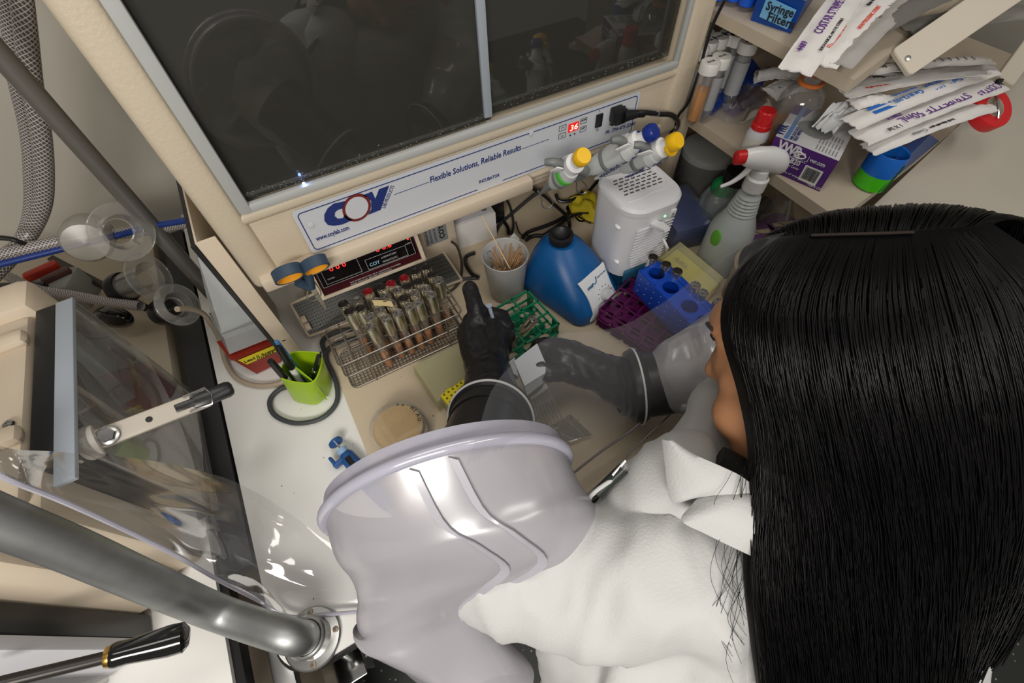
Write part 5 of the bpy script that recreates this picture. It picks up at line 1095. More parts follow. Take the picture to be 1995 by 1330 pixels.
# folded papers and torn end
t, wt = wrapper('small open paper pack beside the glass bottle', (1470, 150, .285), (1560, 145, .30), .05, PAPER, lump=.008, name='paper_pack'); wt('SEROLOGICAL', .2, .1, .007, KINK, .05)
t, wt = wrapper('folded paper pack with a blue bar in front of the glass bottle', (1500, 185, .28), (1560, 165, .29), .05, PAPER, lump=.006, name='paper_pack'); wt('Fisher sterile', .2, -.1, .007, BLUI, .04)
t, _ = wrapper('short folded wrapper sticking out under the printed bundle', (1660, 205, .34), (1740, 195, .34), .03, PAPER)
# ---- boxes on the upper shelf
fb_ = thing('filter_box', 'blue box with cloudy lid and handwritten pale blue tape on upper shelf', 'box', (0, 0, 0))
q = [Z(1462, 40, .413), Z(1540, 66, .413), Z(1590, -10, .413), Z(1510, -40, .413)]; q = [V((p.x, p.y, .413)) for p in q]
# front face stands from shelf level up
tz = VT((1545, 66), .413, (1568, 20)); tz = max(.455, min(.50, tz)); oc = sum(q, V()) / 4; fb_.location = (oc.x, oc.y, .4135)
O0 = V((oc.x, oc.y, .413)); 
MB().loft([[p - O0 for p in q], [p - O0 + V((0, 0, .045)) + (p - O0) * .05 for p in q]]).build('base', mat('filter_blue', (.004, .05, .28), .35), fb_, ang=30)
MB().loft([[p - O0 + V((0, 0, .046)) + (p - O0) * .07 for p in q], [p - O0 + V((0, 0, .075)) + (p - O0) * .05 for p in q]]).build('lid', film('lid_cloud', (.85, .9, 1), .30, .1, .2, (.4, .5, .65)), fb_, ang=30)
f0, f1 = q[0] - O0, q[1] - O0; fx = (f1 - f0); fn_ = fx.cross(V((0, 0, 1))).normalized()
def ff(u, v, o): return f0 + fx * u + V((0, 0, .045 * v)) + fn_ * o + (f0 + fx * u) * .05 * v
MB().slab([ff(.20, .22, .004), ff(.90, .12, .004), ff(.92, .72, .004), ff(.22, .85, .004)], .0012).build('blue_tape', mat('tape_sky', (.16, .42, .68), .6), fb_)
text('Syringe', .016, frame(ff(.28, .50, .0052), fx, (0, 0, 1)), KINK, fb_, name='handwriting', bold=.02, fitw=.045); text('Filters', .016, frame(ff(.38, .20, .0052), fx, (0, 0, 1)), KINK, fb_, name='handwriting', bold=.02, fitw=.045)
bt = thing('blue_lobed_tray', 'bright blue lobed plastic tray at the top edge of the shelf', 'tray', Z(1425, 6, .42)); o_ = bt.location.copy()
m_ = MB()
for i, qq in enumerate(((1395, 2), (1427, 4), (1452, 14), (1410, -20), (1440, -16), (1470, -8))): m_.lathe([(.003, 0), (.013, .004), (.017, .03), (.018, .032)], 18, Matrix.Translation(Z(*qq, .418) - o_))
m_.build('tray', mat('tray_blue', (.01, .10, .65), .3), bt)
# ---- glass media bottle with orange collar
gb_ = thing('media_bottle', 'clear glass media bottle with orange collar and orange liquid marked RM', 'bottle', (0, 0, 0)); p = Z(1582, 156, .352); gb_.location = (p.x, p.y, SH); gb_.scale = (.85, .85, .85)
MB().lathe([(.001, .001), (.040, .001), (.043, .006), (.043, .100), (.036, .118), (.020, .130), (.018, .150), (.0165, .150), (.0185, .128), (.034, .115), (.041, .098), (.041, .008), (.001, .004)], 36, caps=False).build('glass', CLEARG, gb_)
MB().lathe([(.001, .005), (.0405, .006), (.0408, .048), (.001, .048)], 36).build('liquid', mat('amber_liquid', (.60, .24, .03), .1, trans=.35), gb_)
MB().lathe([(.019, .132), (.024, .132), (.024, .138), (.019, .138)], 28, caps=False).build('pouring_ring', mat('collar_orange', (.60, .16, .03), .4), gb_)
Ms = frame((-.033, -.030, .045), (.70, -.71, 0), (0, 0, 1)); MB().prism(rrect(.034, .026, .004), .001, Ms).build('label', mat('label_grey', (.40, .38, .36), .6), gb_)
text('RM', .018, Ms @ Matrix.Translation((-.014, -.006, .0012)), KINK, gb_, name='handwriting', bold=.0)
# ---- bottle with red cap
rb_ = thing('red_cap_bottle', 'white plastic bottle with bright red screw cap and printed label', 'bottle', (0, 0, 0)); p = Z(1497, 214, .322); rb_.location = (p.x, p.y, SH); rb_.scale = (.72, .72, .72)
MB().lathe([(.001, 0), (.024, 0), (.026, .003), (.026, .062), (.022, .074), (.016, .078), (.016, .085), (.001, .085)], 30).build('body', mat('bottle_white', (.55, .56, .58), .35), rb_)
MB().lathe([(.001, .078), (.0225, .078), (.0225, .088), (.0205, .090), (.0205, .118), (.018, .121), (.001, .121)], 30).build('cap', mat('cap_red', (.55, .012, .015), .3), rb_)
MB().lathe([(.0263, .015), (.0263, .058)], 30, caps=False).build('label', mat('label_cream', (.60, .58, .52), .6), rb_)
text('Sodium', .007, frame((-.014, -.0268, .048), (1, 0, 0), (0, 0, 1)), KINK, rb_, fitw=.018); text('sulfate', .006, frame((-.014, -.0268, .040), (1, 0, 0), (0, 0, 1)), KINK, rb_, fitw=.014)
# ---- tissue box
tbx = thing('tissue_box', 'purple and white tissue wipe box with a barcode and tissues sticking out', 'tissue box', (0, 0, 0))
zt = VT((1598, 374), SH, (1634, 314)); zt = max(.27, min(.34, zt))
TR, TL = Z(1634, 314, zt), Z(1511, 265, zt); TB = Z(1668, 246, zt); TBL = TL + (TB - TR)
BR, BL = V((TR.x, TR.y, SH)), V((TL.x, TL.y, SH)); tc_ = (TR + TL + TB + TBL) / 4; tbx.location = (tc_.x, tc_.y, SH); OT = V((tc_.x, tc_.y, SH))
PUB = mat('carton_purple', (.085, .02, .18), .45); HT = zt - SH
MB().loft([[V((p.x, p.y, SH)) - OT for p in (TL, TR, TB, TBL)], [V((p.x, p.y, zt)) - OT for p in (TL, TR, TB, TBL)]]).build('carton', PUB, tbx, smooth=False)
fx = (TR - TL); fl_ = fx.length; fxn = fx.normalized(); fyn = V((0, 0, 1)); fnn = fxn.cross(fyn).normalized(); ty = (TBL - TL).normalized(); tl_ = (TBL - TL).length
def fp_(u, v, o=.0006): return TL - OT + fx * u - V((0, 0, HT * (1 - v))) + fnn * o
def tp_(u, v, o=.0006): return TL - OT + fx * u + ty * (tl_ * v) + V((0, 0, o))
MB().slab([tp_(.0, .0, .0008), tp_(1, 0, .0008), tp_(1, 1, .0008), tp_(.30, 1, .0008), tp_(.22, .72, .0008), tp_(.0, .70, .0008)], .0006).build('white_top', mat('carton_white', (.62, .62, .64), .45), tbx)
MB().slab([tp_(.12, .02, .0012), tp_(.19, .02, .0012), tp_(.19, 1, .0012), tp_(.12, 1, .0012)], .0004).build('blue_stripe', mat('stripe_blue', (.12, .24, .50), .45), tbx)
text('VWR', .020, frame(tp_(.09, .06, .0014), ty, -fxn), INK, tbx, bold=.03, fitw=.034); text('VWR LIGHT-DUTY', .008, frame(tp_(.26, .04, .0014), ty, -fxn), INK, tbx, fitw=.045); text('TISSUE WIPERS', .008, frame(tp_(.32, .04, .0014), ty, -fxn), INK, tbx, fitw=.038)
WI = mat('carton_white_ink', (.70, .70, .72), .45)
text('VWR', .024, frame(fp_(.10, .68), fxn, fyn), WI, tbx, bold=.035, fitw=.042); text('| vwr.com', .010, frame(fp_(.60, .70), fxn, fyn), WI, tbx, fitw=.028, bold=.02)
text('82003-820', .013, frame(fp_(.08, .46), fxn, fyn), WI, tbx, bold=.03, fitw=.048); text('VWR International, LLC', .006, frame(fp_(.08, .60), fxn, fyn), WI, tbx, fitw=.055); text('Radnor Corporate Center', .006, frame(fp_(.08, .34), fxn, fyn), WI, tbx, fitw=.05); text('Suppliers of wipers', .005, frame(fp_(.20, .12), fxn, fyn), WI, tbx, fitw=.05); text('Made in USA', .006, frame(fp_(.78, .05), fxn, fyn), WI, tbx, fitw=.024)
MB().tube([fp_(.36, .74), fp_(.40, .82), fp_(.48, .84), fp_(.56, .76), fp_(.50, .68), fp_(.42, .68), fp_(.46, .78), fp_(.54, .84)], .0012, 6, smooth=5).build('logo_swoosh', WI, tbx)
MB().slab([fp_(.62, .10, .001), fp_(.90, .10, .001), fp_(.90, .58, .001), fp_(.62, .58, .001)], .0004).build('barcode_patch', WHITE, tbx)
bc_ = MB(); u = .65
while u < .87: w_ = rnd.choice([.004, .007, .011]); bc_.slab([fp_(u, .18, .0016), fp_(u + w_, .18, .0016), fp_(u + w_, .54, .0016), fp_(u, .54, .0016)], .0004); u += w_ + rnd.choice([.004, .007])
bc_.build('barcode', KINK, tbx)
pk = MB()
for j in range(7):
    for i in range(3): pk.slab([tp_(.62 + j * .05, .05 + i * .17, .0014), tp_(.635 + j * .05, .05 + i * .17, .0014), tp_(.635 + j * .05, .18 + i * .17, .0014), tp_(.62 + j * .05, .18 + i * .17, .0014)], .0004)
pk.build('small_print', GREYP, tbx)
MB().prism([(x * .022, y * .030) for x, y in [(cos(a), sin(a)) for a in [i * pi / 12 for i in range(24)]]], .0008, Matrix.Translation(tp_(.48, .50, .0010))).build('opening', GREYP, tbx)
b = bmesh.new(); G = []
for j in range(15):
    row = []
    for i in range(13):
        u, v = i / 12, j / 14; a = tp_(.40 + .35 * u, .45 + .55 * v, .004); h_ = .030 * sin(pi * v * .9) + .012 * noise.noise(V((u * 4, v * 4, 2))) + .006 * noise.noise(V((u * 11, v * 9, 5)))
        row.append(b.verts.new(a + V((0, 0, max(.0, h_ + .004))) + fxn * (.03 * v)))
    G.append(row)
for j in range(14):
    for i in range(12): b.faces.new((G[j][i], G[j][i + 1], G[j + 1][i + 1], G[j + 1][i]))
m_ = MB(); m_.merge(b); m_.build('tissue', mat('tissue', (.66, .67, .68), .8), tbx)
# ---- green and blue holder
gh = thing('green_blue_holder', 'upright holder with green bottom and blue top holding green stirrers', 'holder', (0, 0, 0)); p = Z(1690, 360, SH); gh.location = (p.x, p.y, SH); gh.scale = (.78, .78, .85)
MB().lathe([(.001, 0), (.024, 0), (.030, .004), (.0305, .034), (.0295, .034), (.029, .006), (.001, .003)], 30, Matrix.Diagonal((1, 1.15, 1, 1)), caps=False).build('green_base', mat('holder_green', (.06, .50, .01), .25), gh)
MB().lathe([(.0305, .034), (.031, .075), (.030, .077), (.0285, .075), (.029, .034)], 30, Matrix.Diagonal((1, 1.15, 1, 1)), caps=False).build('blue_top', mat('holder_blue', (.01, .12, .50), .25), gh)
for k in range(5): MB().seg((-.012 + k * .005, -.0355 + .002 * abs(k - 2), .006), (-.008 + k * .006 + rnd.uniform(-.004, .004), -.0365 + .002 * abs(k - 2), .062), .0012, n=6).build('stirrer', mat('stirrer_dark_green', (.01, .09, .015), .3), gh)
wd = thing('blue_wedge_tray', 'dark blue and green sloping tray behind the green blue holder', 'tray', Z(1760, 320, SH)); o_ = wd.location.copy()
MB().loft([[Z(*q, SH) - o_ for q in ((1725, 345), (1752, 340), (1830, 275), (1800, 260))], [Z(*q, SH + .05) - o_ for q in ((1735, 318), (1765, 310), (1812, 262), (1790, 255))]]).build('tray', mat('tray_deep_blue', (.01, .05, .22), .4), wd, ang=30)
# ---- red tape roll on a hook
rt_ = thing('red_tape_roll', 'roll of red tape hanging on a hook at the right edge', 'tape roll', D(1926, 214, .78)); Rt = (-CF + CR * .25 + CD * (-.1)).to_track_quat('Z', 'Y').to_matrix().to_4x4()
MB().lathe([(.0205, -.009), (.042, -.009), (.0425, -.008), (.0425, .008), (.042, .009), (.0205, .009)], 48, Rt @ Matrix.Diagonal((1, .82, 1, 1)), caps=False).build('tape', mat('tape_red', (.62, .015, .02), .4), rt_)
MB().lathe([(.0205, -.0095), (.0208, .0095), (.0195, .0095), (.0192, -.0095)], 40, Rt @ Matrix.Diagonal((1, .82, 1, 1)), caps=False).build('core', mat('core_card', (.42, .36, .28), .7), rt_)
MB().tube([Rt @ V(q) for q in ((-.012, -.020, .012), (-.004, -.004, .014), (.006, .014, .012), (.010, .022, .0), (.012, .03, -.02))], .0022, 10, smooth=5).build('hook', CHROME, rt_)
MB().lathe([(.001, -.010), (.0185, -.010), (.0185, -.006), (.001, -.006)], 30, Rt @ Matrix.Diagonal((1, .82, 1, 1))).build('hook_plate', STEEL, rt_)
b0, b1 = D(1930, 175, .87), D(1978, 142, .87)
tag(MB().box((b0 + b1) / 2, ((b1 - b0).length, .008, .02), bev=.002).build('black_clip', BLACK), 'black clip behind the top of the red tape roll', 'clip')
# ================================================================ BOTTLES ON THE BENCH, RIGHT
sp_ = thing('spray_bottle', 'cloudy spray bottle with white trigger head and red nozzle', 'spray bottle', (.712, .400, .004), (0, 0, 0)); sp_.scale = (1.06, 1.06, 1.14)
SPB = film('spray_plastic', (.82, .88, .88), .60, .08, .25, (.80, .86, .85))
MB().lathe([(.001, 0), (.038, .0), (.0415, .004), (.042, .02), (.042, .085), (.040, .096), (.034, .110), (.026, .128)] + sum([[(.0245 - k * .0012, .130 + k * .006), (.0262 - k * .0012, .133 + k * .006)] for k in range(6)], []) + [(.0165, .168), (.0150, .172), (.0150, .180), (.001, .180)], 40).build('bottle', SPB, sp_)
MB().lathe([(.001, .003), (.039, .003), (.0395, .06), (.001, .06)], 32).build('liquid', mat('water_grey', (.42, .42, .38), .15, trans=.4), sp_)
MB().lathe([(.0155, .176), (.0185, .176), (.0185, .196), (.015, .199), (.0155, .176)], 30, caps=False).build('collar', WHITE, sp_)
MB().lathe([(.001, .196), (.0145, .196), (.0125, .210), (.001, .212)], 24).build('neck', WHITE, sp_)
dz = V((-.93, .36, 0)).normalized(); Mh = frame((0, 0, 0), dz, V((0, 0, 1)))
sec = [(.012, .018, -.038), (.222, .0, 0)]
m_ = MB()
def hs(x, zc_, w_, h_, n=16): return [Mh @ V((x, zc_ + h_ / 2 * sin(a), w_ / 2 * cos(a))) for a in [2 * pi * k / n for k in range(n)]]
m_.loft([hs(-.058, .200, .006, .012), hs(-.052, .206, .018, .028), hs(-.034, .218, .026, .038), hs(-.005, .227, .029, .042), hs(.020, .232, .026, .036), hs(.038, .235, .021, .028), hs(.042, .236, .019, .024)]); m_.build('trigger_head', mat('head_white', (.80, .80, .79), .25), sp_)
MB().loft([hs(.041, .236, .019, .023), hs(.056, .236, .018, .022), hs(.058, .236, .010, .012)]).build('nozzle', mat('nozzle_red', (.55, .015, .015), .35), sp_)
MB().tube([Mh @ V(q) for q in ((.020, .222, 0), (.030, .205, 0), (.045, .192, 0), (.062, .186, 0))], lambda u: .0055 - .003 * u, 10, smooth=5).build('trigger', MATS['head_white'], sp_)
MB().sph((-.040, -.0, .086), .014, 16, (.25, .8, 1.3)).build('green_sticker', mat('sticker_green', (.15, .50, .05), .5), sp_)
wbt = thing('wash_bottle', 'squeeze wash bottle with green cap and bent green spout', 'wash bottle', (.785, .505, .004))
MB().lathe([(.001, 0), (.034, 0), (.036, .004), (.036, .075), (.028, .092), (.018, .098), (.001, .098)], 30).build('bottle', film('wash_plastic', (.8, .87, .9), .55, .08, .25, (.45, .52, .55)), wbt)
GRC = mat('cap_green', (.01, .32, .09), .4)
MB().lathe([(.001, .092), (.0235, .092), (.0235, .112), (.017, .122), (.008, .126), (.001, .126)], 28).build('cap', GRC, wbt)
MB().tube([V((0, 0, .12)), V((.004, .004, .145)), V((.022, .010, .160)), V((.045, .002, .155)), V((.075, -.02, .13)), V((.10, -.03, .115))], .0042, 12, smooth=7).build('spout', GRC, wbt)
def purple_jar(label, q, z, r, tape=True):
    p = Z(*q, z); t = thing('purple_cap_jar', label, 'jar', (p.x, p.y, .004), group='glass jars with purple lids'); h = z - .004
    MB().lathe([(.001, 0), (r * .95, 0), (r, .004), (r, h - .028), (r * .92, h - .02)], 30, caps=False).build('glass', CLEARG, t)
    MB().lathe([(.001, .003), (r * .93, .003), (r * .93, h * .4), (.001, h * .4)], 24).build('contents', mat('amber_contents', (.35, .18, .06), .3, trans=.2), t)
    MB().lathe([(.001, h - .024), (r * 1.05, h - .024), (r * 1.05, h - .003), (r * .98, h), (.001, h)], 36).build('lid', mat('lid_purple', (.24, .11, .28), .45), t)
    if tape: MB().box((0, 0, h + .0006), (r * 1.3, .011, .0008), (0, 0, -.35)).build('tape', MATS['masking_pale'], t); MB().box((-.004, 0, h + .0012), (.016, .0015, .0005), (0, 0, -1.1)).build('pen_mark', KINK, t)
    return t
purple_jar('glass jar with purple lid and masking tape, nearest the spray bottle', (1478, 452), .085, .036); purple_jar('glass jar with purple lid and masking tape further right', (1526, 436), .085, .034)
purple_jar('dark purple lidded jar half hidden behind the spray trigger', (1455, 328), .12, .032)
def glassjar(label, q, z, r, cap=None):
    p = Z(*q, z); t = thing('glass_flask', label, 'flask', (p.x, p.y, .004), group='empty glass flasks'); h = z - .004
    MB().lathe([(.001, 0), (r * .95, 0), (r, .006), (r, h * .6), (r * .6, h * .82), (r * .45, h), (r * .42, h), (r * .56, h * .82), (r * .95, h * .6), (r * .95, .01), (.001, .004)], 36, caps=False).build('glass', CLEARG, t)
    if cap: MB().lathe([(.001, h - .01), (r * .55, h - .01), (r * .55, h + .015), (.001, h + .015)], 24).build('cap', cap, t)
glassjar('clear glass flask with black cap behind the spray bottle', (1435, 345), .15, .045, BLACK); glassjar('clear empty glass flask right of the spray bottle under the shelf', (1530, 380), .13, .042)
p = Z(1485, 400, .05); t = thing('reagent_jar', 'small grey jar with a white printed label behind the spray bottle', 'jar', (p.x, p.y, .004)); MB().lathe([(.001, 0), (.022, 0), (.024, .004), (.024, .05), (.016, .06), (.001, .062)], 24).build('jar', mat('jar_grey', (.20, .19, .18), .4), t)
MB().lathe([(.0243, .012), (.0243, .042)], 24, caps=False).build('label', PAPER, t); text('NaO', .011, frame((-.012, -.0248, .026), (1, 0, 0), (0, 0, 1)), KINK, t, fitw=.018)
tb3 = thing('round_tub', 'round cloudy tub with a white lid in the corner behind the dehumidifier', 'tub', (0, 0, 0)); p = Z(1385, 290, .10); tb3.location = (p.x, p.y, .004)
MB().lathe([(.001, 0), (.056, 0), (.060, .005), (.062, .085), (.001, .085)], 40).build('body', film('tub_cloud', (.8, .8, .8), .6, .06, .3, (.34, .34, .33)), tb3); MB().lathe([(.001, .084), (.065, .084), (.065, .098), (.062, .100), (.001, .100)], 40).build('lid', mat('tub_lid', (.50, .50, .48), .5), tb3)
bb2 = thing('blue_clear_box', 'dark blue tray inside a clear hinged box beside the dehumidifier', 'box', (.715, .535, .004), (0, 0, -.25))
MB().box((0, 0, .030), (.085, .13, .055), bev=.004).build('tray', mat('tray_navy', (.004, .02, .20), .4), bb2); MB().box((0, 0, .031), (.096, .140, .062), bev=.003).build('clear_case', film('case_clear', (.88, .9, .95), .25, .15, .15, (.3, .36, .5)), bb2)
wbk = thing('beige_bucket', 'cloudy beige rimmed container standing behind the hair at the right', 'container', (0, 0, 0)); p = Z(1500, 520, .10); wbk.location = (p.x, p.y, .004)
MB().lathe([(.001, 0), (.055, 0), (.060, .09), (.064, .094), (.062, .096), (.057, .090), (.053, .004), (.001, .004)], 40, caps=False).build('body', film('bucket_film', (.8, .72, .58), .66, .08, .3, (.52, .42, .28)), wbk)
p = Z(1408, 512, .02); tag(MB().loft([rr3(.045, .07, .01, 0), rr3(.050, .075, .012, .018)], M=Matrix.Translation((p.x + .01, p.y, .004)) @ Tz(-.7)).build('pale_blue_tray', film('tray_pale', (.75, .82, .92), .5, .08, .3, (.35, .45, .6))), 'pale blue translucent tray at the foot of the spray bottle', 'tray')
# ================================================================ PERSON
pe = thing('person', 'person with long black hair in a white lab coat bending over the glove chamber', 'person', (.40, -.22, FZ))
OPV = V((.40, -.22, FZ))
SKIN = mat('skin', (.50, .235, .115), .48, noise_s=30, noise_a=.06, bump=.06, bump_s=300)
def cam2w(a): return CR * a[0] + CD * a[1] + CF * a[2]
hf = cam2w((-.62, .04, .78)).normalized(); hu = cam2w((-.08, -1, -.12)); hu = (hu - hf * hu.dot(hf)).normalized(); hl = hu.cross(hf).normalized()
HCN = D(1592, 650, .412)
MH = Matrix(((hl.x, hf.x, hu.x, HCN.x), (hl.y, hf.y, hu.y, HCN.y), (hl.z, hf.z, hu.z, HCN.z), (0, 0, 0, 1)))
hrot = MH.to_euler()
HS = .94; MH = MH @ Matrix.Scale(HS, 4)
def H(x, y, z): return MH @ V((x, y, z)) - OPV
def hs_(c, r, sc=(1, 1, 1)): return ('s', H(*c), r * HS, sc, hrot)
def hl_(a, b, r0, r1): return ('l', H(*a), H(*b), r0 * HS, r1 * HS)
def W(x, y, z): return V((x, y, z)) - OPV
parts = [hs_((0, -.012, .018), .085, (.88, 1.12, 1.0)), hs_((0, .034, -.030), .06, (.96, .90, 1.15)), hs_((0, .058, .020), .045, (1.2, .7, .9))]
for s in (-1, 1):
    parts += [hl_((s * .050, .0, -.060), (0, .066, -.098), .020, .019), hs_((s * .033, .056, -.042), .027), hs_((s * .043, .052, -.074), .032, (1, 1, 1.15)), hs_((s * .040, .046, -.100), .028), hs_((s * .031, .079, .013), .012, (1.5, .7, .6)), hs_((s * .0095, .098, -.040), .0075),
              hs_((s * .078, -.008, -.018), .026, (.28, .62, 1.0)), hs_((s * .079, -.014, -.008), .016, (.4, .6, 1.0)), hs_((s * .030, .075, -.002), .012, (1.3, .5, .8))]
parts += [hl_((0, .084, .004), (0, .106, -.036), .0075, .0115), hs_((0, .091, -.061), .010, (1.9, .75, .55)), hs_((0, .090, -.070), .011, (1.6, .75, .55)), hs_((0, .080, -.096), .017),
          hl_((0, -.030, -.06), (0, -.070, -.150), .050, .054), ('l', H(0, -.065, -.14), W(.335, -.06, .27), .055, .085),
          ('l', W(.335, -.06, .27), W(.385, -.18, -.05), .10, .10), ('l', W(.385, -.18, -.05), W(.40, -.22, -.16), .10, .10),
          ('l', W(.40 - .07, -.22, -.14), W(.33, -.22, -.45), .085, .055), ('l', W(.33, -.22, -.45), W(.33, -.24, -.80), .055, .038), ('l', W(.33, -.24, -.82), W(.33, -.13, -.832), .036, .026),
          ('l', W(.47, -.22, -.14), W(.47, -.22, -.45), .085, .055), ('l', W(.47, -.22, -.45), W(.47, -.24, -.80), .055, .038), ('l', W(.47, -.24, -.82), W(.47, -.13, -.832), .036, .026)]
LSH, LEL, LWR = W(.165, -.02, .262), W(-.005, .095, .245), V(Z(948, 735, .135)) - OPV
RSH, REL, RWR = W(.48, .02, .28), W(.49, .13, .19), V(Z(1165, 722, .115)) - OPV; RCU = V(Z(1238, 752, .120)) - OPV
parts += [('l', LSH, W(.335, -.06, .27), .050, .07), ('l', LSH, LEL, .046, .038), ('l', LEL, LWR, .036, .026), ('l', RSH, W(.335, -.06, .27), .05, .07), ('l', RSH, REL, .046, .038), ('l', REL, RCU, .034, .028), ('l', RCU, RWR, .026, .022)]
body = blob('body', SKIN, pe, parts, vox=.0042, it=5)
# eyes, brows, lips
for s in (-1, 1):
    MB().sph(H(s * .031, .0715, -.002), .0110, 18).build('eye', mat('eye_white', (.7, .68, .64), .15), pe)
    MB().sph(H(s * .031, .0780, -.003), .0055, 14).build('iris', mat('iris_brown', (.03, .015, .008), .1), pe)
    MB().tube([H(s * .016, .093, .014), H(s * .032, .091, .020), H(s * .048, .078, .015)], .0022, 8, smooth=5).build('eyebrow', mat('brow_black', (.01, .008, .007), .7), pe)
    MB().tube([H(s * .019, .0875, .004), H(s * .031, .089, .008), H(s * .043, .080, .003)], .0011, 6, smooth=5).build('eyelashes', MATS['brow_black'], pe)
MB().sph(H(0, .0965, -.0615), .0085, 14, (1.7, .5, .42), hrot).sph(H(0, .0955, -.0700), .009, 14, (1.5, .5, .45), hrot).build('lips', mat('lip', (.40, .13, .10), .4), pe)
# ---- lab coat
COAT = mat('coat_cotton', (.50, .50, .49), .75, bump=.25, bump_s=420, sheen=.2)
cw = []
def wr(co):
    p = co + OPV; q = V((p.x * 9, p.y * 9, p.z * 9)); n1 = noise.noise(q + V((3, 1, 7))); q2 = V((p.x * 22 + p.y * 6, p.y * 7 - p.z * 9, p.z * 7)); n2 = noise.noise(q2)
    q3 = V(((p.x + p.y) * 14, (p.y - p.x) * 30, p.z * 12)); n3 = 1 - abs(noise.noise(q3)) * 2.2
    n4 = 1 - 2.4 * abs(noise.noise(V((p.x * 8 - p.y * 7, p.y * 5 + p.x * 5, p.z * 5 + 3)))); return .008 * n1 + .006 * n2 + .003 * n3 + .015 * n4
LSHc, LELc = W(.165, -.030, .258), W(.0, .085, .232)
parts = [('s', W(.33, -.055, .225), .13, (1.22, .80, .75)), ('s', W(.37, -.085, .275), .10, (1.35, .85, .85)), ('l', W(.34, -.08, .20), W(.395, -.20, -.10), .135, .145), ('s', W(.355, -.10, .10), .14, (1.12, .9, 1)), ('s', W(.40, -.22, -.14), .155, (1.15, .9, 1)), ('l', W(.40, -.22, -.14), W(.40, -.24, -.40), .165, .18),
         ('l', LSHc, W(.30, -.05, .285), .064, .062), ('l', LSHc, LELc, .064, .056), ('l', LELc, LEL.lerp(LWR, .45), .052, .040), ('l', D(1180, 1210, .53) - OPV, D(1235, 1430, .60) - OPV, .075, .09), ('l', D(1330, 1250, .50) - OPV, D(1380, 1450, .60) - OPV, .105, .12), ('s', W(.19, -.055, .215), .075),
         ('l', RSH, W(.37, -.04, .285), .062, .065), ('l', RSH, REL, .060, .054), ('l', REL, REL.lerp(RCU, .6), .046, .040),
         ('s', W(.28, .045, .235), .055, (1.2, .8, .8)), ('l', D(1222, 1015, .475) - OPV, D(1310, 935, .455) - OPV, .040, .038), ('l', W(.26, .055, .262), W(.33, .09, .262), .028, .030)]
coat = blob('lab_coat', COAT, pe, parts, vox=.006, it=8, disp=wr)
# collar: two folded flaps lying on the shoulder
def flap(name, pts_edge, pts_fold, th=.0025):
    b = bmesh.new(); n = len(pts_edge); rows = []
    for e, f in zip(pts_edge, pts_fold):
        row = []
        for k in range(6):
            t_ = k / 5; row.append(b.verts.new(e * (1 - t_) + f * t_ - OPV + (-CF) * (.010 * sin(pi * t_ * .8))))
        rows.append(row)
    for A, B in zip(rows, rows[1:]):
        for k in range(5): b.faces.new((A[k], B[k], B[k + 1], A[k + 1]))
    r = bmesh.ops.extrude_face_region(b, geom=b.faces[:]); bmesh.ops.translate(b, vec=CF * th, verts=[g for g in r['geom'] if isinstance(g, bmesh.types.BMVert)])
    m_ = MB(); m_.merge(b); o = m_.build(name, COAT, pe, ang=60); return o
def cl_(P, n=6): return crom([D(*p) for p in P], n)
flap('collar', cl_([(1291, 856, .400), (1296, 900, .394), (1308, 975, .388), (1345, 972, .384), (1368, 964, .380)]), cl_([(1305, 852, .398), (1345, 880, .386), (1400, 905, .376), (1440, 925, .374), (1475, 955, .372)]))
flap('lapel', cl_([(1368, 964, .382), (1350, 985, .378), (1330, 1015, .374), (1375, 1040, .368), (1432, 1068, .362), (1490, 1095, .356)]), cl_([(1385, 958, .382), (1410, 955, .376), (1445, 958, .370), (1475, 965, .366), (1500, 972, .362), (1530, 985, .358)]))
# inner dark neckline
MB().tube([D(*p) - OPV for p in ((1400, 893, .41), (1440, 915, .405), (1480, 950, .40), (1520, 960, .40))], .012, 12, smooth=5).build('undershirt', mat('shirt_black', (.01, .01, .01), .8), pe)
# chest pocket with pen
pkt = MB().tube([D(*p) - OPV for p in ((1143, 985, .455), (1152, 965, .450), (1176, 945, .447), (1205, 928, .445))], .0022, 8, smooth=6).tube([D(*p) - OPV for p in ((1143, 985, .455), (1156, 1015, .452), (1178, 1042, .447), (1186, 1055, .445))], .0022, 8, smooth=6); pkt.build('pocket_edge', COAT, pe)
pn_ = D(1215, 912, .445); t = thing('pocket_pen', 'dark pen with clear end clipped in the lab coat pocket', 'pen', pn_)
e_ = D(1165, 960, .455) - pn_
MB().tube([V((0, 0, 0)), e_], .0058, 12).build('barrel', mat('pen_dark', (.02, .025, .022), .3), t); MB().tube([e_ * -.0, e_ * -.12], .0042, 12).build('clear_end', CLEAR, t); MB().tube([V((.004, .004, .007)), e_ * .5 + V((.002, .002, .009))], .0012, 8).build('clip', WHITE, t)
# trousers and shoes
TRO = mat('trousers_dark', (.03, .03, .035), .8)
blob('trousers', TRO, pe, [('l', W(.33, -.22, -.20), W(.33, -.22, -.45), .10, .066), ('l', W(.33, -.22, -.45), W(.33, -.24, -.79), .066, .052), ('l', W(.47, -.22, -.20), W(.47, -.22, -.45), .10, .066), ('l', W(.47, -.22, -.45), W(.47, -.24, -.79), .066, .052)], vox=.01, it=3)
for x in (.33, .47): blob('shoe', mat('shoe_black', (.02, .02, .02), .5), pe, [('l', W(x, -.25, -.825), W(x, -.13, -.832), .034, .030), ('l', W(x, -.25, -.80), W(x, -.24, -.76), .045, .042)], vox=.006, it=2)
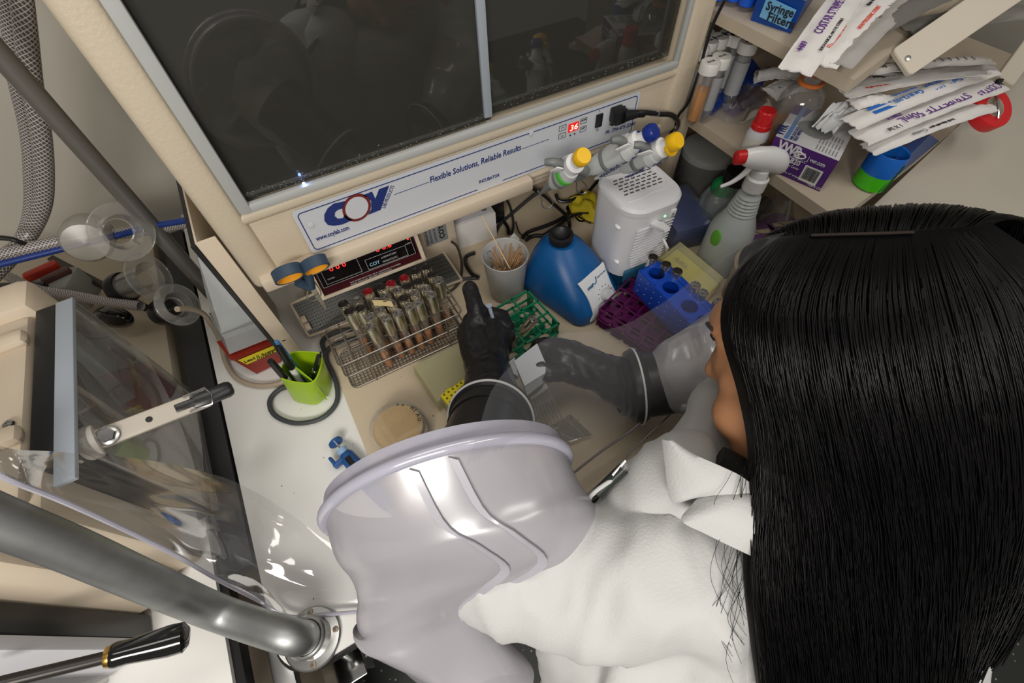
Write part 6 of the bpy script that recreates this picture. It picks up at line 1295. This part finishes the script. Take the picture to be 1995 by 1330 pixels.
# ---- hair
HAIR = mat('hair_black', (.0022, .002, .0022), .33, spec=.15)
GD = [[(1500, 464, .330), (1440, 545, .338), (1424, 640, .350), (1458, 770, .360), (1478, 880, .366), (1474, 980, .366), (1470, 1150, .366), (1500, 1400, .372)],
      [(1548, 460, .318), (1478, 580, .292), (1478, 700, .296), (1505, 830, .312), (1520, 950, .326), (1530, 1080, .335), (1545, 1220, .340), (1575, 1420, .350)],
      [(1620, 457, .300), (1560, 590, .258), (1570, 720, .256), (1600, 860, .274), (1625, 990, .292), (1640, 1120, .306), (1655, 1260, .316), (1672, 1450, .330)],
      [(1700, 455, .286), (1675, 590, .236), (1692, 730, .232), (1725, 870, .248), (1750, 1000, .270), (1765, 1130, .290), (1772, 1270, .303), (1775, 1450, .318)],
      [(1775, 452, .278), (1790, 585, .224), (1820, 730, .220), (1850, 870, .236), (1865, 1000, .260), (1868, 1130, .284), (1858, 1260, .300), (1835, 1420, .314)],
      [(1840, 448, .276), (1905, 580, .226), (1950, 730, .224), (1975, 870, .240), (1975, 1000, .266), (1955, 1120, .290), (1920, 1230, .304), (1870, 1370, .318)],
      [(1890, 442, .280), (2010, 570, .238), (2070, 730, .240), (2090, 870, .258), (2070, 1000, .284), (2030, 1100, .304), (1975, 1190, .316), (1900, 1320, .326)],
      [(1930, 436, .290), (2090, 560, .258), (2170, 730, .266), (2180, 880, .288), (2140, 1010, .312), (2080, 1110, .328), (2010, 1190, .336), (1930, 1300, .340)]]
GU = [[(1500, 464, .330), (1475, 470, .345), (1460, 500, .385), (1470, 560, .430), (1490, 640, .46), (1500, 720, .48)],
      [(1548, 460, .318), (1540, 436, .340), (1530, 448, .390), (1530, 500, .440), (1540, 580, .47), (1550, 660, .49)],
      [(1620, 457, .300), (1620, 418, .325), (1612, 420, .380), (1600, 470, .440), (1600, 560, .47), (1600, 640, .49)],
      [(1700, 455, .286), (1705, 412, .310), (1705, 405, .365), (1690, 440, .430), (1670, 540, .46), (1660, 620, .49)],
      [(1775, 452, .278), (1790, 408, .300), (1800, 400, .355), (1780, 430, .420), (1740, 520, .455), (1710, 620, .49)],
      [(1840, 448, .276), (1870, 412, .298), (1890, 408, .350), (1870, 440, .410), (1820, 540, .45), (1760, 640, .48)],
      [(1930, 436, .290), (1975, 425, .305), (2010, 440, .345), (1990, 500, .395), (1930, 600, .43), (1860, 700, .46)]]
def grid(Gp):
    rows = [crom([D(p[0], p[1], p[2] * .45 + .19) for p in g], 6) for g in Gp]; m = len(rows[0]); out = []
    cols = [crom([r[k] for r in rows], 8) for k in range(m)]
    return [[cols[k][s] for k in range(m)] for s in range(len(cols[0]))]     # [s][k]
GA, GB = grid(GD), grid(GU)
hm = MB()
for G in (GA, GB):
    b = bmesh.new(); R = [[b.verts.new(p - OPV + CF * .005) for p in row] for row in G]
    for A, B in zip(R, R[1:]):
        for k in range(len(A) - 1): b.faces.new((A[k], A[k + 1], B[k + 1], B[k]))
    r = bmesh.ops.extrude_face_region(b, geom=b.faces[:]); bmesh.ops.translate(b, vec=CF * .012, verts=[g for g in r['geom'] if isinstance(g, bmesh.types.BMVert)])
    hm.merge(b)
hm.sph(H(0, -.016, .018), .081, 32, (.90, 1.10, 1.0), hrot)
cap_mesh = hm
rh = random.Random(21)
def bil(G, s, k):
    a = min(len(G) - 2, int(s)); b = min(len(G[0]) - 2, int(k)); u, v = s - a, k - b
    return (G[a][b] * (1 - u) + G[a + 1][b] * u) * (1 - v) + (G[a][b + 1] * (1 - u) + G[a + 1][b + 1] * u) * v
def strands(mb, G, n, r, amp):
    S_, K_ = len(G) - 1, len(G[0]) - 1
    for i in range(n):
        s0 = rh.uniform(0, S_); dr_ = rh.gauss(0, .8); lift = rh.uniform(-.003, .0022); ke = K_ * rh.uniform(.86, 1); ph = rh.uniform(0, 60); pts = []
        for j in range(23):
            k = ke * j / 22; s = min(S_, max(0, s0 + dr_ * (j / 22) + .35 * noise.noise(V((ph, j * .22, 0)))))
            pts.append(bil(G, s, k) - OPV - CF * (lift * min(1, j / 3)) + V((noise.noise(V((ph, j * .3, 3))), noise.noise(V((ph, j * .3, 6))), 0)) * amp * (j / 22))
        mb.tube(pts, lambda u: r * (1 - .5 * u), 4, cap=False)
hb = MB(); strands(hb, GA, 1700, .00085, .006); strands(hb, GB, 500, .00085, .004)
# flyaway strands over the coat
for i in range(26):
    x0 = rh.uniform(1440, 1478); y0 = rh.uniform(880, 1120); L_ = rh.uniform(120, 300); cv = rh.uniform(-70, 10); d0 = .362
    hb.tube([D(x0, y0, d0) - OPV, D(x0 + cv * .5, y0 + L_ * .35, d0 + .002) - OPV, D(x0 + cv, y0 + L_ * .7, d0 + .004) - OPV, D(x0 + cv * .6 + 10, y0 + L_, d0 + .004) - OPV], .00020, 3, smooth=5, cap=False)
hair = cap_mesh.build('hair', HAIR, pe, ang=80)
st_ = hb.build('hair_strands', HAIR, pe, ang=180, recalc=False); st_['kind'] = 'stuff'
# scalp showing in the parting
MB().strip([D(p[0], p[1], p[2] * .45 + .1875) - OPV for p in ((1580, 458, .3095), (1640, 456, .2950), (1720, 454, .2815), (1780, 452, .2765))], CR * .1 + CD, .0016, .002, smooth=5).build('parting', mat('scalp', (.018, .011, .008), 1.0), pe)
# ================================================================ GLOVES
GLV = mat('glove_rubber', (.010, .010, .011), .36, bump=.12, bump_s=160)
def gw(sd):
    def f(co):
        q = co * 60; return .0011 * (1 - abs(noise.noise(q + V((sd, 0, 0)))) * 2) + .0014 * noise.noise(V((co.x * 120, co.y * 30, co.z * 40 + sd)))
    return f
LG = Z(945, 690, .125); lg = thing('black_glove', 'black rubber glove on the left hand with thumb pointing up beside the green rack', 'glove', LG, group='black chamber gloves')
def q(px, py, z): return Z(px, py, z) - LG
P_ = [('l', q(925, 650, .120), q(948, 735, .132), .030, .031), ('l', q(955, 640, .115), q(958, 735, .130), .028, .030), ('l', q(925, 630, .135), q(930, 660, .125), .022, .026),
      ('l', q(934, 628, .140), q(926, 597, .152), .0165, .0145), ('l', q(926, 597, .152), q(917, 567, .158), .0145, .0130), ('s', q(915, 562, .158), .0128, (1, 1, 1))]
fing = [((950, 612), (978, 618), (986, 640)), ((956, 628), (988, 637), (985, 655)), ((960, 648), (990, 657), (984, 672)), ((960, 668), (986, 676), (976, 686))]
for i, (a, b, c) in enumerate(fing):
    z0 = .135 - i * .004; r_ = .0135 - (.0015 if i == 3 else 0)
    P_ += [('l', q(*a, z0), q(*b, z0 - .012), r_ + .001, r_), ('l', q(*b, z0 - .012), q(*c, z0 - .040), r_, r_ - .001), ('l', q(*c, z0 - .040), q(c[0] - 22, c[1] + 2, z0 - .045), r_ - .001, r_ - .002)]
P_ += [('l', q(953, 730, .132), q(957, 775, .150), .036, .044)]
blob('hand', GLV, lg, P_, vox=.0030, it=4, disp=gw(1))
wc = Z(952, 742, .135); pc_ = D(882, 955, .46); ax = (pc_ - wc).normalized(); cc_ = Z(957, 812, .155)
R = ax.to_track_quat('Z', 'Y').to_matrix().to_4x4(); Mc = Matrix.Translation(cc_ - LG) @ R
MB().lathe([(.036, -.020), (.050, -.012), (.058, -.006), (.0605, -.001), (.0605, .004), (.0595, .010), (.056, .012), (.053, .05), (.056, .10), (.060, .15), (.057, .15), (.048, .01), (.034, -.018)], 48, Mc, caps=False).build('cuff', GLV, lg)
MB().tube([Mc @ V((.0600 * cos(a), .0600 * sin(a), .0065)) for a in [i * pi / 32 for i in range(64)]], .0022, 10, closed=True).build('white_cuff_ring', mat('ring_white', (.72, .72, .70), .4), lg)
MB().tube([Mc @ V((.0575 * cos(a), .0575 * sin(a), -.004)) for a in [i * pi / 32 for i in range(64)]], .0034, 10, closed=True).build('black_cuff_ring', DARKB, lg)
for z_ in (.022, .038): MB().tube([Mc @ V((.0545 * cos(a), .0545 * sin(a), z_)) for a in [i * pi / 32 for i in range(64)]], .0012, 8, closed=True).build('cuff_fold', GLV, lg)
# slim pipette tip held in the left hand
t = thing('held_probe', 'slim pale plastic stick held upright between gloved thumb and fingers', 'stick', Z(953, 596, .165)); o_ = t.location.copy()
MB().tube([V((0, 0, 0)), Z(962, 626, .135) - o_], .0032, 12).build('stick', mat('probe_pale', (.40, .46, .58), .3), t); MB().lathe([(.001, 0), (.0052, 0), (.0052, .002), (.001, .002)], 16, Matrix.Translation((0, 0, 0)) @ (o_ - Z(962, 626, .135)).to_track_quat('Z', 'Y').to_matrix().to_4x4()).build('button', MATS['probe_pale'], t)
# right hand, holding the multichannel pipette
RG = Z(1110, 700, .11); rg = thing('black_glove', 'dark grey looking black rubber glove on the right hand gripping the multichannel pipette', 'glove', RG, group='black chamber gloves')
def q2(px, py, z): return Z(px, py, z) - RG
P_ = [('l', q2(1095, 690, .118), q2(1150, 712, .115), .028, .028), ('l', q2(1085, 705, .108), q2(1150, 728, .110), .026, .027), ('l', q2(1150, 715, .114), q2(1200, 740, .116), .030, .036), ('l', q2(1200, 740, .116), q2(1225, 748, .118), .037, .042)]
for i, (a, b, c) in enumerate([((1080, 674), (1052, 672), (1040, 686)), ((1078, 684), (1052, 684), (1042, 702)), ((1078, 698), (1056, 700), (1048, 716)), ((1084, 712), (1064, 716), (1056, 728))]):
    z0 = .128 - i * .007
    P_ += [('l', q2(*a, z0), q2(*b, z0 - .002), .0135, .0125), ('l', q2(*b, z0 - .002), q2(*c, z0 - .018), .0125, .0115)]
P_ += [('l', q2(1100, 722, .118), q2(1072, 728, .128), .0155, .0140), ('l', q2(1072, 728, .128), q2(1052, 716, .134), .0140, .0120)]
blob('hand', GLV, rg, P_, vox=.0030, it=4, disp=gw(5))
cr_ = Z(1238, 752, .120); ax2 = (OPV + REL - cr_); ax2.z *= .3; ax2 = (ax2.normalized() + V((.25, -.12, .0))).normalized(); Mr = Matrix.Translation(cr_ - RG) @ ax2.to_track_quat('Z', 'Y').to_matrix().to_4x4()
MB().lathe([(.038, -.030), (.044, -.026), (.042, -.022), (.048, -.018), (.046, -.013), (.055, -.010), (.0585, -.002), (.0585, .003), (.054, .010), (.050, .012), (.049, .055), (.047, .055), (.046, .010), (.036, -.026)], 48, Mr, caps=False).build('cuff', GLV, rg)
MB().tube([Mr @ V((.059 * cos(a), .059 * sin(a), .001)) for a in [i * pi / 32 for i in range(64)]], .0015, 10, closed=True).build('white_cuff_ring', MATS['ring_white'], rg)
# ---- multichannel pipette and tips
mp = thing('multichannel_pipette', 'white multichannel pipette head with a row of clear tips in the right hand', 'pipette', Z(1030, 715, .13)); o_ = mp.location.copy()
pt = [Z(*p, .130) - o_ for p in ((1002, 712), (1046, 678), (1063, 718), (1062, 735), (1022, 760))]
MB().slab(pt, .014).build('head_body', mat('multi_white', (.62, .64, .67), .35), mp)
MB().slab([Z(*p, .131) - o_ for p in ((1020, 755), (1054, 733), (1058, 752), (1027, 776))], .010).build('lower_window', GREYP, mp)
MB().slab([Z(*p, .128) - o_ for p in ((987, 716), (1003, 703), (1010, 740), (992, 730))], .012).build('ejector', mat('multi_grey', (.42, .43, .45), .35), mp)
for u in (.15, .85): MB().sph(pt[0] * (1 - u) + pt[1] * u + V((.004, -.008, .0008)), .0016, 10).build('rivet', BLACK, mp)
a0, a1 = Z(1030, 775, .118), Z(1064, 752, .118)
MB().tube([a0 - o_, a1 - o_], .0060, 12).build('tip_bar', mat('tip_bar_grey', (.35, .33, .30), .35), mp)
b0, b1 = Z(1048, 845, .035), Z(1098, 822, .035)
for k in range(8):
    u = k / 7; A = a0.lerp(a1, u) - o_; B = b0.lerp(b1, u) - o_
    MB().tube([A, A.lerp(B, .35)], .0030, 8).tube([A.lerp(B, .3), B], lambda w_: .0034 - .0026 * w_, 8).build('tip', film('tip_clear', (.9, .9, .88), .30, .2, .1, (.6, .58, .52)), mp)
rv = thing('clear_reservoir', 'small clear ribbed reservoir tray under the pipette tips', 'tray', Z(1105, 835, .006)); o_ = rv.location.copy()
c4 = [Z(*p, .022) - o_ for p in ((1062, 838), (1110, 806), (1152, 846), (1110, 860))]; b4 = [V((p.x * .8, p.y * .8, 0)) for p in c4]
m_ = MB(); m_.loft([b4, c4], cap=False); m_.slab(b4, .001); m_.build('tray', film('reservoir_clear', (.93, .93, .91), .16, .25, .06, (.6, .58, .52)), rv)
MB().tube(c4, .0012, 8, closed=True).build('rim', MATS['tip_clear'], rv)
for k in range(7):
    u = .12 + k * .125; MB().tube([c4[0].lerp(c4[1], u) * .85 + V((0, 0, -.012)), c4[3].lerp(c4[2], u) * .85 + V((0, 0, -.012))], .0008, 6).build('rib', MATS['tip_clear'], rv)
# ================================================================ GLOVE PORT, VINYL SLEEVES AND CHAMBER FILM
VIN = film('sleeve_vinyl', (.86, .85, .88), .76, .20, .24, (.42, .405, .44))
RIMV = film('rim_vinyl', (.86, .85, .9), .62, .25, .15, (.62, .61, .72))
PC = D(884, 962, .46); PA = (D(1112, 888, .475) - D(652, 1036, .455)) / 2; PA = PA.normalized() * .122
pb = cam2w((-.02, -.060, -.100)); pb = (pb - PA.normalized() * pb.dot(PA.normalized())).normalized() * .122; PN = PA.cross(pb).normalized()
gp = thing('glove_port', 'large clear vinyl glove port ring round the left arm', 'port', PC)
def pr_(a, f=1.0, o=0.0): return PA * (cos(a) * f) + pb * (sin(a) * f) + PN * o
AN = [2 * pi * i / 72 for i in range(72)]
MB().tube([pr_(a, 1.0) for a in AN], .0055, 14, closed=True).build('ring', RIMV, gp)
b = bmesh.new(); R_ = [[b.verts.new(pr_(a, f, o)) for f, o in ((1.0, .004), (.99, -.018), (.955, -.020), (.96, .004))] for a in AN]
for i in range(72):
    for k in range(4): b.faces.new((R_[i][k], R_[(i + 1) % 72][k], R_[(i + 1) % 72][(k + 1) % 4], R_[i][(k + 1) % 4]))
m_ = MB(); m_.merge(b); m_.build('collar', RIMV, gp)
# left outer sleeve
sl = thing('vinyl_sleeve', 'big frosted vinyl chamber sleeve sagging from the glove port over the left arm', 'sleeve', PC)
LP = [((655, 1032, .456), (1112, 892, .474), .095), ((668, 1078, .452), (1124, 932, .468), .098), ((692, 1120, .448), (1158, 985, .466), .090), ((706, 1160, .448), (1180, 1032, .470), .076), ((716, 1190, .452), (1085, 1092, .474), .070),
      ((730, 1212, .458), (985, 1155, .480), .060), ((728, 1236, .464), (972, 1195, .486), .052), ((752, 1275, .470), (985, 1245, .492), .050), ((800, 1320, .480), (992, 1290, .500), .044), ((880, 1375, .49), (1000, 1345, .512), .034)]
def loopring(l, r, dp, n=44):
    A, B = D(*l), D(*r); c = (A + B) / 2; h = (B - A) / 2; tc = (V((0, 0, HC)) - c).normalized(); tc = (tc - h.normalized() * tc.dot(h.normalized())).normalized()
    return [c + h * cos(2 * pi * k / n) + tc * dp * sin(2 * pi * k / n) for k in range(n)]
Ls = [loopring(*x) for x in LP]
Ls[0] = [PC + pr_(2 * pi * k / 44 * 1.0, .985, .0) for k in range(44)]
# keep the same winding as the ring
cols = [crom([L_[k] for L_ in Ls], 9) for k in range(44)]; n_r = len(cols[0])
b = bmesh.new(); VV = []
for j in range(n_r):
    row = []
    for k in range(44):
        p = cols[k][j]; up_ = cols[k][min(n_r - 1, j + 1)] - cols[k][max(0, j - 1)]; sd_ = cols[(k + 1) % 44][j] - cols[k - 1][j]; nn = sd_.cross(up_); nn = nn.normalized() if nn.length > 1e-9 else V((0, 0, 0))
        f = min(1, j / 14) * (0.35 + .65 * min(1, j / 50)); q_ = V((p.x * 7, p.y * 9, p.z * 6))
        w1_ = 1 - 2.2 * abs(noise.noise(q_ + V((2.3, 0, 5)))); w2_ = noise.noise(q_ * 1.9)
        row.append(b.verts.new(p - PC + nn * f * ((.013 + .010 * min(1, max(0, (j - 22) / 25))) * w1_ + .008 * w2_)))
    VV.append(row)
for A, B in zip(VV, VV[1:]):
    for k in range(44): b.faces.new((A[k], A[(k + 1) % 44], B[(k + 1) % 44], B[k]))
VP = [[v.co.copy() for v in row] for row in VV]
m_ = MB(); m_.merge(b); so = m_.build('sleeve_film', VIN, sl, ang=180)
s_ = so.modifiers.new('s', 'SUBSURF'); s_.levels = 1; s_.render_levels = 1
# two welded seams running along the sleeve
for px_ in (((868, 868, .0), (845, 940, 0), (880, 1000, 0), (930, 1060, 0), (965, 1118, 0), (985, 1145, 0)), ((925, 858, 0), (905, 930, 0), (950, 985, 0), (1005, 1045, 0), (1040, 1102, 0), (1050, 1108, 0))): pass
# right sleeve film, mostly inside the chamber
sr = thing('vinyl_sleeve', 'crinkled frosted vinyl sleeve round the right forearm beside the face', 'sleeve', Z(1290, 770, .13)); o_ = sr.location.copy()
pA, pB = cr_ + ax2 * .045, OPV + REL + V((-.02, .01, .02)); N_ = 30; b = bmesh.new(); VV = []
axr = (pB - pA); u1 = axr.cross(V((0, 0, 1))).normalized(); u2 = axr.cross(u1).normalized()
for j in range(N_ + 1):
    t_ = j / N_; c = pA + axr * t_; r_ = .050 + .028 * t_; row = []
    for k in range(40):
        a = 2 * pi * k / 40; d_ = u1 * cos(a) + u2 * sin(a); q_ = (c + d_ * r_) * 16; rr_ = r_ + .008 * (1 - 2 * abs(noise.noise(q_))) * min(1, t_ * 5)
        row.append(b.verts.new(c + d_ * rr_ - o_))
    VV.append(row)
for A, B in zip(VV, VV[1:]):
    for k in range(40): b.faces.new((A[k], A[(k + 1) % 40], B[(k + 1) % 40], B[k]))
m_ = MB(); m_.merge(b); m_.build('sleeve_film', film('sleeve_vinyl_thin', (.9, .9, .92), .50, .25, .18, (.62, .60, .62)), sr, ang=180)
# ---- chamber film: front wall and roof
cf = thing('chamber_film', 'clear vinyl film wall of the glove chamber with glossy wrinkles along its lower edge', 'film', (0, .15, .3)); OF = V((0, .15, .3))
CF_M = film('chamber_vinyl', (.96, .96, .965), .055, .015, .10, (.60, .60, .63), k=.08)
BE = [(-120, 850, .44), (0, 925, .40), (120, 975, .34), (240, 1030, .26), (340, 1080, .18), (430, 1132, .08), (500, 1168, .03), (560, 1200, .012), (640, 1196, .012), (760, 1186, .010)]
TE = [(-120, 800, .46), (0, 868, .43), (120, 880, .37), (240, 890, .31), (340, 905, .24), (430, 928, .17), (510, 965, .10), (580, 1010, .06), (650, 1060, .04), (770, 1100, .035)]
def sheet(bot, top_, name, m, nj, amp, fq, arch, cut=False, parent=None):
    bs, ts = crom(bot, 9), crom(top_, 9); b = bmesh.new(); G = []
    for i, (B0, T0) in enumerate(zip(bs, ts)):
        row = []
        for j in range(nj):
            v = j / (nj - 1); p = B0.lerp(T0, v); nn = (T0 - B0).cross(bs[min(i + 1, len(bs) - 1)] - bs[max(0, i - 1)]); nn.normalize(); nn = nn if nn.z > 0 or nn.y < -.5 else -nn; s_ = i * .11
            w = amp * noise.noise(V((s_ * fq[0], v * fq[1], 1.7))) + amp * .15 * (1 - 2 * abs(noise.noise(V((s_ * fq[0] * 2, v * fq[1] * 2.2, 8))))) + arch * sin(pi * v)
            w *= min(1, (T0 - B0).length / .13) ** 2
            if cut: w *= min(1, max(0, ((PC - p).length - .12) / .08))
            row.append(b.verts.new(p + nn * w - OF))
        G.append(row)
    for i in range(len(G) - 1):
        for j in range(nj - 1):
            if cut and ((G[i][j].co + G[i + 1][j + 1].co) / 2 + OF - PC).length < .118: continue
            b.faces.new((G[i][j], G[i + 1][j], G[i + 1][j + 1], G[i][j + 1]))
    m_ = MB(); m_.merge(b); o = m_.build(name, m, cf, ang=180); return bs
bs = sheet([Z(*p) for p in BE], [Z(*p) for p in TE], 'wrinkled_apron', film('apron_vinyl', (.975, .975, .98), .05, .24, .07, (.8, .8, .82)), 44, .012, (.45, 2.4), .012)
MB().tube([p - OF for p in bs], .0026, 8).build('hem', RIMV, cf)
tp_px = [(905, 905), (925, 850), (965, 745), (1065, 655), (1150, 640), (1220, 628), (1285, 590), (1350, 535), (1430, 480), (1520, 450), (1700, 430), (2000, 430)]
tops = [Y(*p, .128) for p in tp_px]; tops = [V((p.x, .126, min(p.z, .60))) for p in tops]
sheet([V((p.x, .135, .010)) for p in tops], tops, 'front_wall', CF_M, 40, .0025, (.8, 4), .002, cut=True)
# the two welded bands along the sleeve
for a0_, a1_ in ((96, 66), (81, 52)):
    pts_ = []
    for j in range(2, 56, 2):
        a = radians(a0_ + (a1_ - a0_) * j / 56); k = a / (2 * pi) * 44; k0 = int(k); p = VP[j][k0].lerp(VP[j][k0 + 1], k - k0); c_ = sum(VP[j], V()) / 44; pts_.append(p + (p - c_).normalized() * .0022)
    MB().strip(pts_, CR * .9 + CD * .25, .0085, .0012).build('welded_band', film('band_vinyl', (.86, .85, .88), .80, .2, .2, (.50, .49, .54)), sl)
# folded weld seams in the film on the right
for L_, r_ in ((((1108, 995, .05), (1180, 930, .06), (1260, 850, .08), (1350, 765, .10), (1420, 690, .12)), .0011), (((1100, 935, .10), (1170, 880, .10), (1240, 830, .11), (1300, 770, .12), (1385, 700, .13)), .0018)):
    MB().tube([Z(*p) - OF for p in L_], r_, 6, smooth=6).build('weld_seam', film('seam_dark', (.6, .58, .6), .35, .05, .3, (.25, .23, .27)), cf)
# ================================================================ sub-parts: printing, screws and the like belong to the part they sit on
HOST = {'incubator': 'name_panel', 'gas_monitor': 'face_plate', 'meter_box': 'sticker', 'printed_box': 'form_sheet', 'tissue_box': 'carton', 'vortex_mixer': 'dial_plate', 'pipette': 'body', 'airlock': 'housing', 'frame_rail': 'flange',
        'latch_bar': 'flat_bar', 'pipette_wrapper': 'sleeve', 'paper_pack': 'sleeve', 'beige_brace': 'bar', 'filter_box': 'blue_tape', 'media_bottle': 'label', 'red_cap_bottle': 'label', 'sharps_tub': 'yellow_tape', 'dehumidifier': 'housing', 'conical_tube': 'cap', 'reagent_jar': 'label', 'blue_pipette': 'body', 'tape_label': 'tape', 'petri_dish': 'lid', 'purple_cap_jar': 'lid', 'lidded_tip_box': 'lid', 'tip_box': 'lid'}
SUBS = ('lettering', 'handwriting', 'logo_', 'border_line', 'display_', 'button_outlines', 'indicator_dots', 'panel_dimple', 'screw', 'small_print', 'barcode', 'blue_stripe', 'dial_', 'rocker_switch', 'power_socket', 'embossed', 'washer', 'hex_bolt', 'bolt_hole', 'hook_label', 'pen_marks', 'pen_mark', 'blue_bar', 'digits', 'alarm_lamp', 'printed_frame', 'vent_slots', 'status_lamp', 'power_switch', 'volume_window', 'punched_ring')
for r in [o for o in bpy.data.objects if o.parent is None and o.get('category')]:
    base = r.name.split('.')[0]
    if base not in HOST: continue
    hosts = [c for c in r.children if c.name.split('.')[0] == HOST[base]]
    if not hosts: continue
    for c in list(r.children):
        n_ = c.name.split('.')[0]
        if c is not hosts[0] and any(n_.startswith(s) for s in SUBS) and n_ != HOST[base]: c.parent = hosts[0]
